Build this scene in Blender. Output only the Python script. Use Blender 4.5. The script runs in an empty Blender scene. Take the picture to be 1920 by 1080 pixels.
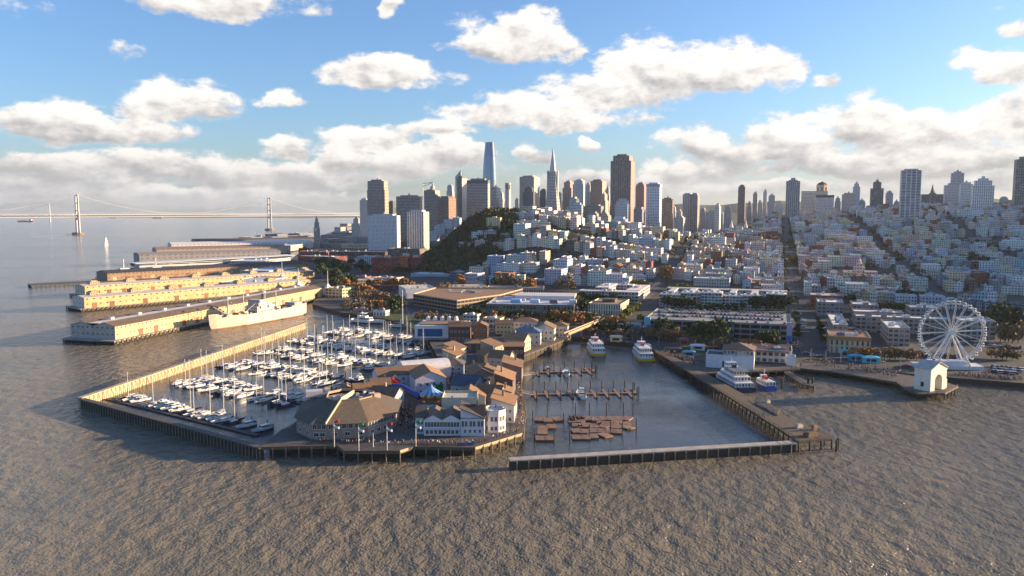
import bpy, bmesh, math, random
from mathutils import Vector, Matrix, noise as mnoise
R = math.radians
rnd = random.Random(7)
sc = bpy.context.scene
col = sc.collection

# ------------------------------------------------------------------ camera
F, CX, CY, CAMZ = 1480.0, 960.0, 540.0, 93.0
TH = math.atan(144.0 / F)
cd = bpy.data.cameras.new("camera"); cam = bpy.data.objects.new("camera", cd); col.objects.link(cam)
cd.sensor_width = 36.0; cd.lens = 36.0 * F / 1920.0; cd.clip_start = 1.0; cd.clip_end = 90000.0
cam.location = (0, 0, CAMZ); cam.rotation_euler = (R(90) - TH, 0, 0)
sc.camera = cam

# ------------------------------------------------------------------ sun, exposure
SUN_AZ, SUN_EL = R(79), R(11)          # azimuth measured clockwise from +Y
SUNDIR = Vector((math.sin(SUN_AZ) * math.cos(SUN_EL), math.cos(SUN_AZ) * math.cos(SUN_EL), math.sin(SUN_EL)))
ld = bpy.data.lights.new("sun", 'SUN'); ld.energy = 5.0; ld.angle = R(0.6); ld.color = (1.0, 0.73, 0.45)
sun = bpy.data.objects.new("sun", ld); col.objects.link(sun)
sun.rotation_euler = SUNDIR.to_track_quat('Z', 'Y').to_euler()
sc.view_settings.view_transform = 'Standard'; sc.view_settings.look = 'None'
sc.view_settings.gamma = 1.0; sc.view_settings.exposure = 1.45
sc.cycles.use_denoising = True
sc.cycles.max_bounces = 5; sc.cycles.diffuse_bounces = 2; sc.cycles.glossy_bounces = 2
sc.cycles.transparent_max_bounces = 4; sc.cycles.volume_bounces = 0; sc.cycles.transmission_bounces = 2
sc.cycles.sample_clamp_indirect = 4.0
sc.cycles.caustics_reflective = False; sc.cycles.caustics_refractive = False

# ------------------------------------------------------------------ node helper
class NT:
    def __init__(s, tree): s.t = tree; s.t.nodes.clear()
    def n(s, typ, **kw):
        nd = s.t.nodes.new(typ)
        for k, v in kw.items():
            if k.startswith('_'): nd.inputs[k[1:].replace('__', ' ')].default_value = v
            else: setattr(nd, k, v)
        return nd
    def put(s, sock, v):
        if v is None: return
        if hasattr(v, 'is_linked') or hasattr(v, 'links'): s.t.links.new(v, sock)
        else: sock.default_value = v
    def m(s, op, a, b=None, c=None, clamp=False):
        nd = s.t.nodes.new('ShaderNodeMath'); nd.operation = op; nd.use_clamp = clamp
        for i, v in enumerate((a, b, c)):
            if v is not None: s.put(nd.inputs[i], v)
        return nd.outputs[0]
    def mix(s, f, a, b, blend='MIX'):
        nd = s.t.nodes.new('ShaderNodeMix'); nd.data_type = 'RGBA'; nd.blend_type = blend
        s.put(nd.inputs[0], f)
        for i, v in ((6, a), (7, b)):
            if isinstance(v, (tuple, list)): v = (*v[:3], 1)
            s.put(nd.inputs[i], v)
        return nd.outputs[2]
    def noise(s, vec, scale, detail=2.0, rough=0.5, dim='3D'):
        nd = s.t.nodes.new('ShaderNodeTexNoise'); nd.noise_dimensions = dim
        if vec is not None: s.put(nd.inputs['Vector'], vec)
        nd.inputs['Scale'].default_value = scale; nd.inputs['Detail'].default_value = detail; nd.inputs['Roughness'].default_value = rough
        return nd.outputs['Fac']
    def ramp(s, v, lo, hi, a=0.0, b=1.0, smooth=True):
        nd = s.t.nodes.new('ShaderNodeMapRange'); nd.interpolation_type = 'SMOOTHSTEP' if smooth else 'LINEAR'
        s.put(nd.inputs[0], v)
        for i, x in enumerate((lo, hi, a, b)): s.put(nd.inputs[i + 1], x)
        return nd.outputs[0]
    def xyz(s, v):
        nd = s.t.nodes.new('ShaderNodeSeparateXYZ'); s.put(nd.inputs[0], v); return nd.outputs
    def vec(s, x, y, z=0.0):
        nd = s.t.nodes.new('ShaderNodeCombineXYZ')
        for i, v in enumerate((x, y, z)): s.put(nd.inputs[i], v)
        return nd.outputs[0]

# ------------------------------------------------------------------ world: Nishita sky with a cumulus layer
def make_world():
    w = bpy.data.worlds.new("World"); sc.world = w; w.use_nodes = True
    T = NT(w.node_tree)
    out = T.n('ShaderNodeOutputWorld'); bg = T.n('ShaderNodeBackground'); bg.inputs['Strength'].default_value = 0.12
    sky = T.n('ShaderNodeTexSky', sky_type='NISHITA', sun_disc=False, sun_elevation=SUN_EL, sun_rotation=SUN_AZ,
              altitude=100.0, air_density=1.0, dust_density=1.2, ozone_density=3.0)
    tc = T.n('ShaderNodeTexCoord')
    d = tc.outputs['Generated']
    x, y, z = T.xyz(d)[:3]
    az = T.m('ARCTAN2', x, y); el = T.m('ARCSINE', z)
    # warped coordinates
    el_s = T.m('MULTIPLY', el, 1.7)
    base = T.vec(az, el_s, 0.0)
    n_big = T.noise(base, 7.0, 5.0, 0.55)
    n_fin = T.noise(base, 20.0, 9.0, 0.66)
    w1 = T.noise(T.vec(az, el_s, 5.3), 6.0, 4.0, 0.55); w2 = T.noise(T.vec(az, el_s, 9.1), 8.0, 4.0, 0.55)
    azw = T.m('MULTIPLY_ADD', T.m('SUBTRACT', w1, 0.5), 0.14, az); elw = T.m('MULTIPLY_ADD', T.m('SUBTRACT', w2, 0.5), 0.055, el)
    az_o = T.m('ADD', az, 0.010); el_o = T.m('ADD', el_s, 0.014)
    n_fin2 = T.noise(T.vec(az_o, el_o, 0.0), 20.0, 7.0, 0.6)
    n_big2 = T.noise(T.vec(T.m('ADD', az, 0.03), T.m('ADD', el_s, 0.035), 0.0), 7.0, 3.0, 0.55)
    CL = [(330,198,112,44),(100,232,135,50),(230,246,200,40),(420,12,165,48),(45,25,100,42,.62),(748,12,24,34),
          (735,158,140,36),(985,82,112,58),(925,100,70,36),(1060,95,60,44),(1000,222,165,44),(1110,190,120,60),(1210,168,130,75),(1330,148,125,60),
          (1425,132,62,44),(1090,238,160,28),(1520,156,40,17),(1835,22,40,36,.6),(1908,68,26,22),(1850,142,80,38),
          (1320,288,110,48),(1470,270,110,52),(1580,235,95,62),(1700,262,130,56),(1850,238,120,64),(1560,312,280,34),(1800,300,180,44),
          (690,264,110,26),(800,250,110,22),(780,306,150,34),(300,322,330,40),(70,308,75,30),(630,302,70,44),(520,286,46,26),
          (530,196,50,18,.3),(520,338,240,34),(100,350,220,34),(975,288,26,20),(1082,274,20,11),(860,292,66,34),(1080,335,140,26),(1250,330,120,30),
          (1990,150,90,50),(2080,250,160,60),(-120,230,120,60),(262,105,60,30,.75),(1690,350,300,30),(330,372,420,20),(1400,352,160,18)]
    fmax = None; shade = None
    for (px, py, rx, ry, *wk) in CL:
        a0 = math.atan((px - CX) / F); ca = math.cos(a0)
        e0 = math.atan((396 - py) / F * ca); ra = rx / F * ca * ca * 1.12; re = ry / F * ca * 1.12
        da = T.m('MULTIPLY', T.m('SUBTRACT', azw, a0), 1 / ra)
        de = T.m('MULTIPLY', T.m('SUBTRACT', elw, e0), 1 / re)
        dlow = T.m('MINIMUM', de, T.m('MULTIPLY', de, 1.55))      # flatter underside
        q = T.m('MULTIPLY_ADD', da, da, T.m('MULTIPLY', dlow, dlow))
        f = T.m('SUBTRACT', 1.0 - (wk[0] if wk else 0), q)
        wgt = T.m('EXPONENT', T.m('MULTIPLY', T.m('MAXIMUM', f, -4.0), 3.2)); sw = T.m('MULTIPLY', wgt, T.m('MAXIMUM', T.m('MINIMUM', de, 1.5), -1.5))
        if fmax is None: fmax = f; wsum = wgt; ssum = sw
        else:
            wsum = T.m('ADD', wsum, wgt); ssum = T.m('ADD', ssum, sw)
            fmax = T.m('SMOOTH_MAX', fmax, f, 0.25)
    shade = T.m('DIVIDE', ssum, T.m('ADD', wsum, 1e-4))
    # billow: erode the ellipses with noise
    nn = T.m('ADD', T.m('MULTIPLY', T.m('SUBTRACT', n_big, 0.5), 1.9), T.m('MULTIPLY', T.m('SUBTRACT', n_fin, 0.5), 2.7))
    dens = T.m('ADD', T.m('MAXIMUM', fmax, -1.5), nn)
    alpha = T.ramp(dens, 0.0, 0.62)
    # light comes from the upper right of the frame: relief from offset samples, grey flat bases
    rel = T.m('ADD', T.m('MULTIPLY', T.m('SUBTRACT', n_fin, n_fin2), 2.1), T.m('MULTIPLY', T.m('SUBTRACT', n_big, n_big2), 1.6))
    sh = T.m('ADD', T.m('MULTIPLY', shade, 0.72), rel)
    core = T.ramp(dens, 0.5, 1.9); sh = T.m('SUBTRACT', sh, T.ramp(el, 0.015, 0.13, 0.42, 0.0))
    sh = T.m('SUBTRACT', sh, T.m('MULTIPLY', core, 0.22))
    lit = T.ramp(sh, -0.85, 0.35)
    ccol = T.mix(lit, (1.35, 1.3, 1.32), (3.5, 3.3, 3.08))
    thin = T.mix(T.ramp(dens, 0.0, 0.55), (2.4, 2.45, 2.65), ccol)
    # pale stratus and murk low over the horizon
    band = T.noise(T.vec(T.m('MULTIPLY', az, 1.0), T.m('MULTIPLY', el, 5.0), 3.0), 6.0, 5.0, 0.6)
    low = T.ramp(el, 0.0, 0.10, 1.0, 0.0)
    lowa = T.m('MULTIPLY', low, T.ramp(band, 0.30, 0.62, 0.55, 0.95))
    skyc = T.mix(1.0, sky.outputs[0], (0.60, 0.68, 0.82), 'MULTIPLY')
    lowc = T.mix(T.ramp(band, 0.4, 0.65), (1.45, 1.5, 1.66), (2.0, 1.96, 2.0))
    c = T.mix(T.m('MULTIPLY', alpha, 0.97), skyc, thin)
    c = T.mix(T.m('MULTIPLY', lowa, 0.62), c, lowc)
    T.t.links.new(c, bg.inputs['Color']); T.t.links.new(bg.outputs[0], out.inputs['Surface'])
    w.cycles.sampling_method = 'MANUAL'; w.cycles.sample_map_resolution = 512
make_world()

# ------------------------------------------------------------------ pixel of the photograph -> point on the ground at height z
FW = Vector((0, math.cos(TH), -math.sin(TH))); UP = Vector((0, math.sin(TH), math.cos(TH)))
def ray(px, py): return FW + Vector((1, 0, 0)) * ((px - CX) / F) + UP * ((CY - py) / F)
def G(px, py, z=0.0):
    d = ray(px, py); k = (z - CAMZ) / d.z
    return Vector((d.x * k, d.y * k, z))
def AT(px, py, Y):
    d = ray(px, py); k = Y / d.y
    return Vector((d.x * k, Y, CAMZ + d.z * k))
def PIX(p):
    v = Vector(p) - Vector((0, 0, CAMZ)); zc = v.dot(FW)
    return (CX + F * v.x / zc, CY - F * v.dot(UP) / zc)

# ------------------------------------------------------------------ object helpers
def tag(o, label=None, cat=None, group=None, kind=None):
    if label: o["label"] = label
    if cat: o["category"] = cat
    if group: o["group"] = group
    if kind: o["kind"] = kind
    return o
def empty(name, loc, rz=0.0, label=None, cat=None, group=None):
    o = bpy.data.objects.new(name, None); col.objects.link(o)
    o.location = loc; o.rotation_euler = (0, 0, rz); o.empty_display_size = 1.0
    return tag(o, label, cat, group)
KIDS = {}
def link(o, parent=None):
    col.objects.link(o)
    if parent is not None: o.parent = parent; KIDS.setdefault(parent.name, []).append(o)
    return o
def copy_tree(o, parent=None):
    c = o.copy(); link(c, parent)
    for ch in KIDS.get(o.name, ()): copy_tree(ch, c)
    return c
ONES = "zeroth first second third fourth fifth sixth seventh eighth ninth tenth eleventh twelfth thirteenth fourteenth fifteenth sixteenth seventeenth eighteenth nineteenth".split()
TENS = {2: ("twenty", "twentieth"), 3: ("thirty", "thirtieth"), 4: ("forty", "fortieth"), 5: ("fifty", "fiftieth"), 6: ("sixty", "sixtieth"), 7: ("seventy", "seventieth"), 8: ("eighty", "eightieth"), 9: ("ninety", "ninetieth")}
def nth(n):
    if n < 20: return ONES[n]
    if n >= 100: return ("one hundred and " + nth(n - 100)) if n > 100 else "one hundredth"
    a, b = TENS[n // 10]
    return b if n % 10 == 0 else a + "-" + ONES[n % 10]

class MB:
    """collects faces; uv = (bays, storeys) on walls, metres elsewhere; build() links ONE mesh object"""
    def __init__(s, bay=3.0, fl=3.2):
        s.v = []; s.f = []; s.m = []; s.uv = []; s.c = []; s.bay = bay; s.fl = fl; s.col = (0.8, 0.8, 0.8); s.mi = 0
    def face(s, pts, uv=None, mi=None, c=None):
        i = len(s.v); s.v.extend(tuple(p) for p in pts); s.f.append(tuple(range(i, i + len(pts))))
        s.m.append(s.mi if mi is None else mi); s.c.append(s.col if c is None else c)
        if uv is None:
            uv = [(p[0], p[1]) for p in pts]
        s.uv.append(uv)
    def wall(s, p0, p1, z0, z1, zb=None, **kw):
        L = math.hypot(p1[0] - p0[0], p1[1] - p0[1]); nb = max(1, round(L / s.bay)); zb = z0 if zb is None else zb
        H = z1 - zb; nf = max(1, round(H / s.fl)); a = (z0 - zb) / H * nf; b = nf
        s.face([(p0[0], p0[1], z0), (p1[0], p1[1], z0), (p1[0], p1[1], z1), (p0[0], p0[1], z1)], [(0, a), (nb, a), (nb, b), (0, b)], **kw)
    def prism(s, poly, z0, z1, cap=True, bottom=False, capmi=None, capc=None, **kw):
        n = len(poly)
        for i in range(n): s.wall(poly[i], poly[(i + 1) % n], z0, z1, **kw)
        if cap: s.face([(p[0], p[1], z1) for p in poly], mi=capmi if capmi is not None else kw.get('mi'), c=capc or kw.get('c'))
        if bottom: s.face([(p[0], p[1], z0) for p in reversed(poly)], mi=kw.get('mi'), c=kw.get('c'))
    def box(s, cx, cy, z0, w, d, h, yaw=0.0, **kw):
        ca, sa = math.cos(yaw), math.sin(yaw)
        P = [(cx + ca * a - sa * b, cy + sa * a + ca * b) for a, b in ((-w/2, -d/2), (w/2, -d/2), (w/2, d/2), (-w/2, d/2))]
        s.prism(P, z0, z0 + h, **kw)
    def tube(s, p0, p1, r0, r1=None, n=6, cap=True, **kw):
        r1 = r0 if r1 is None else r1
        a = Vector(p0); b = Vector(p1); d = (b - a).normalized()
        u = d.orthogonal().normalized(); w = d.cross(u)
        ring = [(math.cos(2 * math.pi * i / n), math.sin(2 * math.pi * i / n)) for i in range(n)]
        A = [a + (u * x + w * y) * r0 for x, y in ring]; B = [b + (u * x + w * y) * r1 for x, y in ring]
        for i in range(n):
            j = (i + 1) % n; s.face([A[i], A[j], B[j], B[i]], **kw)
        if cap: s.face(B, **kw); s.face(A[::-1], **kw)
    def bar(s, p0, p1, w, h, **kw):
        """rectangular bar between two points, w wide and h high"""
        a = Vector(p0); b = Vector(p1); d = (b - a).normalized()
        side = d.cross(Vector((0, 0, 1)))
        side = side.normalized() if side.length > 1e-4 else Vector((1, 0, 0))
        up = side.cross(d).normalized()
        q = [side * (-w/2) + up * (-h/2), side * (w/2) + up * (-h/2), side * (w/2) + up * (h/2), side * (-w/2) + up * (h/2)]
        A = [a + k for k in q]; B = [b + k for k in q]
        for i in range(4):
            j = (i + 1) % 4; s.face([A[i], A[j], B[j], B[i]][::-1], **kw)
        s.face(A, **kw); s.face(B[::-1], **kw)
    def lathe(s, prof, n=16, cx=0.0, cy=0.0, cols=None, **kw):
        for k in range(len(prof) - 1):
            (r0, z0), (r1, z1) = prof[k], prof[k + 1]
            for i in range(n):
                a0, a1 = 2 * math.pi * i / n, 2 * math.pi * (i + 1) / n
                pts = [(cx + r0 * math.cos(a0), cy + r0 * math.sin(a0), z0), (cx + r0 * math.cos(a1), cy + r0 * math.sin(a1), z0),
                       (cx + r1 * math.cos(a1), cy + r1 * math.sin(a1), z1), (cx + r1 * math.cos(a0), cy + r1 * math.sin(a0), z1)]
                if r1 < 1e-4: pts = pts[:3]
                elif r0 < 1e-4: pts = [pts[0], pts[2], pts[3]]
                kk = dict(kw)
                if cols: kk['c'] = cols[i % len(cols)]
                s.face(pts, [(i, 0), (i + 1, 0), (i + 1, 1), (i, 1)][:len(pts)], **kk)
    def gable(s, w, d, z0, h, over=0.4, axis='y', cx=0.0, cy=0.0, th=0.25, **kw):
        """solid pitched roof, ridge along axis"""
        W = w / 2 + over; D = d / 2 + over
        if axis == 'y': f = lambda a, b, z: (cx + a, cy + b, z)
        else: f = lambda a, b, z: (cx - b, cy + a, z)
        if axis == 'x': W, D = d / 2 + over, w / 2 + over
        dz = h * over / (W - over)
        A = [f(-W, -D, z0 - dz), f(0, -D, z0 + h), f(W, -D, z0 - dz)]; B = [f(-W, D, z0 - dz), f(0, D, z0 + h), f(W, D, z0 - dz)]
        up = lambda p: (p[0], p[1], p[2] + th)
        A2 = [up(p) for p in A]; B2 = [up(p) for p in B]
        s.face([A2[1], B2[1], B2[0], A2[0]][::-1] if False else [A2[0], A2[1], B2[1], B2[0]], **kw); s.face([A2[1], A2[2], B2[2], B2[1]], **kw)
        s.face([A[0], B[0], B[1], A[1]], **kw); s.face([A[1], B[1], B[2], A[2]], **kw)
        for P, Q, fl in ((A, A2, 0), (B, B2, 1)):
            for i in (0, 1):
                q = [P[i], P[i+1], Q[i+1], Q[i]]; s.face(q[::-1] if fl else q, **kw)
        s.face([A[0], A2[0], B2[0], B[0]], **kw); s.face([A[2], B[2], B2[2], A2[2]], **kw)
    def hip(s, w, d, z0, h, over=0.5, cx=0.0, cy=0.0, **kw):
        W = w/2 + over; D = d/2 + over; r = min(W, D)
        if D >= W: a, b = (0, -(D - r)), (0, D - r)
        else: a, b = (-(W - r), 0), (W - r, 0)
        c = [(cx - W, cy - D, z0), (cx + W, cy - D, z0), (cx + W, cy + D, z0), (cx - W, cy + D, z0)]
        p, q = (cx + a[0], cy + a[1], z0 + h), (cx + b[0], cy + b[1], z0 + h)
        if D >= W:
            s.face([c[0], c[1], p], **kw); s.face([c[1], c[2], q, p], **kw); s.face([c[2], c[3], q], **kw); s.face([c[3], c[0], p, q], **kw)
        else:
            s.face([c[0], c[1], q, p], **kw); s.face([c[1], c[2], q], **kw); s.face([c[2], c[3], p, q], **kw); s.face([c[3], c[0], p], **kw)
        s.face([c[3], c[2], c[1], c[0]], **kw)
    def gend(s, w, y, z0, h, cx=0.0, flip=False, **kw):
        q = [(cx - w/2, y, z0), (cx + w/2, y, z0), (cx, y, z0 + h)]
        s.face(q[::-1] if flip else q, uv=[(0.05, 0.05)] * 3, **kw)
    def add(s, o, M=None):
        i = len(s.v); s.v.extend(tuple((M @ Vector(p))) if M is not None else p for p in o.v)
        s.f.extend(tuple(k + i for k in f) for f in o.f); s.m.extend(o.m); s.uv.extend(o.uv); s.c.extend(o.c)
    def mesh(s, name, mats):
        me = bpy.data.meshes.new(name); me.from_pydata(s.v, [], s.f)
        me.polygons.foreach_set('material_index', s.m)
        u = me.uv_layers.new(name='UVMap'); flat = []
        for t in s.uv:
            for a in t: flat.extend(a)
        u.data.foreach_set('uv', flat)
        ca = me.color_attributes.new('Col', 'FLOAT_COLOR', 'CORNER'); flat = []
        for f, c in zip(s.f, s.c): flat.extend((c[0], c[1], c[2], 1.0) * len(f))
        ca.data.foreach_set('color', flat)
        for mt in (mats if isinstance(mats, (list, tuple)) else [mats]): me.materials.append(mt)
        me.update(); return me
    def build(s, name, mats, parent=None, loc=None, rz=None):
        o = bpy.data.objects.new(name, s.mesh(name, mats)); link(o, parent)
        if loc is not None: o.location = loc
        if rz is not None: o.rotation_euler = (0, 0, rz)
        return o

def parts_at(name, mesh, parent, spots):
    for sp in spots:
        o = bpy.data.objects.new(name, mesh); link(o, parent); o.location = sp[:3]
        if len(sp) > 3: o.rotation_euler = (0, 0, sp[3])
# ------------------------------------------------------------------ materials
def new_mat(name):
    m = bpy.data.materials.new(name); m.use_nodes = True; T = NT(m.node_tree)
    o = T.n('ShaderNodeOutputMaterial'); b = T.n('ShaderNodeBsdfPrincipled'); T.t.links.new(b.outputs[0], o.inputs[0])
    return m, T, b
def plain(name, rgb=None, rough=0.7, var=0.25, scale=0.6, metal=0.0, spec=0.4, wear=None):
    """procedural surface: base colour (or the painted Col attribute) with mottled variation"""
    m, T, b = new_mat(name)
    tc = T.n('ShaderNodeTexCoord')
    c = rgb
    if rgb is None: c = T.n('ShaderNodeVertexColor', layer_name='Col').outputs[0]
    n1 = T.noise(tc.outputs['Object'], scale, 4.0, 0.6)
    f = T.ramp(n1, 0.25, 0.75, 1 - var, 1 + var * 0.6)
    g = T.n('ShaderNodeVectorMath', operation='SCALE'); T.put(g.inputs[0], (*c[:3],) if isinstance(c, tuple) else c); T.put(g.inputs['Scale'], f)
    cc = g.outputs[0]
    if wear: cc = T.mix(T.ramp(T.noise(tc.outputs['Object'], scale * 3.1, 5.0, 0.7), 0.52, 0.7), cc, wear)
    T.put(b.inputs['Base Color'], cc); b.inputs['Roughness'].default_value = rough; b.inputs['Metallic'].default_value = metal
    b.inputs['Specular IOR Level'].default_value = spec
    return m
def facade(name, h=(0.22, 0.78), v=(0.28, 0.82), glass=(0.03, 0.04, 0.055), rough=0.75, grough=0.12, curtains=0.35, mull=0.0, gmetal=0.0):
    """wall of the painted Col colour with one window per (bay, storey) cell of the UV map; roofs stay plain"""
    m, T, b = new_mat(name)
    uv = T.n('ShaderNodeUVMap').outputs[0]; x, y = T.xyz(uv)[:2]
    fx, fy = T.m('FRACT', x), T.m('FRACT', y)
    def inside(f, r): return T.m('MULTIPLY', T.m('GREATER_THAN', f, r[0]), T.m('LESS_THAN', f, r[1]))
    w = T.m('MULTIPLY', inside(fx, h), inside(fy, v))
    geo = T.n('ShaderNodeNewGeometry'); nz = T.xyz(geo.outputs['True Normal'])[2]
    vert = T.m('LESS_THAN', T.m('ABSOLUTE', nz), 0.35)
    w = T.m('MULTIPLY', w, vert)
    if mull: w = T.m('MULTIPLY', w, T.m('GREATER_THAN', T.m('ABSOLUTE', T.m('SUBTRACT', fx, 0.5)), mull))
    wn = T.n('ShaderNodeTexWhiteNoise', noise_dimensions='2D')
    T.put(wn.inputs['Vector'], T.vec(T.m('FLOOR', x), T.m('FLOOR', y)))
    rv = wn.outputs['Value']
    gl = T.mix(T.m('MULTIPLY', T.m('GREATER_THAN', rv, 1 - curtains), 0.35), glass, (0.45, 0.42, 0.38))
    c = T.n('ShaderNodeVertexColor', layer_name='Col').outputs[0]
    tc = T.n('ShaderNodeTexCoord')
    n1 = T.noise(tc.outputs['Object'], 0.25, 4.0, 0.65)
    g = T.n('ShaderNodeVectorMath', operation='SCALE'); T.put(g.inputs[0], c); T.put(g.inputs['Scale'], T.ramp(n1, 0.25, 0.75, 0.8, 1.12))
    T.put(b.inputs['Base Color'], T.mix(w, g.outputs[0], gl))
    T.put(b.inputs['Roughness'], T.ramp(w, 0, 1, rough, grough, False))
    if gmetal: T.put(b.inputs['Metallic'], T.m('MULTIPLY', w, gmetal))
    b.inputs['Specular IOR Level'].default_value = 0.5
    return m
M = {}
M['paint'] = plain('painted_surface', None, 0.55, 0.12, 0.4)
M['roof'] = plain('roofing', None, 0.85, 0.25, 0.35)
M['concrete'] = plain('weathered_concrete', (0.30, 0.28, 0.26), 0.85, 0.3, 0.25)
M['wood'] = plain('weathered_timber', (0.12, 0.09, 0.06), 0.85, 0.35, 0.8, wear=(0.2, 0.15, 0.10))
M['pile'] = plain('dark_timber_pile', (0.055, 0.042, 0.032), 0.85, 0.35, 1.2)
M['deckw'] = plain('planked_deck', (0.105, 0.09, 0.078), 0.8, 0.3, 0.5)  # base colour darkened so the deck looks deep in shade
M['metal'] = plain('grey_metal', (0.35, 0.35, 0.36), 0.4, 0.15, 1.0, metal=0.5)
M['pale'] = plain('weathered_pale_walkway', (0.42, 0.37, 0.31), 0.8, 0.25, 0.35, wear=(.3, .26, .2))
M['white'] = plain('white_paint', (0.78, 0.77, 0.74), 0.45, 0.08, 0.5)
M['glass'] = plain('dark_glass', (0.02, 0.026, 0.035), 0.08, 0.2, 1.0, spec=0.6)
M['f_house'] = facade('house_front', (0.26, 0.74), (0.30, 0.78))
M['f_grid'] = facade('grid_front', (0.16, 0.84), (0.28, 0.82), glass=(0.06, 0.07, 0.085))
M['f_rib'] = facade('ribbon_front', (-1, 2), (0.38, 0.78), glass=(0.07, 0.08, 0.095), curtains=0.3)
M['f_vert'] = facade('striped_front', (0.32, 0.74), (0.12, 0.95), glass=(0.07, 0.08, 0.095), curtains=0.3)
M['f_glass'] = facade('curtain_wall', (0.06, 0.97), (0.08, 0.96), glass=(0.16, 0.22, 0.28), grough=0.16, curtains=0.06, gmetal=0.75)
M['f_garage'] = facade('garage_front', (0.05, 0.95), (0.34, 0.93), glass=(0.012, 0.012, 0.014), grough=0.9, curtains=0.0)
M['f_balc'] = facade('balcony_front', (0.10, 0.90), (0.30, 0.94), glass=(0.035, 0.035, 0.04), grough=0.4, curtains=0.3)
# ------------------------------------------------------------------ setting: water
def make_water():
    m, T, b = new_mat('bay_water')
    tc = T.n('ShaderNodeTexCoord'); P = tc.outputs['Object']
    mp = T.n('ShaderNodeMapping'); T.put(mp.inputs[0], P); mp.inputs['Rotation'].default_value = (0, 0, R(20)); mp.inputs['Scale'].default_value = (0.95, 0.66, 1.0)
    v = mp.outputs[0]
    n1 = T.noise(v, 0.20, 3.0, 0.5); n2 = T.noise(v, 0.6, 4.0, 0.6); n3 = T.noise(v, 0.022, 3.0, 0.5)
    n4 = T.noise(v, 1.6, 3.0, 0.6); n5 = T.noise(P, 0.006, 4.0, 0.6)
    rid = lambda n: T.m('SUBTRACT', 1.0, T.m('ABSOLUTE', T.m('MULTIPLY_ADD', n, 2.0, -1.0)))
    hgt = T.m('ADD', T.m('ADD', T.m('MULTIPLY', n1, 2.1), T.m('MULTIPLY', rid(n2), 0.42)), T.m('MULTIPLY', n4, 0.22))
    px_, py_ = T.xyz(P)[:2]; lee = T.ramp(py_, 300, 900, 1.0, 0.32)
    hgt = T.m('MULTIPLY', hgt, T.m('MULTIPLY', lee, T.ramp(n5, 0.33, 0.67, 0.7, 1.2)))
    bp = T.n('ShaderNodeBump'); bp.inputs['Strength'].default_value = 1.0; bp.inputs['Distance'].default_value = 1.9
    T.put(bp.inputs['Height'], hgt)
    T.put(b.inputs['Normal'], bp.outputs[0])
    silt = T.mix(T.ramp(n3, 0.35, 0.7), (0.195, 0.165, 0.118), (0.150, 0.134, 0.102))
    T.put(b.inputs['Base Color'], silt)
    b.inputs['Roughness'].default_value = 0.16; b.inputs['IOR'].default_value = 1.33
    b.inputs['Roughness'].default_value = 0.12
    mc, T, b = new_mat('harbour_water'); tc = T.n('ShaderNodeTexCoord'); P = tc.outputs['Object']
    bp = T.n('ShaderNodeBump'); bp.inputs['Strength'].default_value = 0.8; bp.inputs['Distance'].default_value = 0.35
    T.put(bp.inputs['Height'], T.m('MULTIPLY', T.m('ADD', T.noise(P, 0.22, 3.0, 0.6), T.noise(P, 0.9, 3.0, 0.6)), T.ramp(T.noise(P, 0.012, 3.0, 0.6), .35, .65, .3, 1.2))); T.put(b.inputs['Normal'], bp.outputs[0])
    b.inputs['Base Color'].default_value = (0.050, 0.050, 0.044, 1); b.inputs['Roughness'].default_value = 0.10; b.inputs['IOR'].default_value = 1.33
    M['calm'] = mc
    S = 60000.0; mb = MB(); mb.face([(-S, -3000, 0), (S, -3000, 0), (S, S, 0), (-S, S, 0)])
    tag(mb.build('water', m), 'grey brown rippled bay water around the piers', None, None, 'structure')
make_water()

# ------------------------------------------------------------------ terrain: heights tabulated over (c, Y), c = X - SL*Y runs across the street grid
SL = 0.3345; GA = math.atan(SL)             # the street grid is turned 18.5 degrees
TY = [500, 700, 800, 900, 1100, 1300, 1500, 1800, 2100, 2500, 3000, 4000, 7000, 20000]
TC = [-6000, -700, -420, -288, -134, 20, 174, 328, 482, 700, 1000, 1500, 6000]
TZ = [[2]*14, [2]*14,
      [2, 2, 3, 3, 4, 5, 6, 6, 6, 6, 6, 6, 6, 6],
      [2, 2, 3, 5, 12, 20, 22, 18, 12, 9, 8, 10, 20, 10],
      [2, 2, 3, 8, 20, 34, 38, 38, 32, 26, 22, 25, 40, 20],
      [2, 2, 4, 8, 19, 31, 43, 63, 80, 82, 70, 60, 70, 20],
      [2, 2, 4, 10, 19, 29, 50, 76, 92, 92, 80, 70, 90, 20],
      [2, 2, 5, 11, 24, 46, 80, 98, 100, 95, 85, 80, 100, 20],
      [2, 2, 7, 14, 34, 66, 96, 102, 100, 95, 90, 80, 100, 20],
      [2, 4, 12, 26, 58, 90, 100, 100, 95, 90, 85, 80, 90, 20],
      [2, 8, 24, 44, 72, 92, 95, 95, 90, 85, 80, 70, 70, 20],
      [2, 6, 16, 26, 40, 50, 55, 60, 60, 60, 60, 60, 60, 20],
      [2, 4, 8, 10, 20, 30, 30, 30, 30, 30, 30, 40, 40, 20]]
def _loc(t, x):
    if x <= t[0]: return 0, 0.0
    for i in range(len(t) - 1):
        if x < t[i + 1]: 
            f = (x - t[i]) / (t[i + 1] - t[i]); return i, f * f * (3 - 2 * f) * 0.4 + f * 0.6
    return len(t) - 2, 1.0
HX, HY = -25.0, 1290.0                       # the steep wooded hill with the white tower
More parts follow.
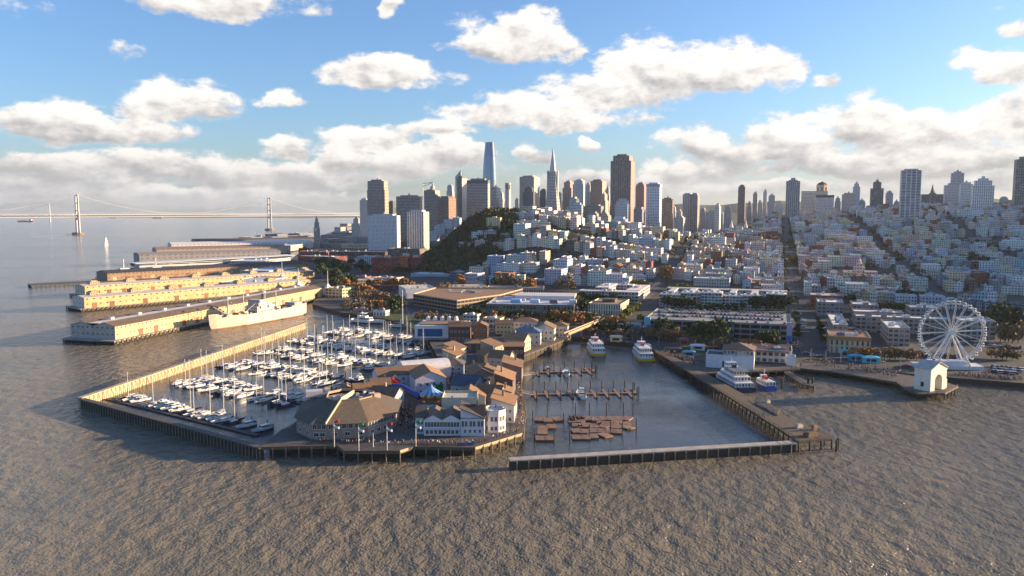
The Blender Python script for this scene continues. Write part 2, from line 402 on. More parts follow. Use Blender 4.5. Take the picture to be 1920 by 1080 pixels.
def terr(X, Y):
    c = X - SL * Y
    i, f = _loc(TC, c); j, g = _loc(TY, Y)
    z = (TZ[i][j] * (1-f) + TZ[i+1][j] * f) * (1-g) + (TZ[i][j+1] * (1-f) + TZ[i+1][j+1] * f) * g
    dx, dy = X - HX, Y - HY
    rx = 98 if dx < 0 else 285
    ry = 240 if dy > 0 else 150 + 90 * min(1.0, max(0.0, (dx + 45) / 110))
    q = (dx / rx) ** 2 + (dy / ry) ** 2
    hill = 86 * math.exp(-1.25 * q ** 1.15) if q < 9 else 0
    return max(z, 2.0) + hill if hill < 1 else max(z + hill * (1 - min(0.5, z / 120)), hill)
LZ = 3.0                                     # quay level
COAST = [G(1995, 735), G(1760, 716), G(1640, 704), G(1500, 700), G(1330, 690), G(1245, 672), G(1205, 655), G(1090, 640), G(1070, 640), G(1000, 652),
         G(900, 655), G(820, 640), G(800, 632), G(730, 606), G(640, 592), G(586, 576), G(590, 566), G(575, 556), G(545, 530), G(530, 512), G(545, 490), G(570, 470), G(598, 445), G(640, 430), G(672, 418)]
def make_land():
    m, T, b = new_mat('city_ground')
    tc = T.n('ShaderNodeTexCoord')
    n = T.noise(tc.outputs['Object'], 0.05, 5.0, 0.65); n2 = T.noise(tc.outputs['Object'], 0.5, 3.0, 0.6)
    c = T.mix(T.ramp(n, 0.35, 0.65), (0.032, 0.032, 0.034), (0.062, 0.058, 0.052)); c = T.mix(T.ramp(n2, 0.3, 0.8, 0.0, 0.35), c, (0.04, 0.045, 0.03))  # albedo lowered to deepen the shade on the ground
    T.put(b.inputs['Base Color'], c); b.inputs['Roughness'].default_value = 0.9
    M['ground'] = m
    mb = MB()
    ring = [(p.x, p.y) for p in COAST] + [(-3000, 18000), (30000, 18000), (30000, 300)]
    tri = None
    bm = bmesh.new(); vs = [bm.verts.new((x, y, LZ)) for x, y in ring]; f = bm.faces.new(vs)
    if f.normal.z < 0: f.normal_flip()
    bmesh.ops.triangulate(bm, faces=[f])
    for f in bm.faces:
        q = [tuple(v.co) for v in f.verts]
        a, b_, c_ = (Vector(p) for p in q)
        if (b_ - a).cross(c_ - a).z < 0: q.reverse()
        mb.face(q)
    bm.free()
    tag(mb.build('ground', m), 'dark paved ground of the waterfront and city', None, None, 'structure')
    wl = MB()
    for a, b_ in zip(COAST[:-1], COAST[1:]): wl.face([(a.x, a.y, -2), (a.x, a.y, LZ), (b_.x, b_.y, LZ), (b_.x, b_.y, -2)][::-1])
    tag(wl.build('seawall', M['pile']), 'dark seawall along the waterfront', None, None, 'structure')
    # hills: a height field that comes up out of the flat ground
    xs = [-2600 + 40 * i for i in range(190)]; ys = [640 + 35 * i for i in range(70)] + [3100 + 300 * i for i in range(40)]
    bm = bmesh.new(); grid = []
    for y in ys:
        row = []
        for x in xs:
            z = terr(x, y)
            row.append(bm.verts.new((x, y, z if z > 3.6 else z - 1.5)))
        grid.append(row)
    for j in range(len(ys) - 1):
        for i in range(len(xs) - 1):
            q = [grid[j][i], grid[j][i+1], grid[j+1][i+1], grid[j+1][i]]
            if all(v.co.z < 2.6 for v in q): continue
            bm.faces.new(q)
    for v in [v for v in bm.verts if not v.link_faces]: bm.verts.remove(v)
    me = bpy.data.meshes.new('terrain'); bm.to_mesh(me); bm.free(); me.materials.append(m)
    for p in me.polygons: p.use_smooth = True
    o = bpy.data.objects.new('terrain', me); link(o); tag(o, 'rising ground under the hillside city', None, None, 'structure')
    # far ridges beyond the bay and the city
    hm = plain('far_hillside', (0.06, 0.075, 0.05), 0.95, 0.3, 0.002)
    def ridge(name, x0, x1, Y, h, seed, label, depth=1500):
        g = MB(); n = 60; pr = []
        for i in range(n + 1):
            x = x0 + (x1 - x0) * i / n
            e = min(1, i / 8, (n - i) / 8)
            pr.append((x, h * e * (0.55 + 0.5 * mnoise.noise((x / 900.0, seed, 0)) + 0.16 * mnoise.noise((x / 230.0, seed, 4)))))
        for k in range(n):
            (a, za), (b_, zb) = pr[k], pr[k+1]; za = max(za, 1); zb = max(zb, 1)
            g.face([(a, Y, -2), (b_, Y, -2), (b_, Y + depth * .5, zb), (a, Y + depth * .5, za)]); g.face([(a, Y + depth * .5, za), (b_, Y + depth * .5, zb), (b_, Y + depth, -2), (a, Y + depth, -2)])
        o = g.build(name, hm); tag(o, label, None, None, 'structure')
    ridge('hills', -11500, -1500, 11500, 75, 3.0, 'low hazy hills on the far side of the bay')
    ridge('hills', 300, 5200, 6200, 270, 8.0, 'hazy hills behind the city')
make_land()

# ------------------------------------------------------------------ haze: one even volume round camera and scene
def make_haze():
    m = bpy.data.materials.new('bay_haze'); m.use_nodes = True; T = NT(m.node_tree)
    o = T.n('ShaderNodeOutputMaterial'); v = T.n('ShaderNodeVolumePrincipled')
    v.inputs['Color'].default_value = (0.80, 0.90, 1.0, 1); v.inputs['Density'].default_value = 0.000022; v.inputs['Anisotropy'].default_value = 0.2
    T.t.links.new(v.outputs[0], o.inputs['Volume'])
    mb = MB(); x0, x1, y0, y1, z0, z1 = -14000, 14000, -400, 19000, -7, 372
    mb.prism([(x0, y0), (x1, y0), (x1, y1), (x0, y1)], z0, z1, bottom=True)
    tag(mb.build('haze', m), 'thin pale haze over the bay and city', None, None, 'stuff')
make_haze()

# ------------------------------------------------------------------ cloud bank added outside the frame, shaped to shade the right-hand hillside
def shade_cloud_bank():
    m, T, b = new_mat('cloud'); b.inputs['Base Color'].default_value = (.8, .8, .8, 1); b.inputs['Roughness'].default_value = 1.0; b.inputs['Specular IOR Level'].default_value = 0
    r_ = random.Random(21); bm = bmesh.new(); sl = SUNDIR.z / math.hypot(SUNDIR.x, SUNDIR.y); tx = SUNDIR.x / math.hypot(SUNDIR.x, SUNDIR.y); ty = SUNDIR.y / math.hypot(SUNDIR.x, SUNDIR.y)
    def blob(x, y, zb, zt, r):
        h = (zt - zb); M_ = Matrix.Translation((x, y, zb + h * .35)) @ Matrix.Diagonal((r, r, h * .65, 1))
        res = bmesh.ops.create_icosphere(bm, subdivisions=3, radius=1.0, matrix=M_)
        for v in res['verts']:
            d = Vector((v.co.x - x, v.co.y - y, 0)); k = mnoise.fractal(v.co / 90.0, .9, 2.0, 4); v.co += Vector((d.x * .16 * k, d.y * .16 * k, h * .10 * k)); v.co.z = max(v.co.z, zb)
    for Yg in range(700, 2700, 70):                   # Yg: latitude on the ground that this slice shades
        xb = 430 + max(0, Yg - 800) * .32 + 55 * math.sin(Yg / 130.0)
        for i in range(7):
            Xc = 2600 + 330 * i + r_.uniform(-60, 60); D = (Xc - xb) / tx; Yc = Yg + D * ty + r_.uniform(-25, 25)
            top = 3 + D * sl if i == 0 else min(3 + D * sl - 10, 560 + r_.uniform(-30, 30))
            blob(Xc, Yc, 386, max(top, 400), 210)
    me = bpy.data.meshes.new('cloud'); bm.to_mesh(me); bm.free(); me.materials.append(m)
    for p in me.polygons: p.use_smooth = True
    o = bpy.data.objects.new('shade_clouds', me); link(o); tag(o, 'unseen cloud bank added to shade the right-hand hillside', None, None, 'structure')
shade_cloud_bank()
# ------------------------------------------------------------------ downtown towers
CG, SG = math.cos(GA), math.sin(GA)
def lin(r, g, b):
    f = lambda c: ((c / 255 + 0.055) / 1.055) ** 2.4 if c > 10 else c / 3294.6
    return (f(r), f(g), f(b))
def foot(px0, pxm, px1, Y, dmin=16, dmax=60):
    """front width and depth of a grid-aligned block whose near right corner is seen at pxm"""
    t0, tm, t1 = (px0 - CX) / F, (pxm - CX) / F, (px1 - CX) / F
    xc = tm * Y
    w = (xc - t0 * Y) / (CG + t0 * SG)
    d = (t1 * Y - xc) / (SG - t1 * CG) if abs(SG - t1 * CG) > 0.02 and px1 > pxm else 28
    return xc, w, max(dmin, min(dmax, d))
def tower(px0, pxm, px1, pyt, Y, mat, c, label, name='office_tower', bay=3.0, fl=3.9, roofc=(0.25, 0.25, 0.25), plant=True, side=None, steps=(), cat='skyscraper', band=None, group=None):
    xc, w, d = foot(px0, pxm, px1, Y)
    grey = lambda k: tuple((x * .68 + (k[0] + k[1] + k[2]) / 3 * .32) * 1.12 for x in k)
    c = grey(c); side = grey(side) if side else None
    zt = AT(pxm, pyt, Y).z
    z0 = min(terr(xc, Y), terr(xc - w * CG, Y + w * SG), terr(xc + d * SG, Y + d * CG)) - 2
    if z0 < 3: z0 = 1.0
    H = zt - z0
    # local frame: x from -w to 0 along the front, y from 0 to d backwards
    mb = MB(bay, fl); mb.col = c
    lv = [(0.0, 1.0, 0, 0)] + list(steps)         # (from fraction, to fraction, inset sides, inset back/front)
    if steps: lv[0] = (0.0, steps[0][0], 0, 0)
    for a, b_, i, j in lv:
        P = [(-w + i, j), (-i, j), (-i, d - j), (-w + i, d - j)]
        for q in range(4):
            mb.wall(P[q], P[(q + 1) % 4], a * H, b_ * H, zb=0, mi=0, c=(side or c) if q == 1 else c)  # right wall can take a sunlit tone painted into its colour
        mb.face([(p[0], p[1], b_ * H) for p in P], mi=1, c=roofc)
        for q in range(4):                          # parapet band
            pass
    if band:
        mb.prism([(-w - .4, -.4), (.4, -.4), (.4, d + .4), (-w - .4, d + .4)], H * band[0], H * band[1], c=band[2], mi=1)
    o = mb.build(name, [mat, M['paint']], None, (xc, Y, z0), -GA)
    tag(o, label, cat, group)
    if plant:
        p = MB(); i = lv[-1][2] + w * 0.16; j = lv[-1][3] + d * 0.16
        p.prism([(-w + i, j), (-i, j), (-i, d - j), (-w + i, d - j)], H, H + rnd.uniform(3, 5.5), c=tuple(k * 0.8 for k in c))
        if rnd.random() < 0.5: p.box(-w * .5, d * .5, H, 3.0, 3.0, 8.0, c=(0.2, 0.2, 0.2))
        p.build('rooftop_plant', M['paint'], o)
    return o
W_ = lin
GREY = lin(150, 146, 146); BEI = lin(190, 176, 160); BRN = lin(96, 78, 70); WHT = lin(218, 216, 212); DK = lin(70, 68, 70); TAN = lin(205, 178, 150); PNK = lin(205, 180, 172)
def towers():
    t = tower; m = M
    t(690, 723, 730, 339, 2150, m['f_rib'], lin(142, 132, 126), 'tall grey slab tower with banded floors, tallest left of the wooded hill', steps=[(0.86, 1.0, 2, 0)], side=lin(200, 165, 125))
    t(676, 690, 694, 375, 2280, m['f_vert'], lin(205, 200, 196), 'white striped tower half hidden behind the tall grey slab')
    t(660, 674, 679, 410, 2330, m['f_vert'], lin(176, 180, 184), 'pale low tower with a dark stepped top beside the bay', steps=[(0.8, 1.0, 4, 4)], bay=4)
    t(730, 738, 742, 378, 2500, m['f_grid'], lin(86, 90, 96), 'dark slim tower between two grey slab towers')
    t(690, 745, 748, 404, 1760, m['f_house'], lin(206, 208, 210), 'wide white apartment slab with many small windows below the grey slabs', 'apartment_tower', 3.4, 2.9, cat='apartment tower')
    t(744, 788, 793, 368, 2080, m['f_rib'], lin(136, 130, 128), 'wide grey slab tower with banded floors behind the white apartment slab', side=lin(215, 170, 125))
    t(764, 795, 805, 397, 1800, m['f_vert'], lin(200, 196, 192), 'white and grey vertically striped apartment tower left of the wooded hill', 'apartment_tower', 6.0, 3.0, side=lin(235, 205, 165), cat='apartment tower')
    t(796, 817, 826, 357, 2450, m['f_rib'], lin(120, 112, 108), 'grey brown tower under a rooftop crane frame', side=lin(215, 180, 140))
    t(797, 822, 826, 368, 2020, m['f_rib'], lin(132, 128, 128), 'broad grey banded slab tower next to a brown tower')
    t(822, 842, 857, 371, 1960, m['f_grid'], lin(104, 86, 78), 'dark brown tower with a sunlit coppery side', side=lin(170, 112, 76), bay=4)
    t(858, 867, 877, 334, 2100, m['f_vert'], lin(92, 96, 106), 'slim tower with dark front and a side coloured pale as if sunlit', side=lin(205, 190, 172))
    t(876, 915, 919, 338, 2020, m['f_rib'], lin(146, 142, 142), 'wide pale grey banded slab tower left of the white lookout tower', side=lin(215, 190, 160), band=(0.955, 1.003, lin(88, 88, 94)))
    t(918, 934, 942, 352, 2150, m['f_rib'], lin(168, 164, 164), 'stepped light grey tower behind the wooded hilltop', steps=[(0.82, 1.0, 5, 0)])
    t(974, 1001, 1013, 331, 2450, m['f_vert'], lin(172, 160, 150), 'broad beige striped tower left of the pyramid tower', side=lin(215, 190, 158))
    t(980, 1000, 1003, 352, 2350, m['f_grid'], lin(84, 86, 98), 'dark blue grey tower in front of the beige striped tower', steps=[(0.93, 1.0, 5, 3)])
    t(1012, 1023, 1027, 357, 2550, m['f_glass'], lin(70, 92, 92), 'dark green glass tower just left of the pyramid tower')
    t(1054, 1070, 1078, 341, 2500, m['f_vert'], lin(168, 138, 122), 'pink brown tower with rounded crown behind white tower', steps=[(0.9, 1.0, 4, 3)])
    t(1073, 1093, 1098, 338, 2420, m['f_vert'], lin(206, 206, 206), 'white tower with an arched crown between brown towers', steps=[(0.94, 1.0, 3, 2)], bay=4.5)
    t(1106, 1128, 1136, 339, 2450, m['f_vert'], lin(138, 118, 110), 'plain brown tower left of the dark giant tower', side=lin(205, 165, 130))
    t(1122, 1136, 1142, 363, 2300, m['f_vert'], lin(214, 178, 140), 'narrow stepped tan stone tower beside the dark giant tower', steps=[(0.62, 0.86, 3, 2), (0.86, 1.0, 6, 5)])
    t(1062, 1084, 1090, 372, 2000, m['f_glass'], lin(190, 198, 202), 'white glass tower stepping down to the right of the pyramid tower', steps=[(0.84, 1.0, 6, 2)])
    t(1070, 1090, 1094, 384, 1930, m['f_rib'], lin(200, 204, 208), 'lower white banded block in front of the white glass tower')
    t(1094, 1126, 1131, 386, 2020, m['f_grid'], lin(150, 142, 136), 'broad grey stone block between white glass tower and dark giant')
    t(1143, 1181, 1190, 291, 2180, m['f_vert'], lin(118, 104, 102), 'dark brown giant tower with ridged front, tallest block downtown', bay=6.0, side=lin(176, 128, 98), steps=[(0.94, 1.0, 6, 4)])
    t(1152, 1176, 1180, 376, 1960, m['f_house'], lin(196, 196, 198), 'white gridded tower standing in front of the dark giant', steps=[(0.93, 1.0, 3, 3)], roofc=lin(80, 90, 100))
    t(1190, 1206, 1211, 345, 2500, m['f_vert'], lin(164, 116, 100), 'reddish brown tower behind the white gridded tower', steps=[(0.96, 1.0, 2, 2)])
    t(1210, 1235, 1239, 345, 1980, m['f_grid'], lin(222, 224, 228), 'bright white gridded tower right of the dark giant', bay=4.0, band=(0.955, 1.002, lin(150, 156, 170)))
    t(1239, 1259, 1262, 373, 2060, m['f_vert'], lin(120, 100, 94), 'dark brown lower tower right of the white gridded tower')
    t(1278, 1294, 1300, 364, 2150, m['f_vert'], lin(196, 188, 178), 'twin cream apartment tower, left half, right of downtown', 'apartment_tower', 4.5, 3.0, cat='apartment tower')
    t(1293, 1306, 1310, 365, 2130, m['f_balc'], lin(170, 160, 150), 'twin cream apartment tower, right half with balconies, right of downtown', 'apartment_tower', 4.5, 3.0, cat='apartment tower')
    t(1381, 1394, 1397, 350, 2300, m['f_grid'], lin(118, 108, 104), 'lone brown tower above the church with twin spires')
    t(1146, 1172, 1176, 411, 1700, m['f_rib'], lin(206, 206, 212), 'low white banded office block at the foot of the dark giant', cat='office block')
    t(1122, 1140, 1145, 404, 1760, m['f_house'], lin(196, 166, 140), 'low tan office block below the stepped stone tower', cat='office block')
    t(1187, 1203, 1209, 392, 1900, m['f_vert'], lin(140, 136, 140), 'short grey striped tower between dark giant and white tower', cat='office block')
    t(1100, 1118, 1122, 400, 1850, m['f_house'], lin(160, 148, 138), 'low stone office block below the broad grey block', cat='office block')
    t(1262, 1280, 1284, 408, 1900, m['f_house'], lin(190, 182, 172), 'low pale block right of the dark brown lower tower', cat='office block')
    t(1322, 1352, 1358, 398, 1950, m['f_vert'], lin(186, 180, 172), 'pale columned block left of the church with twin spires', cat='office block')
    t(1338, 1347, 1350, 387, 1800, m['f_house'], lin(206, 198, 186), 'slim cream apartment block left of the church spires', 'apartment_tower', cat='apartment tower')
    t(1010, 1022, 1026, 400, 2200, m['f_house'], lin(180, 170, 160), 'low stone block at the left foot of the pyramid tower', cat='office block')
    t(1052, 1062, 1066, 398, 2100, m['f_house'], lin(150, 132, 122), 'low brown block at the right foot of the pyramid tower', cat='office block')
    MR = [(730, 742, 390), (748, 762, 384), (806, 816, 350), (838, 850, 348), (846, 856, 379), (934, 944, 362), (964, 974, 374), (1004, 1014, 372), (1042, 1053, 362), (1096, 1107, 346), (1134, 1142, 352), (1176, 1188, 388), (1196, 1208, 372), (1236, 1250, 384), (1252, 1266, 388), (1264, 1278, 396), (1310, 1322, 392), (1356, 1370, 388), (1398, 1408, 380), (1418, 1428, 378), (1452, 1466, 384), (1500, 1514, 376), (1562, 1574, 372), (1606, 1620, 376), (1640, 1650, 372), (1672, 1684, 378), (1728, 1742, 372), (1870, 1886, 370)]
    for i, (a, b_, y) in enumerate(MR):
        r_ = random.Random(i + 40); tn, tc_ = r_.choice([('pale grey', (186, 184, 184)), ('cream', (206, 194, 176)), ('white', (212, 210, 208)), ('bluish', (160, 170, 182)), ('pinkish', (196, 174, 164))])
        t(a, b_ - 1, b_ + 1, y, (2560 if a < 1300 else 2330) + 17 * i, m[r_.choice(['f_house', 'f_rib', 'f_vert', 'f_grid'])], lin(*tc_), f'{tn} mid-rise, {nth(i + 1)} from left among the lower blocks filling the skyline', 'mid_rise', cat='office block', group='mid-rise blocks filling the skyline', steps=[(r_.uniform(.8, .95), 1.0, 2, 2)])
    # right hand hill
    t(1409, 1417, 1420, 363, 2500, m['f_house'], lin(190, 172, 164), 'pinkish apartment tower, left of three on the skyline left of the striped tower', 'apartment_tower', cat='apartment tower')
    t(1428, 1435, 1438, 359, 2500, m['f_house'], lin(204, 202, 204), 'slim white apartment tower, middle of three left of the striped tower', 'apartment_tower', cat='apartment tower')
    t(1438, 1450, 1453, 367, 2450, m['f_house'], lin(196, 186, 178), 'cream apartment tower, nearest of three left of the striped tower', 'apartment_tower', cat='apartment tower')
    t(1470, 1496, 1497, 337, 2000, m['f_vert'], lin(150, 152, 160), 'dark striped hotel tower beside the straight street on the hill', bay=5.0, steps=[(0.97, 1.0, 6, 4)], cat='hotel tower')
    t(1575, 1600, 1601, 364, 2250, m['f_house'], lin(190, 176, 170), 'plain pinkish apartment block right of the domed hotel', 'apartment_tower', cat='apartment tower')
    t(1595, 1608, 1609, 344, 2900, m['f_vert'], lin(206, 206, 208), 'distant pale tower with rounded top behind the hill', steps=[(0.9, 1.0, 4, 4)])
    t(1628, 1652, 1653, 341, 2100, m['f_balc'], lin(120, 116, 122), 'dark grey apartment tower with stepped top on the hill', 'apartment_tower', 4, 3.0, steps=[(0.78, 1.0, 6, 3)], cat='apartment tower')
    t(1657, 1670, 1671, 362, 2200, m['f_house'], lin(180, 178, 182), 'pale grey apartment tower right of the dark stepped one', 'apartment_tower', cat='apartment tower')
    o = t(1684, 1721, 1722, 319, 1560, m['f_balc'], lin(206, 204, 202), 'tall white and dark balconied apartment tower on the right hill', 'apartment_tower', 9.0, 3.1, cat='apartment tower')
    t(1674, 1726, 1727, 407, 1530, m['f_rib'], lin(206, 204, 204), 'low white podium block under the tall balconied tower', cat='office block', plant=False)
    t(1773, 1805, 1806, 324, 2000, m['f_vert'], lin(180, 176, 180), 'grey stepped tower with a thin rooftop mast on the right hill', 'apartment_tower', steps=[(0.72, 1.0, 5, 3)], cat='apartment tower')
    t(1766, 1800, 1801, 347, 1950, m['f_house'], lin(196, 184, 184), 'pale block at the foot of the grey stepped tower', 'apartment_tower', plant=False, cat='apartment block')
    t(1795, 1818, 1819, 345, 1850, m['f_house'], lin(216, 210, 200), 'cream apartment block with dormered top beside the white ornate tower', 'apartment_tower', cat='apartment tower')
    t(1818, 1858, 1861, 334, 1560, m['f_house'], lin(220, 218, 214), 'white ornate stepped apartment tower on the right hill', 'apartment_tower', 3.6, 3.0, steps=[(0.80, 0.94, 4, 2), (0.94, 1.0, 10, 4)], cat='apartment tower')
    t(1896, 1945, 1946, 298, 1500, m['f_balc'], lin(150, 144, 138), 'brown balconied apartment tower taller than its hill neighbours, at the right edge', 'apartment_tower', 4.0, 3.0, cat='apartment tower')
    t(1807, 1869, 1871, 450, 1250, m['f_balc'], lin(168, 142, 134), 'wide brown balconied apartment slab among the hillside houses', 'apartment_tower', 4.0, 2.9, cat='apartment block')
    t(1527, 1560, 1562, 366, 1980, m['f_house'], lin(214, 192, 188), 'pink hotel block with dark mansard roof on the hill', 'hotel', roofc=lin(70, 60, 64), cat='hotel', plant=False, band=(0.9, 1.01, lin(84, 70, 74)))
    t(1723, 1765, 1766, 364, 2150, m['f_house'], lin(120, 112, 116), 'dark long hilltop building behind a grey spire', 'hall', cat='hall', plant=False)
    # domed hotel
    o = t(1499, 1548, 1549, 358, 2120, m['f_house'], lin(214, 192, 168), 'cream stone hotel with central octagonal tower and tiled dome', 'hotel', cat='hotel', plant=False)
    Yd = 2140; zt = AT(1537, 341, Yd).z; zb = AT(1537, 358, Yd).z; r = 10.5 / F * Yd
    mb = MB(); x0 = (1537 - CX) / F * Yd
    q = MB(3, 4); q.col = lin(226, 200, 168); q.lathe([(r, zb - 6), (r, zt - 10)], 8, mi=0); q.lathe([(r * 1.06, zt - 10), (r * .9, zt - 8)], 8, mi=1)
    c1 = q.build('octagon_tower', [M['f_house'], M['paint']], None, (x0, Yd, 0)); c1.parent = o; c1.matrix_parent_inverse = o.matrix_basis.inverted()
    q = MB(); q.col = lin(120, 66, 52); q.lathe([(r * .95, zt - 8), (r * .6, zt - 2.5), (r * .12, zt), (0.0, zt + 3)], 8); c1 = q.build('tiled_dome', M['roof'], None, (x0, Yd, 0)); c1.parent = o; c1.matrix_parent_inverse = o.matrix_basis.inverted()
    # grey church spire on the crest
    Ys = 2120; x = (1743 - CX) / F * Ys; zt = AT(1743, 344, Ys).z; z0 = terr(x, Ys)
    e = empty('spired_church', (x, Ys, z0), 0, 'grey church spire rising from the dark hilltop building', 'church')
    q = MB(3, 5); q.col = lin(110, 104, 108); q.box(0, 0, 0, 12, 12, (zt - z0) * .62, c=q.col); q.build('tower', M['f_house'], e)
    q = MB(); q.col = lin(90, 92, 96); h = (zt - z0); q.lathe([(6.0, h * .62), (0.0, h)], 8); q.build('spire', M['paint'], e)
    # mast on the stepped tower
    Ys = 2016; x = (1790 - CX) / F * Ys
    q = MB(); zt = AT(1790, 306, Ys).z; zb = AT(1790, 326, Ys).z; q.tube((x, Ys, zb), (x, Ys, zt), .9, .4); tag(q.build('radio_mast', M['metal']), 'thin radio mast on top of the grey stepped tower', 'mast')
    # rounded glass giant
    Yt = 2900; x = (919.5 - CX) / F * Yt; zt = AT(919, 267, Yt).z; r = 13.2 / F * Yt
    e = empty('office_tower', (x, Yt, 3), -GA, 'tallest tower, tapering rounded blue glass with metal crown', 'skyscraper')
    def sq(r, z, n=28, p=3.2):
        return [(r * math.copysign(abs(math.cos(a)) ** (2 / p), math.cos(a)), r * math.copysign(abs(math.sin(a)) ** (2 / p), math.sin(a)), z) for a in (2 * math.pi * i / n for i in range(n))]
    def rings(mb, prof, n=28):
        for (r0, z0), (r1, z1) in zip(prof[:-1], prof[1:]):
            A, B = sq(r0, z0), sq(r1, z1)
            for i in range(n): mb.face([A[i], A[(i+1) % n], B[(i+1) % n], B[i]], [(i, z0 / 4.2), (i + 1, z0 / 4.2), (i + 1, z1 / 4.2), (i, z1 / 4.2)])
        mb.face(sq(prof[-1][0], prof[-1][1]))
    H = zt - 3; q = MB(); q.col = lin(150, 170, 190); rings(q, [(r, 0), (r, H * .45), (r * .97, H * .6), (r * .9, H * .74), (r * .8, H * .85)]); q.build('glass_shaft', M['f_glass'], e)
    q = MB(); q.col = lin(150, 142, 140); rings(q, [(r * .795, H * .852), (r * .70, H * .93), (r * .62, H)]); q.build('crown', M['f_glass'], e)
    # faceted pointed glass tower
    Yt = 2700; xa, xb = (853 - CX) / F * Yt, (869 - CX) / F * Yt; z1, z2 = AT(860, 332, Yt).z, AT(866, 319, Yt).z; zb = 2
    e = empty('office_tower', ((xa + xb) / 2, Yt, zb), 0, 'faceted pale green glass tower with slanted pointed top', 'skyscraper'); w = (xb - xa) / 2
    q = MB(); q.col = lin(150, 178, 172)
    A = [(-w, 0, 0), (w * .8, 0, 0), (w, w * 1.6, 0), (-w * .8, w * 1.6, 0)]; B = [(-w * .8, 2, z1 - zb), (w * .5, 2, z2 - zb), (w * .8, w * 1.4, z2 - zb), (-w * .6, w * 1.4, z1 - zb + 6)]
    for i in range(4): j = (i + 1) % 4; q.face([A[i], A[j], B[j], B[i]], [(0, 0), (8, 0), (8, 55), (0, 55)])
    q.face(B); q.build('glass_shaft', M['f_glass'], e)
    q = MB(); q.col = lin(190, 196, 196)
    for a, b_ in ((A[0], B[1]), (A[1], B[1]), (B[0], B[1]), (A[1], B[0])): q.bar(a, b_, 2.0, 2.0)
    q.build('corner_frame', M['paint'], e)
    # crane frame above the grey brown tower
    Yc = 2440; q = MB(); a = AT(793, 372, Yc); b_ = AT(793, 344, Yc); c_ = AT(812, 342, Yc); d = AT(812, 357, Yc); 
    for p, r_ in ((a, b_), (b_, c_), (c_, d), (AT(793, 350, Yc), c_)): q.tube(p, r_, .9)
    tag(q.build('tower_crane', M['metal']), 'thin tower crane frame above a grey brown tower', 'crane')
    # pyramid tower
    Yt = 2130; x = (1036 - CX) / F * Yt; zb = 4.0; zt = AT(1036, 276, Yt).z; H = zt - zb; r = 17.5 / F * Yt
    e = empty('pyramid_tower', (x, Yt, zb), -GA, 'slender white pyramid tower with wings and a pointed metal spire', 'skyscraper')
    mq = MB(3.0, 4.0); mq.col = lin(206, 194, 184)
    def py_(mb, r0, z0, r1, z1, n):
        A = [(-r0, -r0, z0), (r0, -r0, z0), (r0, r0, z0), (-r0, r0, z0)]; B = [(-r1, -r1, z1), (r1, -r1, z1), (r1, r1, z1), (-r1, r1, z1)]
        for i in range(4): j = (i + 1) % 4; mb.face([A[i], A[j], B[j], B[i]], [(0, 0), (12, 0), (12, n), (0, n)])
        mb.face(B)
    rad = lambda f: r * (1 - f) * 0.98 + 1.2
    py_(mq, rad(0), 0, rad(.745), H * .745, 48); mq.build('shaft', M['f_rib'], e)
    mq = MB(); mq.col = lin(196, 196, 200); py_(mq, rad(.746), H * .746, 0.3, H, 10); mq.build('spire', M['paint'], e)
    for s in (-1, 1):
        mq = MB(); mq.col = lin(190, 178, 168)
        mq.prism([(s * rad(.52) - 2.2, -4.5), (s * rad(.52) + 1.8, -4.5), (s * rad(.52) + 1.8, 4.5), (s * rad(.52) - 2.2, 4.5)], H * .50, H * .76); mq.build('wing', M['paint'], e)
    # white lookout tower on the wooded hill
    Yt = 1290; x = (952.5 - CX) / F * Yt; zt = AT(952, 343, Yt).z; zb = terr(x, Yt); r = 5.6 / F * Yt; H = zt - zb
    e = empty('lookout_tower', (x, Yt, zb), 0, 'fluted pale round lookout tower on the wooded hilltop', 'tower')
    q = MB(); q.col = lin(214, 200, 184); q.lathe([(r, 0), (r * .92, H * .80)], 20, cols=[lin(214, 200, 184), lin(196, 182, 168)]); q.build('shaft', M['paint'], e)
    q = MB(); q.col = lin(60, 52, 48); q.lathe([(r * .78, H * .8), (r * .78, H * .94)], 20); q.build('arched_gallery', M['paint'], e)
    q = MB(); q.col = lin(210, 196, 180)
    for i in range(10):
        a = 2 * math.pi * i / 10; q.box(math.cos(a) * r * .88, math.sin(a) * r * .88, H * .8, 1.1, 1.1, H * .14, a)
    q.lathe([(r * .98, H * .94), (r * .98, H), (r * .7, H), (0, H)], 20); q.build('crown', M['paint'], e)
    # church with two spires
    Yt = 1450; xL, xR = (1370 - CX) / F * Yt, (1396 - CX) / F * Yt; zb = terr(xL, Yt) - 1; zt = AT(1383, 411, Yt).z; xm = (xL + xR) / 2
    e = empty('twin_spired_church', (xm, Yt, zb), -GA * .4, 'white church with two tall ornate spires among the houses', 'church'); H = zt - zb; hw = (xR - xL) / 2
    q = MB(4, 6); q.col = lin(206, 200, 196); q.box(0, 18, 0, hw * 2.2, 40, H * .42); q.gend(hw * 2.2, -2, H * .42, 7); q.build('nave', M['f_house'], e)
    q = MB(); q.col = lin(150, 140, 136); q.gable(hw * 2.2, 40, H * .42, 7, cy=18); q.build('roof', M['roof'], e)
    for s in (-1, 1):
        q = MB(3, 5); q.col = lin(210, 202, 196); q.box(s * hw, -3, 0, 7.5, 7.5, H * .62); q.build('bell_tower', M['f_house'], e)
        q = MB(); q.col = lin(216, 206, 198); q.lathe([(3.6, H * .62), (3.0, H * .72), (2.5, H * .72), (0.0, H)], 8, s * hw, -3); q.build('spire', M['paint'], e)
towers()

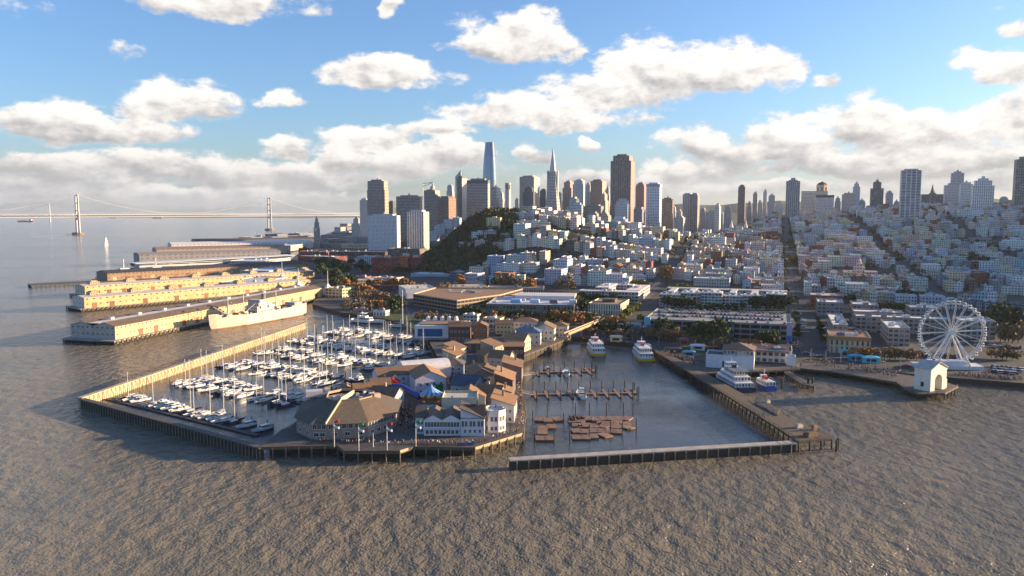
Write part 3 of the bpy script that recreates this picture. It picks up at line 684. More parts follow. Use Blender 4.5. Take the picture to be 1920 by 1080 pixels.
# ------------------------------------------------------------------ hillside houses in street blocks
PAL = [('white', (226, 224, 222)), ('white', (218, 216, 214)), ('cream', (222, 212, 194)), ('white', (222, 220, 216)), ('white', (214, 212, 208)), ('cream', (216, 204, 180)), ('pale grey', (186, 186, 188)), ('grey', (150, 148, 150)), ('beige', (200, 182, 160)),
       ('pale blue', (168, 188, 204)), ('blue grey', (158, 168, 178)), ('pink', (212, 180, 174)), ('tan', (196, 170, 142)), ('pale green', (188, 194, 184)), ('yellow', (216, 202, 164)),
       ('brown', (124, 98, 82)), ('brick red', (140, 78, 62)), ('white', (226, 226, 224)), ('cream', (222, 212, 192)), ('pale grey', (198, 198, 198))]
STOREY = {2: 'two-storey', 3: 'three-storey', 4: 'four-storey', 5: 'five-storey'}
def AB(a, b): return (a * CG + b * SG, -a * SG + b * CG)
A0, AP, B0, BP = 19.0, 146.0, 770.0, 103.0
KEEP = []                                         # discs kept free of houses: (X, Y, r)
for px, Y, r in ((1590, 948, 30), (1640, 948, 30), (1785, 922, 20), (1815, 922, 22), (1850, 922, 22), (1885, 922, 22), (1545, 775, 30), (1690, 690, 60),(1383, 1460, 34), (1616, 1010, 42), (1703, 1560, 34), (1838, 1262, 45), (1840, 1575, 30), (1483, 2005, 28), (1537, 2120, 50), (1545, 1990, 30)):
    KEEP.append(((px - CX) / F * Y, Y, r))
def shell(mb, rf, w, d, h, colr, st, near, kind):
    """walls into mb, roof pieces into rf; local frame x in [-w/2,w/2], y in [0,d], street front at y=0 (near) or y=d"""
    mb.col = colr; dark = tuple(c * .82 for c in colr)
    P = [(-w/2, 0), (w/2, 0), (w/2, d), (-w/2, d)]
    for q in range(4): mb.wall(P[q], P[(q+1) % 4], -4 if False else 0, h, c=colr if q in (0, 2) else dark if False else colr)
    rc = rnd.choice([lin(196, 192, 190), lin(170, 166, 166), lin(128, 124, 124), lin(92, 88, 88), lin(210, 206, 202), lin(150, 132, 118)])
    if kind == 'gable':
        rc = rnd.choice([lin(92, 84, 80), lin(120, 100, 86), lin(84, 86, 92), lin(134, 84, 66)])
        rf.gable(w, d, h, w * .28, .35, cy=d/2, c=rc)
        mb.gend(w, 0, h, w * .28); mb.gend(w, d, h, w * .28, flip=True)
    else:
        rf.face([(p[0], p[1], h - .02) for p in P], c=rc)
        t = .25                                    # parapet
        for x0, x1, y0, y1 in ((-w/2, w/2, 0, t), (-w/2, w/2, d - t, d), (-w/2, -w/2 + t, t, d - t), (w/2 - t, w/2, t, d - t)):
            rf.prism([(x0, y0), (x1, y0), (x1, y1), (x0, y1)], h, h + .7, c=colr)
        if rnd.random() < .55: rf.box(rnd.uniform(-w/4, w/4), rnd.uniform(d*.3, d*.8), h, rnd.uniform(1.5, 3.5), rnd.uniform(2, 4), rnd.uniform(1.6, 2.8), c=rnd.choice([colr, lin(180, 178, 176)]))
        if rnd.random() < .5: rf.box(rnd.uniform(-w/3, w/3), rnd.uniform(d*.2, d*.8), h, .9, .9, 1.8, c=lin(120, 90, 76))
    y0 = 0 if near else d; sgn = -1 if near else 1
    if rnd.random() < .7:
        nb = 1 if w < 8.5 else 2 if w < 15 else 3
        for k in range(nb):
            x = (k + .5) / nb * w - w/2; bw = min(2.6, w / nb * .45)
            q = [(x - bw/2, y0), (x - bw*.32, y0 + sgn * .9), (x + bw*.32, y0 + sgn * .9), (x + bw/2, y0)]
            if not near: q = q[::-1]
            sb = mb.bay; mb.bay = 1.0
            for i in range(3): mb.wall(q[i], q[i+1], 2.8, h - .4, zb=2.8)
            mb.bay = sb; rf.face([(p[0], p[1], h - .4) for p in q], c=colr)
def houses():
    recs = []
    bi = {}
    for j in range(0, 15):
        for k in range(-5, 6):
            a_lo = A0 + AP * k + 9.5; a_hi = A0 + AP * (k + 1) - 9.5
            b_lo = B0 + BP * j + 7.5; b_hi = B0 + BP * (j + 1) - 7.5
            for near in (True, False):
                a = a_lo + rnd.uniform(0, 3); idx = 0
                while a < a_hi - 6:
                    big = rnd.random() < .18
                    w = rnd.uniform(12, 22) if big else rnd.uniform(6.6, 8.8)
                    w = min(w, a_hi - a)
                    d = rnd.uniform(20, 29) if big else rnd.uniform(15, 24)
                    st = rnd.choice([3, 4, 4, 5]) if big else rnd.choice([2, 3, 3, 3, 4])
                    am = a + w/2; b0 = b_lo if near else b_hi - d
                    a += w + (0.12 if rnd.random() < .9 else rnd.uniform(2, 6))
                    X, Y = AB(am, b0)
                    if Y < (768 if X > 250 else 885 if X > 40 else 925) or Y > 2320: continue
                    c = X - SL * Y
                    dx, dy = X - HX, Y - HY
                    z = min(terr(*AB(am - w/2, b0)), terr(*AB(am + w/2, b0)), terr(*AB(am, b0 + d)))
                    zz = max(terr(*AB(am - w/2, b0)), terr(*AB(am + w/2, b0)), terr(*AB(am, b0 + d)))
                    if dx < 32 - max(0, (1150 - Y)) * .6 and z > 7 and Y < 1750: continue     # wooded flank
                    if (dx / 62) ** 2 + (dy / 60) ** 2 < 1: continue
                    if c < -470 or X < -60: continue
                    if zz - z > 17: continue
                    px, py = PIX((X, Y, z + 6))
                    if px > 2260 or px < 700: continue
                    if any((X - kx) ** 2 + (Y - ky) ** 2 < kr * kr for kx, ky, kr in KEEP): continue
                    if Y > 1750 and c < -150: continue            # downtown towers stand here
                    if rnd.random() < .035: continue
                    recs.append(dict(X=X, Y=Y, z=z - .4, w=w, d=d, h=st * 3.05 + 1.0 + (zz - z) * .7, st=st, big=big, near=near, pal=rnd.choice(PAL), j=j + 1, k=k, a=am, px=px))
    # the largest in the picture are objects of their own
    for r in recs: r['key'] = r['w'] * r['h'] / r['Y'] ** 2
    recs.sort(key=lambda r: -r['key'])
    cnt = {True: 0, False: 0}; solo = []; rest = []
    for r in recs:
        if r['px'] < 1925 and cnt[r['big']] < (240 if r['big'] else 290): cnt[r['big']] += 1; solo.append(r)
        else: rest.append(r)
    # ordinal of each within its row, block counted from the left
    rows = {}
    for r in solo: rows.setdefault((r['j'], r['k'], r['near'], r['big']), []).append(r)
    jmin = min(r['j'] for r in solo); kmins = {}
    for r in solo: kmins[r['j']] = min(kmins.get(r['j'], 99), r['k'])
    for (j, k, near, big), L in rows.items():
        L.sort(key=lambda r: r['a'])
        for i, r in enumerate(L):
            nm = 'apartment_building' if big else 'townhouse'; word = 'apartment building' if big else 'townhouse'
            mb = MB(3.0 if big else 2.6, 3.1); rf = MB()
            kind = 'gable' if (not big and rnd.random() < .30) else 'flat'
            cl = tuple(x * rnd.uniform(.92, 1.08) for x in lin(*r['pal'][1]))
            shell(mb, rf, r['w'], r['d'], r['h'], cl, r['st'], near, kind)
            o = mb.build(nm, M['f_house'], None, (r['X'], r['Y'], r['z']), -GA)
            rf.build('roof', M['roof'], o)
            rowname = 'first' if j == jmin else nth(j - jmin + 1)
            tag(o, f"{r['pal'][0]} {STOREY[r['st']]} {word}, {nth(i+1)} from left, {'near' if near else 'far'} side, {nth(k - kmins[j] + 1)} block, {rowname} row uphill", 'apartment building' if big else 'house',
                'apartment buildings in the hillside blocks' if big else 'townhouses in the hillside blocks')
    st = MB(); sr = MB()
    for r in rest:
        mb = MB(3.0 if r['big'] else 2.6, 3.1); rf = MB(); shell(mb, rf, r['w'], r['d'], r['h'], tuple(x * rnd.uniform(.92, 1.08) for x in lin(*r['pal'][1])), r['st'], r['near'], 'flat')
        T = Matrix.Translation((r['X'], r['Y'], r['z'])) @ Matrix.Rotation(-GA, 4, 'Z')
        st.add(mb, T); 
        i0 = len(st.m); st.add(rf, T)
        for q in range(i0, len(st.m)): st.m[q] = 1
    tag(st.build('distant_houses', [M['f_house'], M['roof']]), 'mass of pale distant houses covering the upper hillside', None, None, 'stuff')
    print('HOUSES', len(recs), cnt, len(rest))
houses()
def far_flats():
    q = MB(4, 3.4); r_ = random.Random(31)
    for i in range(90):
        px, Y = r_.uniform(604, 780), r_.uniform(1900, 4200); X = (px - CX) / F * Y
        if px < 604 + (Y - 1900) * .018: continue
        w, d, h = r_.uniform(25, 70), r_.uniform(25, 60), r_.uniform(7, 26); c = lin(*r_.choice([(150, 150, 156), (190, 186, 182), (120, 120, 128), (176, 160, 146), (110, 80, 74)])); b_ = MB(4, 3.4); b_.prism([(-w/2, 0), (w/2, 0), (w/2, d), (-w/2, d)], 0, h, c=c, capmi=1, capc=tuple(k * .8 for k in c)); q.add(b_, Matrix.Translation((X, Y, LZ)) @ Matrix.Rotation(-GA, 4, 'Z'))
    tag(q.build('distant_flats', [M['f_grid'], M['roof']]), 'hazy low blocks along the far shore behind the clock tower', None, None, 'stuff')
far_flats()

# ------------------------------------------------------------------ streets draped over the terrain
def streets():
    m, T, b = new_mat('street_asphalt'); tc = T.n('ShaderNodeTexCoord'); n = T.noise(tc.outputs['Object'], 0.08, 4.0, 0.6)
    T.put(b.inputs['Base Color'], T.mix(T.ramp(n, .3, .7), (0.045, 0.046, 0.05), (0.075, 0.074, 0.075))); b.inputs['Roughness'].default_value = 0.85
    M['asphalt'] = m
    pm = plain('road_paint', (0.6, 0.58, 0.52), 0.7, 0.2, 2.0); M['roadpaint'] = pm
    mk = MB()
    for k in range(-3, 6):
        a = A0 + AP * k; mb = MB()
        bs = [B0 - 150 + 12 * i for i in range(150)]
        if k >= 1: bs = [b for b in bs if b > 830 + 40 * k]
        if k <= -1: bs = [b for b in bs if b > 780]
        if k <= -2: bs = [b for b in bs if b > 1020]
        for b0, b1 in zip(bs[:-1], bs[1:]):
            q = []
            for aa, bb in ((a - 6, b0), (a + 6, b0), (a + 6, b1), (a - 6, b1)):
                X, Y = AB(aa, bb); z = max(terr(X, Y), LZ) + .35
                q.append((X, Y, z))
            if PIX(q[0])[0] < 700: continue
            mb.face(q)
            if k == 0 and b0 < 1000: 
                q2 = []
                for aa, bb in ((a - .1, b0), (a + .1, b0), (a + .1, b0 + 6), (a - .1, b0 + 6)):
                    X, Y = AB(aa, bb); q2.append((X, Y, max(terr(X, Y), LZ) + .36))
                mk.face(q2)
        if mb.f: tag(mb.build('road', m), 'asphalt street running straight uphill through the blocks', None, None, 'structure')
    # zebra crossings on the main street near the waterfront
    for bc in (622, 668, 690):
        for i in range(12):
            aa = A0 - 6.5 + i * 1.15; q2 = []
            for x, y in ((aa, bc), (aa + .6, bc), (aa + .6, bc + 3.5), (aa, bc + 3.5)):
                X, Y = AB(x, y); q2.append((X, Y, max(terr(X, Y), LZ) + .36))
            mk.face(q2)
    tag(mk.build('road_markings', pm), 'white road markings on the main street', None, None, 'structure')
    # waterfront boulevard
    mb = MB(); pts = [G(1990, 700, LZ), G(1780, 684, LZ), G(1500, 660, LZ), G(1230, 640, LZ), G(1000, 616, LZ), G(830, 604, LZ), G(735, 575, LZ), G(655, 545, LZ), G(618, 505, LZ), G(628, 468, LZ), G(655, 440, LZ)]
    for p, q in zip(pts[:-1], pts[1:]):
        d = (q - p); n = Vector((-d.y, d.x, 0)).normalized() * 10
        mb.face([p - n, q - n, q + n, p + n][::-1] if False else [p + n, p - n, q - n, q + n])
    mb.v = [(x, y, LZ + .03) for x, y, z in mb.v]
    tag(mb.build('road', m), 'broad waterfront boulevard', None, None, 'structure')
streets()
# ------------------------------------------------------------------ larger waterfront and foothill buildings
def frame(pL, pR, z=LZ, grid=None):
    if grid or isinstance(pL, Vector) or (grid is None and pL[0] > 1080):              # blocks on the street grid: yaw fixed, length from the right corner's sight line
        A = pL if isinstance(pL, Vector) else G(pL[0], pL[1], z); t = (pR[0] - CX) / F
        return A, -GA, (t * A.y - A.x) / (CG + t * SG)
    A, B = G(pL[0], pL[1], z), G(pR[0], pR[1], z)
    u = (B - A); L = u.length; u.normalize(); return A, math.atan2(u.y, u.x), L
def rooftop(o, L, d, H, n, seed, cols=None):
    r = random.Random(seed)
    for i in range(n):
        q = MB(); w = r.uniform(2.0, 5.5); e = r.uniform(1.5, 3.5); h = r.uniform(1.0, 2.4)
        x, y = r.uniform(w, L - w), r.uniform(e, d - e)
        q.col = r.choice(cols or [lin(176, 176, 178), lin(206, 204, 200), lin(120, 120, 124)])
        q.box(x, y, H, w, e, h); q.box(x + w * .2, y, H + h, w * .3, e * .5, .5)
        q.build('rooftop_unit', M['paint'], o)
def bld(pL, pR, d, H, mat, c, label, name='building', cat='building', roof=(0.35, 0.34, 0.33), bay=3.6, fl=3.4, z=LZ, units=3, parapet=.9, base=None):
    A, yaw, L = frame(pL, pR, z)
    mb = MB(bay, fl); mb.col = c
    P = [(0, 0), (L, 0), (L, d), (0, d)]
    mb.prism(P, -1.0, H, cap=False)
    o = mb.build(name, mat, None, (A.x, A.y, z), yaw); tag(o, label, cat)
    rf = MB(); rf.face([(p[0], p[1], H - .05) for p in P], c=roof); t = .35
    for x0, x1, y0, y1 in ((-.1, L + .1, -.1, t), (-.1, L + .1, d - t, d + .1), (-.1, t, t, d - t), (L - t, L + .1, t, d - t)):
        rf.prism([(x0, y0), (x1, y0), (x1, y1), (x0, y1)], H, H + parapet, c=tuple(k * .95 for k in c))
    rf.build('roof', M['roof'], o)
    rooftop(o, L, d, H, units, label.__hash__() if False else len(label) * 7 + int(pL[0]))
    return o, L
WR = lin(226, 220, 214)
def waterfront():
    b = bld
    # concrete garage with rooftop parking
    A, yaw, L = frame((1209, 628), (1488, 646)); d = 64; H = 11.6
    e = empty('parking_garage', A, yaw, 'long three-level concrete parking garage with cars on its open roof', 'parking garage')
    q = MB(); q.col = lin(128, 124, 120)
    for k in range(4):
        z = k * 3.75; q.prism([(0, 0), (L, 0), (L, d), (0, d)], z, z + .45, bottom=True)
        if k: q.prism([(0, -.15), (L, -.15), (L, .1), (0, .1)], z - .3, z + 1.0); q.prism([(-.15, 0), (.1, 0), (.1, d), (-.15, d)], z - .3, z + 1.0); q.prism([(L - .1, 0), (L + .15, 0), (L + .15, d), (L - .1, d)], z - .3, z + 1.0)
    q.build('floor_slabs', M['concrete'], e)
    q = MB(); q.col = lin(140, 136, 130); n = int(L / 6.6); q.box(0, 0, 0, .7, .7, H); me = q.mesh('column', M['concrete'])
    parts_at('column', me, e, [(i * L / n, -.22, 0) for i in range(n + 1)] + [(-.22 if s == 0 else L + .22, d * (i + 1) / 7, 0) for i in range(7) for s in (0, 1)])
    q = MB(); q.prism([(.5, 3), (L - .5, 3), (L - .5, d - 1), (.5, d - 1)], .5, H - .6, c=(0.02, 0.02, 0.022)); q.build('interior_shade_block', M['paint'], e)  # near-black block paints the shade between the parking decks
    q = MB(); q.box(2, -1.6, 0, 4.5, 2.2, H + 2, c=lin(110, 176, 200)); q.build('stair_tower', M['paint'], e)['label'] = 'pale blue corner stair tower'
    q = MB(2, 3); q.box(L * .60, -1.4, 0, 5.5, 2.2, H + 1.2, c=lin(60, 96, 140)); q.build('stair_tower', M['f_glass'], e)['label'] = 'dark blue glazed stair tower'
    q = MB(); q.box(L - 1.0, -1.2, 0, 3.6, 1.6, H + 2.2, c=lin(186, 170, 190)); q.box(L - 1.0, -2.1, 0, 3.0, .2, 4.5, c=lin(70, 120, 190)); q.build('mural_panel', M['paint'], e)
    global GARAGE; GARAGE = (A, yaw, L, d, LZ + H + .1)
    # hotels behind the garage
    A, yaw, L = frame((1236, 574), (1481, 577))
    e = empty('hotel', A, yaw, 'sprawling white balconied low hotel behind the parking garage', 'hotel')
    n = 6
    for i in range(n):
        q = MB(3.2, 3.0); q.col = lin(206, 202, 196); w = L / n * (.94 if i % 2 else .99); y0 = 0 if i % 2 == 0 else 5
        q.prism([(i*L/n, y0), (i*L/n + w, y0), (i*L/n + w, y0 + 16), (i*L/n, y0 + 16)], 0, 11 + (i % 3) * 1.4, cap=False); q.build('front_wing', M['f_balc'], e)
        q = MB(); z = 11 + (i % 3) * 1.4; q.prism([(i*L/n, y0), (i*L/n + w, y0), (i*L/n + w, y0 + 16), (i*L/n, y0 + 16)], z, z + .8, c=WR)
        for k in range(3): q.box(i*L/n + w * (.2 + .3 * k), y0 + 8, z + .8, 3, 3.5, 1.8, c=rnd.choice([WR, lin(150, 150, 150)]))
        q.build('roof', M['roof'], e)
        q = MB(3.2, 3.0); q.col = lin(196, 194, 190); q.prism([(i*L/n + w*.3, y0 + 16.02), (i*L/n + w * .62, y0 + 16.02), (i*L/n + w*.62, y0 + 52), (i*L/n + w*.3, y0 + 52)], 0, 12.5, cap=False); q.build('cross_wing', M['f_balc'], e)
        q = MB(); q.prism([(i*L/n + w*.3, y0 + 16.02), (i*L/n + w * .62, y0 + 16.02), (i*L/n + w*.62, y0 + 52), (i*L/n + w*.3, y0 + 52)], 12.5, 13.2, c=lin(200, 196, 190)); q.build('roof', M['roof'], e)
    q = MB(3.2, 3.0); q.col = lin(200, 198, 194); q.prism([(0, 52.1), (L, 52.1), (L, 66), (0, 66)], 0, 12, cap=False); q.build('rear_wing', M['f_balc'], e)
    q = MB(); q.prism([(0, 52.1), (L, 52.1), (L, 66), (0, 66)], 12, 12.7, c=lin(170, 168, 166)); q.build('roof', M['roof'], e)
    A, yaw, L = frame((1085, 564), (1198, 570), LZ, True)
    e = empty('hotel', A, yaw, 'pinkish white courtyard hotel left of the sprawling balconied hotel', 'hotel')
    for nm, P, H in (('front_wing', [(0, 0), (L, 0), (L, 14), (0, 14)], 10), ('side_wing', [(L - 15, 14.1), (L, 14.1), (L, 76), (L - 15, 76)], 10.4), ('side_wing', [(14, 14.1), (28, 14.1), (28, 62), (14, 62)], 12.5), ('rear_wing', [(28.1, 56), (L - 15.1, 56), (L - 15.1, 70), (28.1, 70)], 11.6)):
        q = MB(3.4, 3.1); q.col = lin(216, 204, 196); q.prism(P, 0, H, cap=False); w = q.build(nm, M['f_balc'], e)
        q = MB(); q.prism(P, H, H + .7, c=lin(224, 208, 200)); 
        for k in range(4): q.box((P[0][0] + P[1][0]) / 2 + rnd.uniform(-5, 5), (P[0][1] + P[2][1]) / 2 + rnd.uniform(-5, 5), H + .7, 2.4, 2.4, 1.6, c=lin(200, 190, 186))
        q.build('roof', M['roof'], e)
    # tan roofed office with colonnade windows
    o, L = b((1103, 588), (1165, 596), 42, 8.6, M['f_vert'], lin(206, 196, 170), 'two-storey cream office with tan flat roof and tall windows', 'office_building', 'office', roof=lin(176, 140, 108), bay=2.2, fl=4.2, units=0)
    q = MB(); q.box(L * .5, 24, 8.6, L * .4, 12, 2.8, c=lin(90, 74, 64)); q.build('rooftop_plant', M['paint'], o)
    o, L = b((911, 589), (1076, 592), 74, 8.4, M['f_grid'], lin(120, 116, 104), 'long low grey office with white roof and rooftop plant', 'office_building', 'office', roof=lin(206, 204, 206), bay=3.0, fl=4.2, units=9)
    q = MB(); q.prism([(20, 44), (L - 2, 44), (L - 2, 73), (20, 73)], 8.4, 12.2, c=lin(214, 204, 198)); q.build('upper_storey', M['paint'], o)
    for i in range(4):
        q = MB(); q.box(24 + i * 17, 20, 8.4, 9 - i, 7, 3.2, c=[lin(150, 176, 206), lin(190, 200, 210), lin(110, 100, 98), lin(206, 206, 206)][i]); q.build('rooftop_unit', M['paint'], o)
    # angled brown garage
    P = [G(775, 572, LZ), G(857, 586, LZ), G(938, 574, LZ)]; P += [P[2] + Vector((22, 58, 0)), P[0] + Vector((16, 62, 0))]
    c0 = P[0].copy(); loc = [(p.x - c0.x, p.y - c0.y) for p in P]
    e = empty('parking_garage', c0, 0, 'angled brown concrete garage with tan roof behind the lawn', 'parking garage')
    q = MB(5.2, 3.3); q.col = lin(140, 118, 98); q.prism(loc, 0, 10.2, cap=False); q.build('deck_fronts', M['f_garage'], e)
    q = MB(); q.face([(x, y, 10.15) for x, y in loc], c=lin(150, 116, 88))
    for i in range(5):
        a, c_ = Vector((*loc[i], 10.7)), Vector((*loc[(i + 1) % 5], 10.7)); q.bar(a, c_, .4, 1.0, c=lin(190, 160, 130))
    q.build('roof', M['roof'], e)
    for i in range(7):
        q = MB(); q.box(34 + i * 4.5 + rnd.uniform(-3, 3), 26 + rnd.uniform(-14, 14), 10.15, rnd.uniform(3, 9), rnd.uniform(2, 4), rnd.uniform(1, 2), rnd.uniform(-.4, .4), c=rnd.choice([lin(206, 196, 186), lin(150, 160, 160)])); q.build('rooftop_unit', M['paint'], e)
    o, L = b((761, 560), (817, 558), 40, 9.5, M['paint'], lin(212, 210, 210), 'plain white windowless box behind the angled brown garage', 'warehouse', 'warehouse', roof=lin(206, 196, 186), units=7)
    b((840, 552), (912, 550), 22, 7.6, M['f_house'], lin(224, 206, 184), 'short sunlit cream block at the end of a long low shed', 'warehouse', 'warehouse', roof=lin(196, 176, 156), bay=6)
    b((912, 551), (1018, 552), 24, 6.4, M['f_grid'], lin(186, 168, 150), 'long low beige shed with a strip of dark windows', 'warehouse', 'warehouse', roof=lin(186, 160, 140), bay=2.6, fl=6)
    b((880, 560), (1010, 562), 20, 4.2, M['f_grid'], lin(176, 150, 132), 'low brown roofed annex in front of the long beige shed', 'warehouse', 'warehouse', roof=lin(180, 150, 128), bay=3, fl=4)
    b((844, 524), (946, 526), 40, 9.5, M['f_rib'], lin(120, 128, 140), 'long blue grey building with pale roof below the wooded cliff', 'office_building', 'office', roof=lin(190, 186, 184), bay=4)
    b((1000, 538), (1082, 540), 30, 8.5, M['f_house'], lin(200, 196, 196), 'pale low building behind the orange trees', 'office_building', 'office', roof=lin(176, 170, 168))
    b((850, 540), (905, 541), 22, 6.2, M['f_house'], lin(186, 172, 160), 'small tan flat roofed building below the blue grey one', 'office_building', 'office', roof=lin(196, 186, 176))
    b((883, 508), (924, 506), 30, 11, M['f_rib'], lin(96, 106, 124), 'small slate blue box building at the foot of the wooded cliff', 'office_building', 'office', roof=lin(120, 128, 140))
    b((770, 520), (842, 522), 30, 4.5, M['paint'], lin(170, 176, 186), 'low pale pavilion with a white tented roof', 'pavilion', 'pavilion', roof=lin(222, 222, 226))
    # red brick complex
    A, yaw, L = frame((697, 512), (790, 512)); e = empty('brick_warehouse', A, yaw, 'large red brick building with a corner bay coloured as if sunlit', 'warehouse')
    for nm, P, H, cc in (('left_wing', [(0, 0), (L * .58, 0), (L * .58, 34), (0, 34)], 21, (150, 68, 48)), ('corner_bay', [(L * .581, -5), (L * .74, -5), (L * .74, 30), (L * .581, 30)], 24, (196, 104, 62)), ('right_wing', [(L * .741, 0), (L, 0), (L, 40), (L * .741, 40)], 21, (134, 52, 42))):  # corner bay's sunlit look is painted as a brighter brick
        q = MB(4.4, 3.6); q.col = lin(*cc); q.prism(P, 0, H, cap=False); q.build(nm, M['f_house'], e)
        q = MB(); q.prism(P, H, H + 1, c=lin(*cc)); q.box((P[0][0] + P[1][0]) / 2, 16, H + 1, 9, 6, 3, c=lin(206, 186, 160)); q.build('roof', M['roof'], e)
    k = 0
    BL = [((559, 490), (627, 492), 40, 9, 'f_grid', (118, 52, 46), 'low red brick block nearest the boulevard with pale roof', (196, 190, 190)), ((617, 481), (718, 482), 50, 9, 'f_rib', (96, 52, 56), 'long maroon brick block with dark roof rows', (120, 96, 104)),
          ((727, 483), (787, 484), 36, 17, 'f_balc', (126, 116, 110), 'grey balconied apartment block with many ledges above red brick building', (110, 104, 104)), ((670, 498), (702, 499), 26, 15, 'f_vert', (196, 196, 196), 'white striped apartment block left of the red brick building', (170, 170, 170)),
          ((790, 502), (822, 503), 32, 19, 'f_house', (186, 190, 180), 'pale green white apartment block right of the red brick building', (170, 170, 168)), ((822, 503), (852, 504), 32, 18, 'f_house', (150, 158, 164), 'grey apartment block at the cliff foot beside a pale green one', (150, 150, 150)),
          ((640, 466), (700, 467), 40, 10, 'f_grid', (206, 186, 156), 'sunlit cream flat roofed block among maroon roofs', (220, 206, 186)), ((705, 462), (800, 463), 60, 11, 'f_rib', (104, 66, 72), 'wide maroon roofed block below the white apartment slab', (124, 96, 104)),
          ((620, 456), (690, 457), 40, 9, 'f_rib', (196, 190, 186), 'pale low block behind sunlit cream roofs', (206, 200, 196)), ((590, 506), (640, 508), 30, 5, 'paint', (150, 150, 156), 'low grey depot roof among dark trees', (196, 196, 200)), ((640, 502), (672, 503), 30, 7, 'f_rib', (120, 128, 140), 'grey blue low office left of white striped apartments', (170, 176, 184)),
          ((800, 462), (850, 462), 40, 13, 'f_house', (110, 62, 56), 'dark brick block at the left foot of the wooded hill', (130, 110, 104)), ((560, 478), (612, 479), 36, 7, 'paint', (130, 82, 74), 'low brick depot beside the harbour road', (180, 170, 166))]
    for pL, pR, d, H, mt, cc, lab, rc in BL: b(pL, pR, d, H, M[mt], lin(*cc), lab, 'city_block', 'building', roof=lin(*rc), units=5)
    BG = [((690, 545), (780, 548), 30, 5.5, (110, 66, 54), 'low rust brick shed behind the orange trees', (206, 180, 160)), ((670, 533), (760, 530), 34, 4.5, (170, 160, 150), 'low pale flat shed on the boulevard side', (206, 190, 176))]
    for pL, pR, d, H, cc, lab, rc in BG: b(pL, pR, d, H, M['f_grid'], lin(*cc), lab, 'warehouse', 'warehouse', roof=lin(*rc), units=4)
    # right of the main street
    b((1519, 578), (1582, 574), 34, 11.5, M['f_grid'], lin(128, 66, 48), 'red brick block with pale roof on the main street corner', 'brick_warehouse', 'warehouse', roof=lin(186, 180, 176), bay=3.2, units=4)
    o, L = b((1554, 661), (1640, 662), 26, 10.2, M['f_vert'], lin(190, 172, 142), 'tan shop building with a brown top band facing the promenade', 'shopping_centre', 'shops', roof=lin(206, 200, 194), bay=3.0, fl=4.6, units=6)
    q = MB(); q.prism([(-.3, -.3), (L + .3, -.3), (L + .3, 26.2), (-.3, 26.2)], 8.3, 10.6, c=lin(160, 114, 72)); q.build('brown_band', M['paint'], o)
    A = G(1554, 661, LZ) + Vector((SG, CG, 0)) * 26.6
    b((1560, 640), (1596, 624), 66, 11, M['f_grid'], lin(160, 150, 140), 'grey shop wing with white roof behind the tan shop building', 'shopping_centre', 'shops', roof=WR, units=4)
    b((1664, 647), (1714, 648), 42, 11.2, M['f_grid'], lin(166, 158, 146), 'grey four-sided shop block with white roof left of the big wheel', 'shopping_centre', 'shops', roof=WR, units=3)
    b((1604, 622), (1792, 626), 18, 11.2, M['f_grid'], lin(150, 142, 134), 'long grey shop wing with white roof behind the big wheel', 'shopping_centre', 'shops', roof=WR, units=6)
    b((1798, 634), (1876, 632), 26, 12, M['f_grid'], lin(166, 158, 146), 'tan grey shop block right of the big wheel hub', 'shopping_centre', 'shops', roof=lin(206, 204, 204), units=5)
    b((1532, 592), (1586, 592), 30, 11.4, M['f_grid'], lin(146, 140, 134), 'grey shop block with white roof next to the red brick corner', 'shopping_centre', 'shops', roof=WR, units=4)
    b((1598, 594), (1652, 598), 30, 10, M['f_grid'], lin(140, 134, 130), 'middle grey shop block with white roof and dark gaps', 'shopping_centre', 'shops', roof=WR, units=4)
    b((1600, 607), (1700, 598), 20, 9.4, M['f_grid'], lin(150, 142, 136), 'wide grey shop block with white roof behind the wheel\'s left rim', 'shopping_centre', 'shops', roof=WR, units=5)
    b((1706, 600), (1772, 598), 26, 9.8, M['f_grid'], lin(156, 148, 140), 'grey shop block with white roof behind the wheel\'s top', 'shopping_centre', 'shops', roof=WR, units=5)
    for i in range(9):
        p = G(1652 + i * 18, 661 + i * 1.6, LZ); e = empty('market_stall', p, -GA, f'dark market stall on the promenade, {nth(i + 1)} from left before the shop blocks', 'market stall', 'market stalls by the wheel')
        q = MB(); q.col = [(.03, .03, .035), lin(90, 60, 50), lin(50, 54, 60)][i % 3]; q.box(0, 0, 0, 4.6, 3.4, 2.4); q.build('booth', M['paint'], e); q = MB(); q.hip(4.6, 3.4, 2.4, 1.0, .4, c=[lin(40, 42, 48), lin(60, 50, 46), lin(150, 84, 50)][(i * 2) % 3]); q.build('canopy', M['paint'], e)
    # terraces on the right
    for i in range(8):
        pL, pR = (1813 + i * 15.6, 584 + i * 1.8), (1813 + (i + .96) * 15.6, 584 + (i + .96) * 1.8)
        o, L = b(pL, pR, 16, 9.5, M['f_house'], lin(96, 108, 120), f'slate blue bay fronted terrace house, {nth(i+1)} from left in the row', 'terrace_house', 'house', roof=lin(176, 140, 126), bay=2.6, units=1)
        o['group'] = 'slate blue terrace at the right edge'
        for k in range(2):
            q = MB(2.4, 3.0); q.col = lin(170, 178, 184); q.prism([(L*(.2+.5*k), -1), (L*(.2+.5*k) + 2.3, -1), (L*(.2+.5*k) + 2.3, 0), (L*(.2+.5*k), 0)], .5, 9.2); q.build('bay_window', M['f_house'], o)
    for i in range(7):
        pL, pR = (1770 + i * 19.5, 529 + i * .8), (1770 + (i + .97) * 19.5, 529 + (i + .97) * .8)
        o, L = b(pL, pR, 18, 9.5 + (i % 3), M['f_house'], lin(206, 206, 206), f'white stucco terrace house, {nth(i+1)} from left in the white row', 'terrace_house', 'house', roof=lin(190, 190, 190), bay=2.8, units=1, z=10)
        o['group'] = 'white terrace on the right'
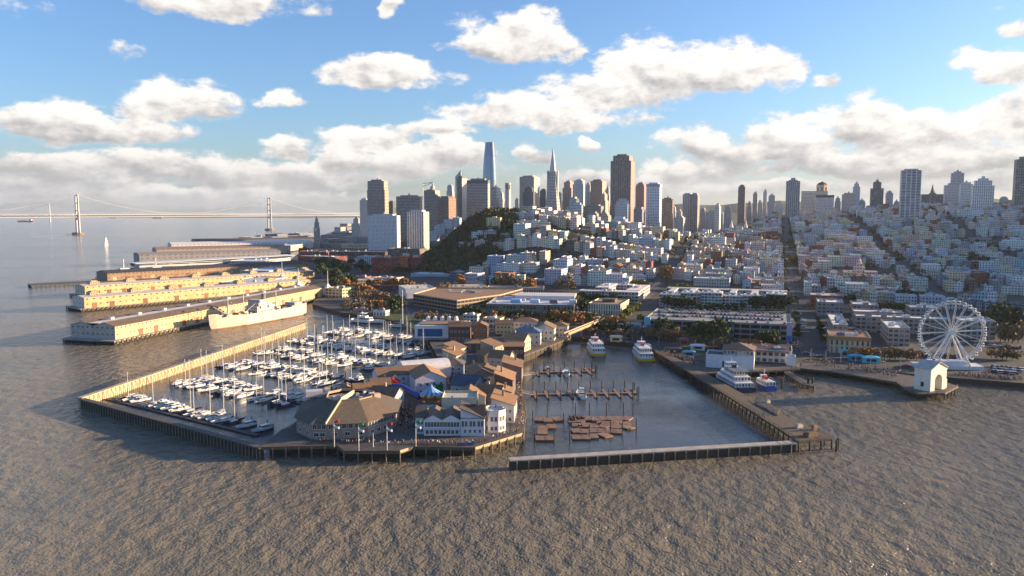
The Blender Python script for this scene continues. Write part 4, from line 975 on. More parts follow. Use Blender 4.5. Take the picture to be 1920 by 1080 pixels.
    A, yaw, L = frame((1581, 528), (1648, 529), 9.0)
    e = empty('school', A, yaw, 'long pink school with a stepped central tower', 'school')
    q = MB(3.2, 4); q.col = lin(206, 180, 172); q.prism([(0, 0), (L, 0), (L, 16), (0, 16)], -2, 12, cap=False); q.build('wing', M['f_house'], e)
    q = MB(); q.prism([(0, 0), (L, 0), (L, 16), (0, 16)], 12, 12.8, c=lin(190, 170, 164)); q.build('roof', M['roof'], e)
    q = MB(3, 4); q.col = lin(214, 188, 178); x = L * .46; q.prism([(x - 6, -1), (x + 6, -1), (x + 6, 8), (x - 6, 8)], -2, 18); q.prism([(x - 3.5, 0), (x + 3.5, 0), (x + 3.5, 7), (x - 3.5, 7)], 18, 22.5); q.lathe([(2.2, 22.5), (1.9, 25), (0, 29)], 8, x, 3.5, mi=0); q.build('tower', M['f_house'], e)
    # terraced pink condominiums below the hill houses
    k = 0
    for tier, (pxs, py, z, n) in enumerate(((( 990, 1042), 518, 5, 3), ((962, 1036), 507, 9, 4), ((968, 1046), 492, 16, 4))):
        w = (pxs[1] - pxs[0]) / n
        for i in range(n):
            pL, pR = (pxs[0] + i * w, py - i * .6), (pxs[0] + (i + .93) * w, py - (i + .93) * .6)
            o, L = b(pL, pR, 16, 9.5 + (i % 2) * 1.5, M['f_balc'], lin(214, 190, 182), f'pink stepped condominium, {nth(i+1)} from left in the {["lower","middle","upper"][tier]} tier below the hill', 'condominium', 'condominium', roof=lin(150, 96, 84), bay=3.2, units=2, z=z)
            o['group'] = 'pink condominiums under the hill'
    # houses on the steep wooded flank
    FL = [((912, 938), 434, 26, 'f_house', (222, 206, 160), 20, 'tall cream apartment house high on the wooded cliff'), ((884, 912), 452, 18, 'f_house', (214, 214, 216), 13, 'white modernist house on the wooded cliff, left one'), ((908, 930), 450, 20, 'f_balc', (206, 208, 210), 13, 'white balconied house under the tall cream apartment house'),
          ((890, 912), 470, 12, 'f_house', (214, 184, 176), 14, 'pink corner house on the wooded cliff'), ((860, 880), 466, 11, 'f_house', (210, 206, 196), 9, 'small cream house at the left of the pink corner house'), ((876, 892), 468, 11, 'f_balc', (214, 214, 214), 9, 'small white house between cream and pink cliff houses'),
          ((924, 944), 470, 16, 'f_house', (186, 180, 172), 11, 'grey stone house on the cliff, right of the pink corner house'), ((944, 964), 470, 17, 'f_house', (206, 196, 182), 12, 'beige house beside the grey stone house on the cliff'), ((938, 962), 452, 26, 'f_house', (150, 156, 158), 10, 'slate grey house above the beige cliff house'),
          ((832, 848), 420, 40, 'f_house', (216, 216, 216), 8, 'white house highest on the hill\'s left flank'), ((848, 862), 416, 44, 'f_house', (206, 206, 206), 7, 'pale house just below the trees of the left flank'), ((820, 834), 430, 32, 'f_house', (200, 200, 204), 8, 'grey white house second lowest on the left flank'), ((806, 820), 443, 22, 'f_house', (206, 206, 210), 9, 'white house lowest on the hill\'s left flank'), ((814, 826), 433, 27, 'f_house', (210, 210, 214), 10, 'narrow tall white house on the left flank'), ((836, 852), 434, 30, 'f_balc', (190, 190, 190), 8, 'grey house amid trees on the left flank'),
          ((968, 990), 430, 60, 'f_house', (220, 208, 180), 12, 'cream house just right of the lookout woods'), ((990, 1010), 428, 62, 'f_house', (216, 212, 206), 11, 'white house second right of the lookout woods'), ((1010, 1030), 430, 58, 'f_house', (206, 190, 160), 10, 'tan house third right of the lookout woods')]
    for (x0, x1), py, z, mt, cc, H, lab in FL:
        # stand the house on the slope: walk the sight line until it meets the terrain
        best = None
        for Y in range(950, 1700, 6):
            p = AT((x0 + x1) / 2, py, Y); t = terr(p.x, p.y)
            if t >= p.z: best = p; break
        if best is None: best = AT((x0 + x1) / 2, py, 1500)
        w = (x1 - x0) / F * best.y
        mb = MB(2.8, 3.0); mb.col = lin(*cc); mb.prism([(-w/2, 0), (w/2, 0), (w/2, 14), (-w/2, 14)], -9, H, cap=False)
        o = mb.build('hillside_house', M[mt], None, (best.x, best.y, best.z), -GA * .6); tag(o, lab, 'house', 'houses on the wooded cliff')
        q = MB(); q.prism([(-w/2 - .2, -.2), (w/2 + .2, -.2), (w/2 + .2, 14.2), (-w/2 - .2, 14.2)], H, H + .7, c=lin(196, 190, 184)); q.box(0, 8, H + .7, w * .3, 3, 2, c=lin(*cc)); q.build('roof', M['roof'], o)
waterfront()
# ------------------------------------------------------------------ finger piers with sheds, left
def piles(mb, pts, z0=-3.0, z1=1.9, r=.32, n=5):
    for x, y in pts: mb.tube((x, y, z0), (x, y, z1), r, r, n, cap=False)
def pier_shed(corner, yaw, W, L, H, c, label, roofc, ridges=1, apron=4.0, endc=None, monitors=0, deck_label=None, bay=7.0, name='pier_shed', front_apron=5.0, open_len=None, ridge_h=2.6):
    """near-right corner at corner; x to the left is negative, y runs landward along the pier"""
    o = empty('pier', (corner.x, corner.y, 0), yaw, deck_label or 'piled deck under the ' + ' '.join(label.split()[:10]), 'pier')
    q = MB(); q.prism([(-W - apron, -front_apron), (apron, -front_apron), (apron, L), (-W - apron, L)], 2.0, 3.0, bottom=True, c=lin(120, 108, 94)); q.build('deck', M['concrete'], o)
    sp = max(4.2, L / 62); sq_ = max(3.6, (W + 2 * apron) / 18)
    q = MB(); q.tube((0, 0, -3), (0, 0, 1.95), .5, .5, 6, cap=False); me = q.mesh('pile', M['pile'])
    parts_at('pile', me, o, [(apron - .4, -front_apron + .5 + sp * i, 0) for i in range(int(L / sp))] + [(-W - apron + sq_ * (i + .3), -front_apron + .5, 0) for i in range(int((W + 2 * apron) / sq_))])
    q = MB(); q.prism([(-W - apron + 1, -front_apron + 1.5), (apron - 1.6, -front_apron + 1.5), (apron - 1.6, L - 1), (-W - apron + 1, L - 1)], -1, 1.99, c=(.02, .018, .016)); q.build('underside_shade', M['pile'], o)  # dark block stands in for the shade under the deck
    q = MB(); q.box(0, 0, .7, .7, 2.2, 2.2); me = q.mesh('fender_board', M['wood'])
    parts_at('fender_board', me, o, [(apron + .26, -front_apron + 2.6 + sp * i, 0) for i in range(int(L / sp))])
    e = empty('pier_shed', (corner.x, corner.y, 3.0), yaw, label, 'pier shed')
    q = MB(bay, 5.0); q.col = c; P = [(-W, 0), (0, 0), (0, L - 8), (-W, L - 8)]
    for i in range(4): q.wall(P[i], P[(i+1) % 4], 0, H, c=endc if (endc and i == 0) else c)
    rw = W / ridges
    for k in range(ridges):
        q.gend(rw, 0, H, ridge_h, cx=-W + rw * (k + .5), c=endc or c); q.gend(rw, L - 8, H, ridge_h, cx=-W + rw * (k + .5), flip=True)
    q.build('walls', M['f_shed'], e)
    for k in range(ridges):
        q = MB(); q.gable(rw, L - 8, H, ridge_h, .3, cx=-W + rw * (k + .5), cy=(L - 8) / 2, c=roofc[k % len(roofc)]); q.build('roof', M['roof'], e)
    for k in range(monitors):
        y = 14 + k * (L - 30) / max(1, monitors - 1)
        q = MB(2.5, 2.0); q.col = c; q.box(-W/2, y, H + ridge_h * .6, W * .34, 10, 3.0); q.box(-W/2, y, H + ridge_h * .6 + 3, W * .24, 6.5, 1.2); q.build('roof_monitor', M['f_grid'], e)
    # loading doors along the long side
    n = int((L - 12) / 16)
    for k in range(n):
        q = MB(); q.col = lin(*random.Random(k + int(L)).choice([(196, 160, 104), (150, 92, 60), (206, 176, 124), (120, 84, 60)])); q.box(.06, 9 + 16 * k, 0, .12, 4.6, 4.6); d = q.build('loading_door', M['paint'], e)
    return e
M['f_shed'] = facade('shed_front', (0.30, 0.62), (0.66, 0.86), rough=0.8, curtains=0.1)
CR = lin(196, 170, 124); CRG = lin(196, 180, 156)
def left_piers():
    c = G(217, 645, 0); pier_shed(c, -R(15.4), 38, 300, 9.2, lin(200, 174, 128), 'nearest cream shed with double gable end and white central roof strip', [lin(96, 88, 82), lin(108, 92, 80)], 2, 3.5, lin(176, 168, 160), 0, bay=4.2)
    # white roof strip and roadway between the ridges
    q = MB(); q.col = lin(216, 206, 196); q.box(-19, 146, 0, 9, 290, .5)
    q.build('valley_roof', M['roof'], None)
    v = bpy.data.objects['valley_roof']; v.location = (c.x, c.y, 3 + 10.6); v.rotation_euler = (0, 0, -R(15.4)); par = bpy.data.objects['pier_shed']; v.parent = par; v.matrix_parent_inverse = par.matrix_basis.inverted()
    for i in range(10):
        q = MB(); q.box(-19, 18 + i * 28, 11.6, 2.2, 3.2, 1.5, c=lin(206, 200, 196)); q.build('roof_vent', M['paint'], par)
    c = G(159, 584, 0); pier_shed(c, -R(40), 27, 260, 9.5, CR, 'second cream pier shed with roof monitors and loading doors', [lin(196, 186, 176)], 1, 4, lin(214, 204, 186), 7, bay=6.0, ridge_h=1.4)
    c = G(160, 559, 0); pier_shed(c, -R(41), 27, 300, 9.5, CR, 'third cream pier shed, behind the second, with roof monitors', [lin(200, 188, 176)], 1, 4, lin(206, 190, 160), 8, bay=6.0, ridge_h=1.4)
    c = G(202, 531, 0); pier_shed(c, -R(44), 40, 300, 9.5, lin(150, 124, 100), 'brown dark roofed pier shed behind the cream sheds', [lin(70, 64, 66)], 1, 4, bay=5.0, ridge_h=3.0)
    c = G(262, 499, 0); pier_shed(c, -R(56), 60, 250, 16, lin(140, 136, 136), 'long grey pier shed with row of dark doors', [lin(150, 138, 130)], 1, 6, bay=9.0, ridge_h=3.0)
    c = G(294, 483, 0); pier_shed(c, -R(58), 60, 270, 13, lin(160, 150, 140), 'long tan roofed pier shed behind the grey one', [lin(150, 122, 104)], 1, 6, bay=9.0, ridge_h=4.0)
    c = G(322, 473.5, 0); pier_shed(c, -R(60), 70, 330, 15, lin(210, 206, 200), 'long white pier shed with white roof', [lin(222, 216, 210)], 1, 6, bay=9.0, ridge_h=4.0)
    c = G(364, 463, 0); pier_shed(c, -R(62), 60, 330, 14, lin(130, 118, 112), 'farthest long grey brown pier shed', [lin(104, 90, 84)], 1, 6, bay=9.0, ridge_h=3.0)
    # cruise terminal: white deck roof with glazed landward end
    A = G(262, 508, 0); e = empty('cruise_terminal', (A.x, A.y, 3), -R(50), 'low white cruise terminal with glazed end between pier sheds', 'terminal')
    q = MB(5, 4); q.col = lin(196, 198, 200); q.prism([(-30, 0), (0, 0), (0, 130), (-30, 130)], -1, 8); q.build('hall', M['f_rib'], e)
    q = MB(4, 4); q.col = lin(120, 150, 150); q.prism([(-30, 130.1), (0, 130.1), (0, 250), (-30, 250)], -1, 11, cap=False); q.build('glazed_hall', M['f_glass'], e)
    q = MB(); q.col = lin(220, 218, 216); q.bar((-15, -6, 8.6), (-15, 256, 12.5), 36, .8); q.build('roof', M['paint'], e)
    q = MB(); q.prism([(-36, -8), (5, -8), (5, 256), (-36, 256)], 2.0 - 3, 3.0 - 3.02, bottom=True); q.build('deck', M['concrete'], e)
    # open apron pier far left with a white floating dock vessel
    A = G(58, 540, 0); o = empty('pier', (A.x, A.y, 0), -R(52), 'empty low timber pier reaching out beyond the cream sheds', 'pier')
    q = MB(); q.prism([(-28, 0), (0, 0), (0, 330), (-28, 330)], 2.0, 3.2, bottom=True, c=lin(130, 116, 104)); q.build('deck', M['deckw'], o)
    q = MB(); q.tube((0, 0, -3), (0, 0, 1.95), .5, .5, 6, cap=False); me = q.mesh('pile', M['pile'])
    parts_at('pile', me, o, [(-.5, 1 + 5 * i, 0) for i in range(64)] + [(-28 + 4 * i, .6, 0) for i in range(8)])
    A = G(188, 527, 0); e = empty('ferry', (A.x, A.y, 0), -R(48), 'white moored ferry with raised bridges behind the brown shed', 'ship')
    q = MB(); q.col = lin(214, 212, 210); q.prism([(-9, 0), (0, -6), (9, 0), (9, 95), (-9, 95)], -1, 6, bottom=True); q.build('hull', M['paint'], e)
    q = MB(4, 3); q.col = lin(220, 218, 216); q.box(0, 48, 6, 15, 74, 6); q.build('cabin', M['f_grid'], e)
    for y in (30, 72):
        q = MB(); q.col = lin(220, 216, 212); q.box(0, y, 12, 12, 12, 4); q.tube((0, y, 16), (0, y, 28), .6); q.bar((-5, y, 22), (5, y, 22), .5, .5); q.build('bridge_mast', M['paint'], e)
    # low buildings behind the piers along the boulevard
    BB = [((470, 545), (540, 532), 40, 8, (176, 176, 178), 'pale bulkhead building behind the cream sheds'), ((505, 520), (555, 512), 40, 8, (186, 190, 196), 'blue white bulkhead roof beside the harbour road'), ((480, 500), (545, 492), 50, 8, (196, 196, 200), 'white bulkhead building by the dark trees'), ((545, 470), (600, 462), 50, 11, (200, 196, 192), 'white bulkhead building at the root of the long sheds'),
          ((470, 452), (590, 448), 60, 10, (150, 156, 166), 'grey blue terminal building near the clock tower'), ((610, 556), (642, 558), 24, 8.5, (224, 196, 146), 'small sunlit cream gatehouse at the landward end of the nearest pier'), ((520, 446), (600, 442), 50, 12, (120, 128, 140), 'slate terminal hall left of the clock tower'), ((440, 462), (540, 458), 60, 7, (176, 182, 190), 'flat pale ferry landing roof')]
    for pL, pR, d, H, cc, lab in BB: bld(pL, pR, d, H, M['f_grid'], lin(*cc), lab, 'bulkhead_building', 'building', roof=lin(*[min(230, k + 14) for k in cc]), bay=5, units=4)
    for px, py, lab in ((529.5, 530, 'far'), (560, 545, 'middle'), (615, 552, 'near')):
        p = G(px, py, LZ); q = MB(); q.col = lin(206, 200, 190); q.box(p.x, p.y, LZ, 7, 7, 7, -.3); q.lathe([(4.5, LZ + 7), (0.6, LZ + 12)], 4, p.x, p.y); q.tube((p.x, p.y, LZ + 10), (p.x, p.y, LZ + 26), .5, .3)
        tag(q.build('flag_turret', M['paint']), f'small turret with tall pole on the {lab} pier bulkhead', 'turret')
    # clock tower
    Y = 1950; x = (595 - CX) / F * Y; zt = AT(595, 403, Y).z; H = zt - 3
    e = empty('clock_tower', (x, Y, 3), -.3, 'slender grey clock tower with stepped belfry by the far ferry landing', 'clock tower')
    q = MB(3, 5); q.col = lin(150, 146, 146); q.box(0, 0, 0, 11, 11, H * .62); q.build('shaft', M['f_house'], e)
    q = MB(); q.col = lin(214, 210, 200); 
    for s in (1, -1): q.tube((0, s * 5.4, H * .56), (0, s * 5.7, H * .56), 3.2, 3.2, 16)
    q.build('clock_face', M['paint'], e)
    q = MB(2, 4); q.col = lin(156, 150, 148); q.box(0, 0, H * .62, 8.5, 8.5, H * .16); q.box(0, 0, H * .78, 5.5, 5.5, H * .1); q.lathe([(2.4, H * .88), (0, H)], 8, mi=0); q.build('belfry', M['f_vert'], e)
left_piers()

# ------------------------------------------------------------------ old grey cargo ship at the nearest pier
def hull_mesh(L, B, D, sheer=1.5, n=18, c=None, c2=None, bluff=.55, draft=1.0):
    """ship hull along +y: bow at y=0; waterline band in c2"""
    q = MB(); sec = []
    for i in range(n + 1):
        t = i / n; y = L * t
        if t < .28: b = B/2 * math.sin((t / .28) * math.pi / 2) ** .75
        elif t > .8: b = B/2 * (1 - .35 * ((t - .8) / .2) ** 2)
        else: b = B/2
        bw = b * (.72 if t < .28 else .93); zt = D + sheer * ((1 - t / .4) ** 2 if t < .4 else ((t - .6) / .4) ** 2 * .6 if t > .6 else 0)
        rake = (1 - min(1, t / .1)) * -2.5
        sec.append([(b, y + rake, zt), ((b + bw) / 2, y + rake * .6, D * .45), (bw, y, .9), (bw * .9, y, -draft)])
    for i in range(n):
        for k in range(3):
            a, b_, c_, d = sec[i][k], sec[i][k+1], sec[i+1][k+1], sec[i+1][k]
            cc = c if k < 2 else (c2 or c)
            q.face([a, b_, c_, d][::-1], c=cc); q.face([(-p[0], p[1], p[2]) for p in (a, b_, c_, d)], c=cc)
        a, b_ = sec[i][0], sec[i+1][0]; q.face([(-a[0], a[1], a[2] - .8), (a[0], a[1], a[2] - .8), (b_[0], b_[1], b_[2] - .8), (-b_[0], b_[1], b_[2] - .8)], c=lin(120, 112, 100))
    s = sec[-1]; q.face([s[0], s[1], s[2], s[3]] + [(-p[0], p[1], p[2]) for p in s[::-1]], c=c)
    return q
def cargo_ship():
    a, b_ = G(396, 619, 0), G(566, 589, 0); yaw = math.atan2((b_ - a).y, (b_ - a).x) - R(90); L = (b_ - a).length
    e = empty('cargo_ship', a, yaw, 'old pale grey cargo ship with derrick masts moored beside the nearest shed', 'ship')
    hull_mesh(L, 17, 9.2, 3.0, 24, lin(200, 188, 168), lin(140, 100, 76)).build('hull', M['paint'], e)
    q = MB(2.2, 2.4); q.col = lin(196, 192, 184)
    q.box(0, L * .50, 8.3, 14, 20, 5.5); q.box(0, L * .50, 13.8, 12, 14, 2.8); q.box(0, L * .47, 16.6, 13, 6, 2.6); q.build('superstructure', M['f_house'], e)
    q = MB(); q.col = lin(110, 110, 112); q.tube((0, L * .54, 15), (0, L * .55, 23), 2.0, 1.9, 14); q.build('funnel', M['paint'], e)
    q = MB(2.2, 2.4); q.col = lin(190, 186, 178); q.box(0, L * .90, 8.8, 11, 10, 3.6); q.build('stern_house', M['f_house'], e)
    for y in (.17, .33, .69):
        q = MB(); q.col = lin(206, 196, 176); q.tube((0, L * y, 8), (0, L * y, 25), .55, .3, 8); q.bar((-4, L * y, 20), (4, L * y, 20), .5, .5); q.box(0, L * y, 8.2, 6, 4, 2.6)
        for s in (-1, 1):
            for dy in (-.11, .11): q.tube((s * 1.5, L * y, 10), (s * 3.5, L * (y + dy), 17.5), .22, .18, 5)
        q.build('mast', M['paint'], e)
        for dy in (-.07, .07):
            q = MB(); q.box(0, L * (y + dy), 8.4, 6.5, 6, 1.2, c=lin(96, 92, 88)); q.build('hatch', M['paint'], e)
    for i in range(14):
        q = MB(); s = -1 if i % 2 else 1; y = L * (.1 + .06 * i); q.box(s * 6.2, y, 8.6 + (1.2 if i < 3 else 0), 1.8, 2.4, 1.6, c=rnd.choice([lin(80, 84, 86), lin(206, 200, 190), lin(120, 116, 110)])); q.build('deck_gear', M['paint'], e)
    q = MB(); 
    for s in (-1, 1):
        for k in range(2): q.bar((s * 7.4, L * (.44 + .09 * k), 13.5), (s * 7.4, L * (.50 + .09 * k), 13.5), 1.8, 1.4, c=lin(220, 216, 206))
    q.build('lifeboats', M['paint'], e)
    # mooring lines
    q = MB(); q.tube((-2, 3, 9), (-24, 10, 3.4), .12, n=4); q.tube((-2, L - 3, 9), (-20, L + 14, 3.4), .12, n=4); q.build('mooring_lines', M['white'], e)
cargo_ship()

# ------------------------------------------------------------------ suspension bridge across the bay
def bridge():
    t1, t2 = G(147, 440, 0), G(506, 432, 0); d = t2 - t1
    e = empty('suspension_bridge', (t1.x, t1.y, 0), 0, 'grey suspension bridge with tall towers crossing the bay on the horizon', 'bridge')
    o = Vector((t1.x, t1.y, 0)); u = d.normalized(); nrm = Vector((-u.y, u.x, 0))
    dk = MB(); dk.col = lin(150,150,156)
    for z in (70, 79): dk.bar(u * -1500 + Vector((0, 0, z)), u * 2600 + Vector((0, 0, z)), 20, 3.2)
    for i in range(170):
        s = -1500 + 24 * i; p = u * s
        for w in (-9, 9): dk.bar(p + nrm * w + Vector((0, 0, 70)), p + u * 12 + nrm * w + Vector((0, 0, 79)), 1.2, 1.2); dk.bar(p + u * 12 + nrm * w + Vector((0, 0, 79)), p + u * 24 + nrm * w + Vector((0, 0, 70)), 1.2, 1.2)
    dk.build('deck', M['paint'], e)
    for k in (-1, 0, 1, 2):
        p = d * k; q = MB(); q.col = lin(196, 190, 184)
        for w in (-10, 10):
            q.tube(p + nrm * w * 1.25 + Vector((0, 0, 8)), p + nrm * w + Vector((0, 0, 160)), 4.2, 2.8, 4)
        for z in (60, 95, 125, 155): q.bar(p - nrm * 10 + Vector((0, 0, z)), p + nrm * 10 + Vector((0, 0, z)), 3, 4)
        tw = q.build('tower', M['paint'], e)
        q = MB(); q.col = lin(110, 96, 84); q.tube(p + Vector((0, 0, -3)), p + Vector((0, 0, 9)), 26, 22, 12); q.build('base', M['paint'], tw)
        for w in (-9, 9):
            c = MB(); c.col = lin(150, 150, 156); L = d.length
            P = [p + u * (L * j / 16) + nrm * w + Vector((0, 0, 84 + 76 * (2 * j / 16 - 1) ** 2)) for j in range(17)]
            for a, b_ in zip(P[:-1], P[1:]): c.tube(a, b_, .6, n=4, cap=False)
            for j in range(1, 16): c.tube(P[j], P[j] - Vector((0, 0, P[j].z - 79)), .3, n=4, cap=False)
            c.build('cable', M['paint'], e)
    # the single far tower of the eastern crossing
    Y = 7200; p = Vector(((97 - CX) / F * Y, Y, 0)); e2 = empty('bridge_pylon', p, 0, 'faint distant white pylon beyond the suspension bridge', 'bridge pylon')
    q = MB(); q.col = lin(220, 220, 220); q.tube((0, 0, 0), (0, 0, 165), 7, 3, 4); q.build('shaft', M['paint'], e2)
    q = MB(); q.col = lin(200, 200, 204)
    for s in (-1, 1): q.tube((0, 0, 160), (s * 330, 60, 66), 1.0, n=4)
    q.bar((-1600, 0, 60), (1500, 0, 60), 12, 4); q.build('deck', M['paint'], e2)
bridge()
def small_ship(px, py, Lp, c, label, name, cat, yaw=R(-90), top=None):
    p = G(px, py, 0); L = Lp / F * p.y
    e = empty(name, p, yaw, label, cat)
    q = hull_mesh(L, L * .15, L * .07, L * .015, 12, c, c); q.v = [(x, y - L/2, z) for x, y, z in q.v]; q.build('hull', M['paint'], e)
    q = MB(L * .03, L * .02); q.col = top or lin(206, 200, 196); q.box(0, L * .32, L * .06, L * .12, L * .14, L * .10); q.box(0, L * -.1, L * .06, L * .11, L * .34, L * .03); q.build('superstructure', M['f_house'], e)
    q = MB(); q.tube((0, L * .30, L * .15), (0, L * .30, L * .23), L * .006); q.build('mast', M['metal'], e)
small_ship(48, 416, 30, lin(176, 96, 70), 'red hulled cargo ship far out left of the near bridge tower', 'cargo_ship', 'ship')
small_ship(213, 409, 14, lin(170, 120, 104), 'tiny rusty ship right of the near bridge tower', 'cargo_ship', 'ship')
small_ship(296, 409.5, 20, lin(176, 110, 96), 'small pinkish ship in the middle of the distant bay', 'cargo_ship', 'ship')
small_ship(457, 407, 20, lin(180, 130, 110), 'small ship just left of the far bridge tower', 'cargo_ship', 'ship')
small_ship(388, 456, 32, lin(56, 62, 84), 'dark blue vessel off the end of the farthest shed', 'ferry', 'ship', R(-80))
small_ship(462, 452, 70, lin(206, 210, 216), 'white passenger ship behind the farthest shed', 'ferry', 'ship', R(-80))
small_ship(128, 440.6, 9, lin(230, 230, 230), 'tiny white ferry trailing a wake near the bridge tower', 'ferry', 'ship', R(90))
def far_sail():
    p = G(197, 460, 0); e = empty('sailboat', p, 0, 'lone white sailing yacht under sail on the open bay', 'sailboat')
    q = hull_mesh(16, 4, 1.6, .4, 10, lin(230, 230, 230), lin(230, 230, 230)); q.build('hull', M['white'], e)
    q = MB(); q.tube((0, 7, 1), (0, 7, 24), .2); q.build('mast', M['metal'], e)
    q = MB(); q.face([(0, 7.3, 3), (1.2, 14.5, 3), (0.2, 7.3, 23.5)]); q.face([(0, 6.7, 22), (-.8, .5, 2.5), (0.6, 6.5, 3)]); q.build('sail', M['white'], e)
far_sail()
def wake():
    m, T, b = new_mat('wake_foam'); b.inputs['Base Color'].default_value = (.6, .6, .6, 1); b.inputs['Roughness'].default_value = .9
    a, b_ = G(58, 444, .12), G(126, 441, .12); q = MB(); d = (b_ - a); n = Vector((-d.y, d.x, 0)).normalized()
    q.face([a - n * 16, b_ - n * 3, b_ + n * 3, a + n * 10]); tag(q.build('wake', m), 'pale foam wake behind the tiny white ferry', None, None, 'stuff')
wake()
# ------------------------------------------------------------------ shopping pier in the foreground
PZ = 4.5
def gp(*L): return [G(x, y, PZ) for x, y in L]
PIER = gp((487, 838), (633, 835), (645, 845), (750, 845), (776, 837), (891, 839), (980, 812), (985, 765), (976, 726), (977, 668), (1068, 634), (800, 631), (822, 672), (760, 702), (716, 718), (650, 738), (600, 744), (545, 800), (527, 806))
def along(pts, step):
    out = []
    for a, b_ in zip(pts[:-1], pts[1:]):
        L = (b_ - a).length; n = max(1, int(L / step)); yaw = math.atan2((b_ - a).y, (b_ - a).x)
        out += [(*(a.lerp(b_, i / n)), yaw) for i in range(n)]
    return out
def shop_pier():
    e = empty('pier', (0, 0, 0), 0, 'wide timber pier carrying the shops and the carousel', 'pier')
    bm = bmesh.new(); f = bm.faces.new([bm.verts.new(p) for p in PIER]); bm.normal_update()
    if f.normal.z < 0: f.normal_flip()
    bmesh.ops.triangulate(bm, faces=[f]); q = MB()
    for t in bm.faces: q.face([tuple(v.co) for v in t.verts])
    bm.free(); q.build('deck', M['deckw'], e)
    q = MB(); loop = PIER[:11]
    for a, b_ in zip(loop[:-1], loop[1:]): q.wall(a, b_, PZ - 1.3, PZ - .003)
    for a, b_ in zip(PIER[11:-1], PIER[12:]): q.wall(a, b_, PZ - 1.1, PZ - .003)
    q.build('edge_beam', M['wood'], e)
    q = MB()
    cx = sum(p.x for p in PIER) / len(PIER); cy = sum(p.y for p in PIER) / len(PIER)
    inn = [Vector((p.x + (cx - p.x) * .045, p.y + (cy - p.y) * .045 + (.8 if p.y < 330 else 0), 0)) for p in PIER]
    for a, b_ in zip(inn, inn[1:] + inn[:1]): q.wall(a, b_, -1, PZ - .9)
    q.build('underside_shade', M['pile'], e)  # dark inset walls stand in for shade below the pier
    q = MB(); q.tube((0, 0, -3), (0, 0, PZ - .5), .30, .30, 6, cap=True); me = q.mesh('pile', plain('pale_pile', (0.16, 0.13, 0.10), .85, .35, 1.0))
    parts_at('pile', me, e, [(x, y - .25, 0) for x, y, z, w in along(PIER[:7], 4.4)] + [(x + .25, y, 0) for x, y, z, w in along(PIER[6:11], 6.5)])
    # railing with sunlit boards towards the right corner
    q = MB(); q.prism([(0, -.06), (4.1, -.06), (4.1, .06), (0, .06)], 0, 1.05, c=lin(190, 160, 100)); 
    me = q.mesh('board_railing', plain('pale_boards', (0.42, 0.33, 0.20), .7, .25, 1.2))
    parts_at('board_railing', me, e, [(x, y, PZ - .9, w) for x, y, z, w in along(PIER[5:7], 4.2)] + [(x, y, PZ - .9, w) for x, y, z, w in along(PIER[3:5], 4.2)])
    q = MB(); q.bar((0, 0, 1.05), (4.4, 0, 1.05), .09, .09); q.bar((0, 0, .55), (4.4, 0, .55), .06, .06); q.tube((0, 0, 0), (0, 0, 1.1), .06, n=5); me = q.mesh('railing', M['wood'])
    parts_at('railing', me, e, [(x, y, PZ, w) for x, y, z, w in along(PIER[:4], 4.4) + along(PIER[4:6], 4.4) + along(PIER[6:11], 4.4)])
    for i, (px, py) in enumerate(((867, 834), (881, 834))):
        p = G(px, py, PZ); q = MB(); q.box(p.x, p.y - .35, PZ - .2, 2.3, .15, 1.1, c=lin(40, 90, 190)); tag(q.build('sign', M['paint']), f'{["left","right"][i]} one of two blue banners on the front railing', 'banner')
shop_pier()

WIN = {}
def win_mesh(w, h, frame='white'):
    k = (round(w, 2), round(h, 2))
    if k not in WIN:
        q = MB(); q.face([(-w/2, -.03, 0), (w/2, -.03, 0), (w/2, -.03, h), (-w/2, -.03, h)]); pane = q.mesh('pane', M['glass']); q = MB()
        t = .13; q.col = lin(222, 220, 216)
        for x0, x1, z0, z1 in ((-w/2 - t, -w/2, -t, h + t), (w/2, w/2 + t, -t, h + t), (-w/2, w/2, -t, 0), (-w/2, w/2, h, h + t), (-.04, .04, 0, h)):
            q.prism([(x0, -.09), (x1, -.09), (x1, 0), (x0, 0)], z0, z1)
        WIN[k] = (q.mesh('window', M['paint']), pane)
    return WIN[k]
def wins(parent, p0, p1, z, w, h, n, inset=.8):
    """a row of n windows on the wall from p0 to p1 (outside on the right hand when walking p0 -> p1)"""
    a, b_ = Vector((*p0, 0)), Vector((*p1, 0)); d = (b_ - a); L = d.length; d.normalize(); yaw = math.atan2(d.y, d.x); nr = Vector((d.y, -d.x, 0))
    for i in range(n):
        t = inset + (L - 2 * inset) * (i + .5) / n
        p = a + d * t + nr * .012
        fm, pm_ = win_mesh(w, h); o = bpy.data.objects.new('window', fm); link(o, parent); link(bpy.data.objects.new('pane', pm_), o); o.location = (p.x, p.y, z); o.rotation_euler = (0, 0, yaw)
ROOFC = [lin(140, 108, 80), lin(126, 100, 78), lin(150, 116, 86)]
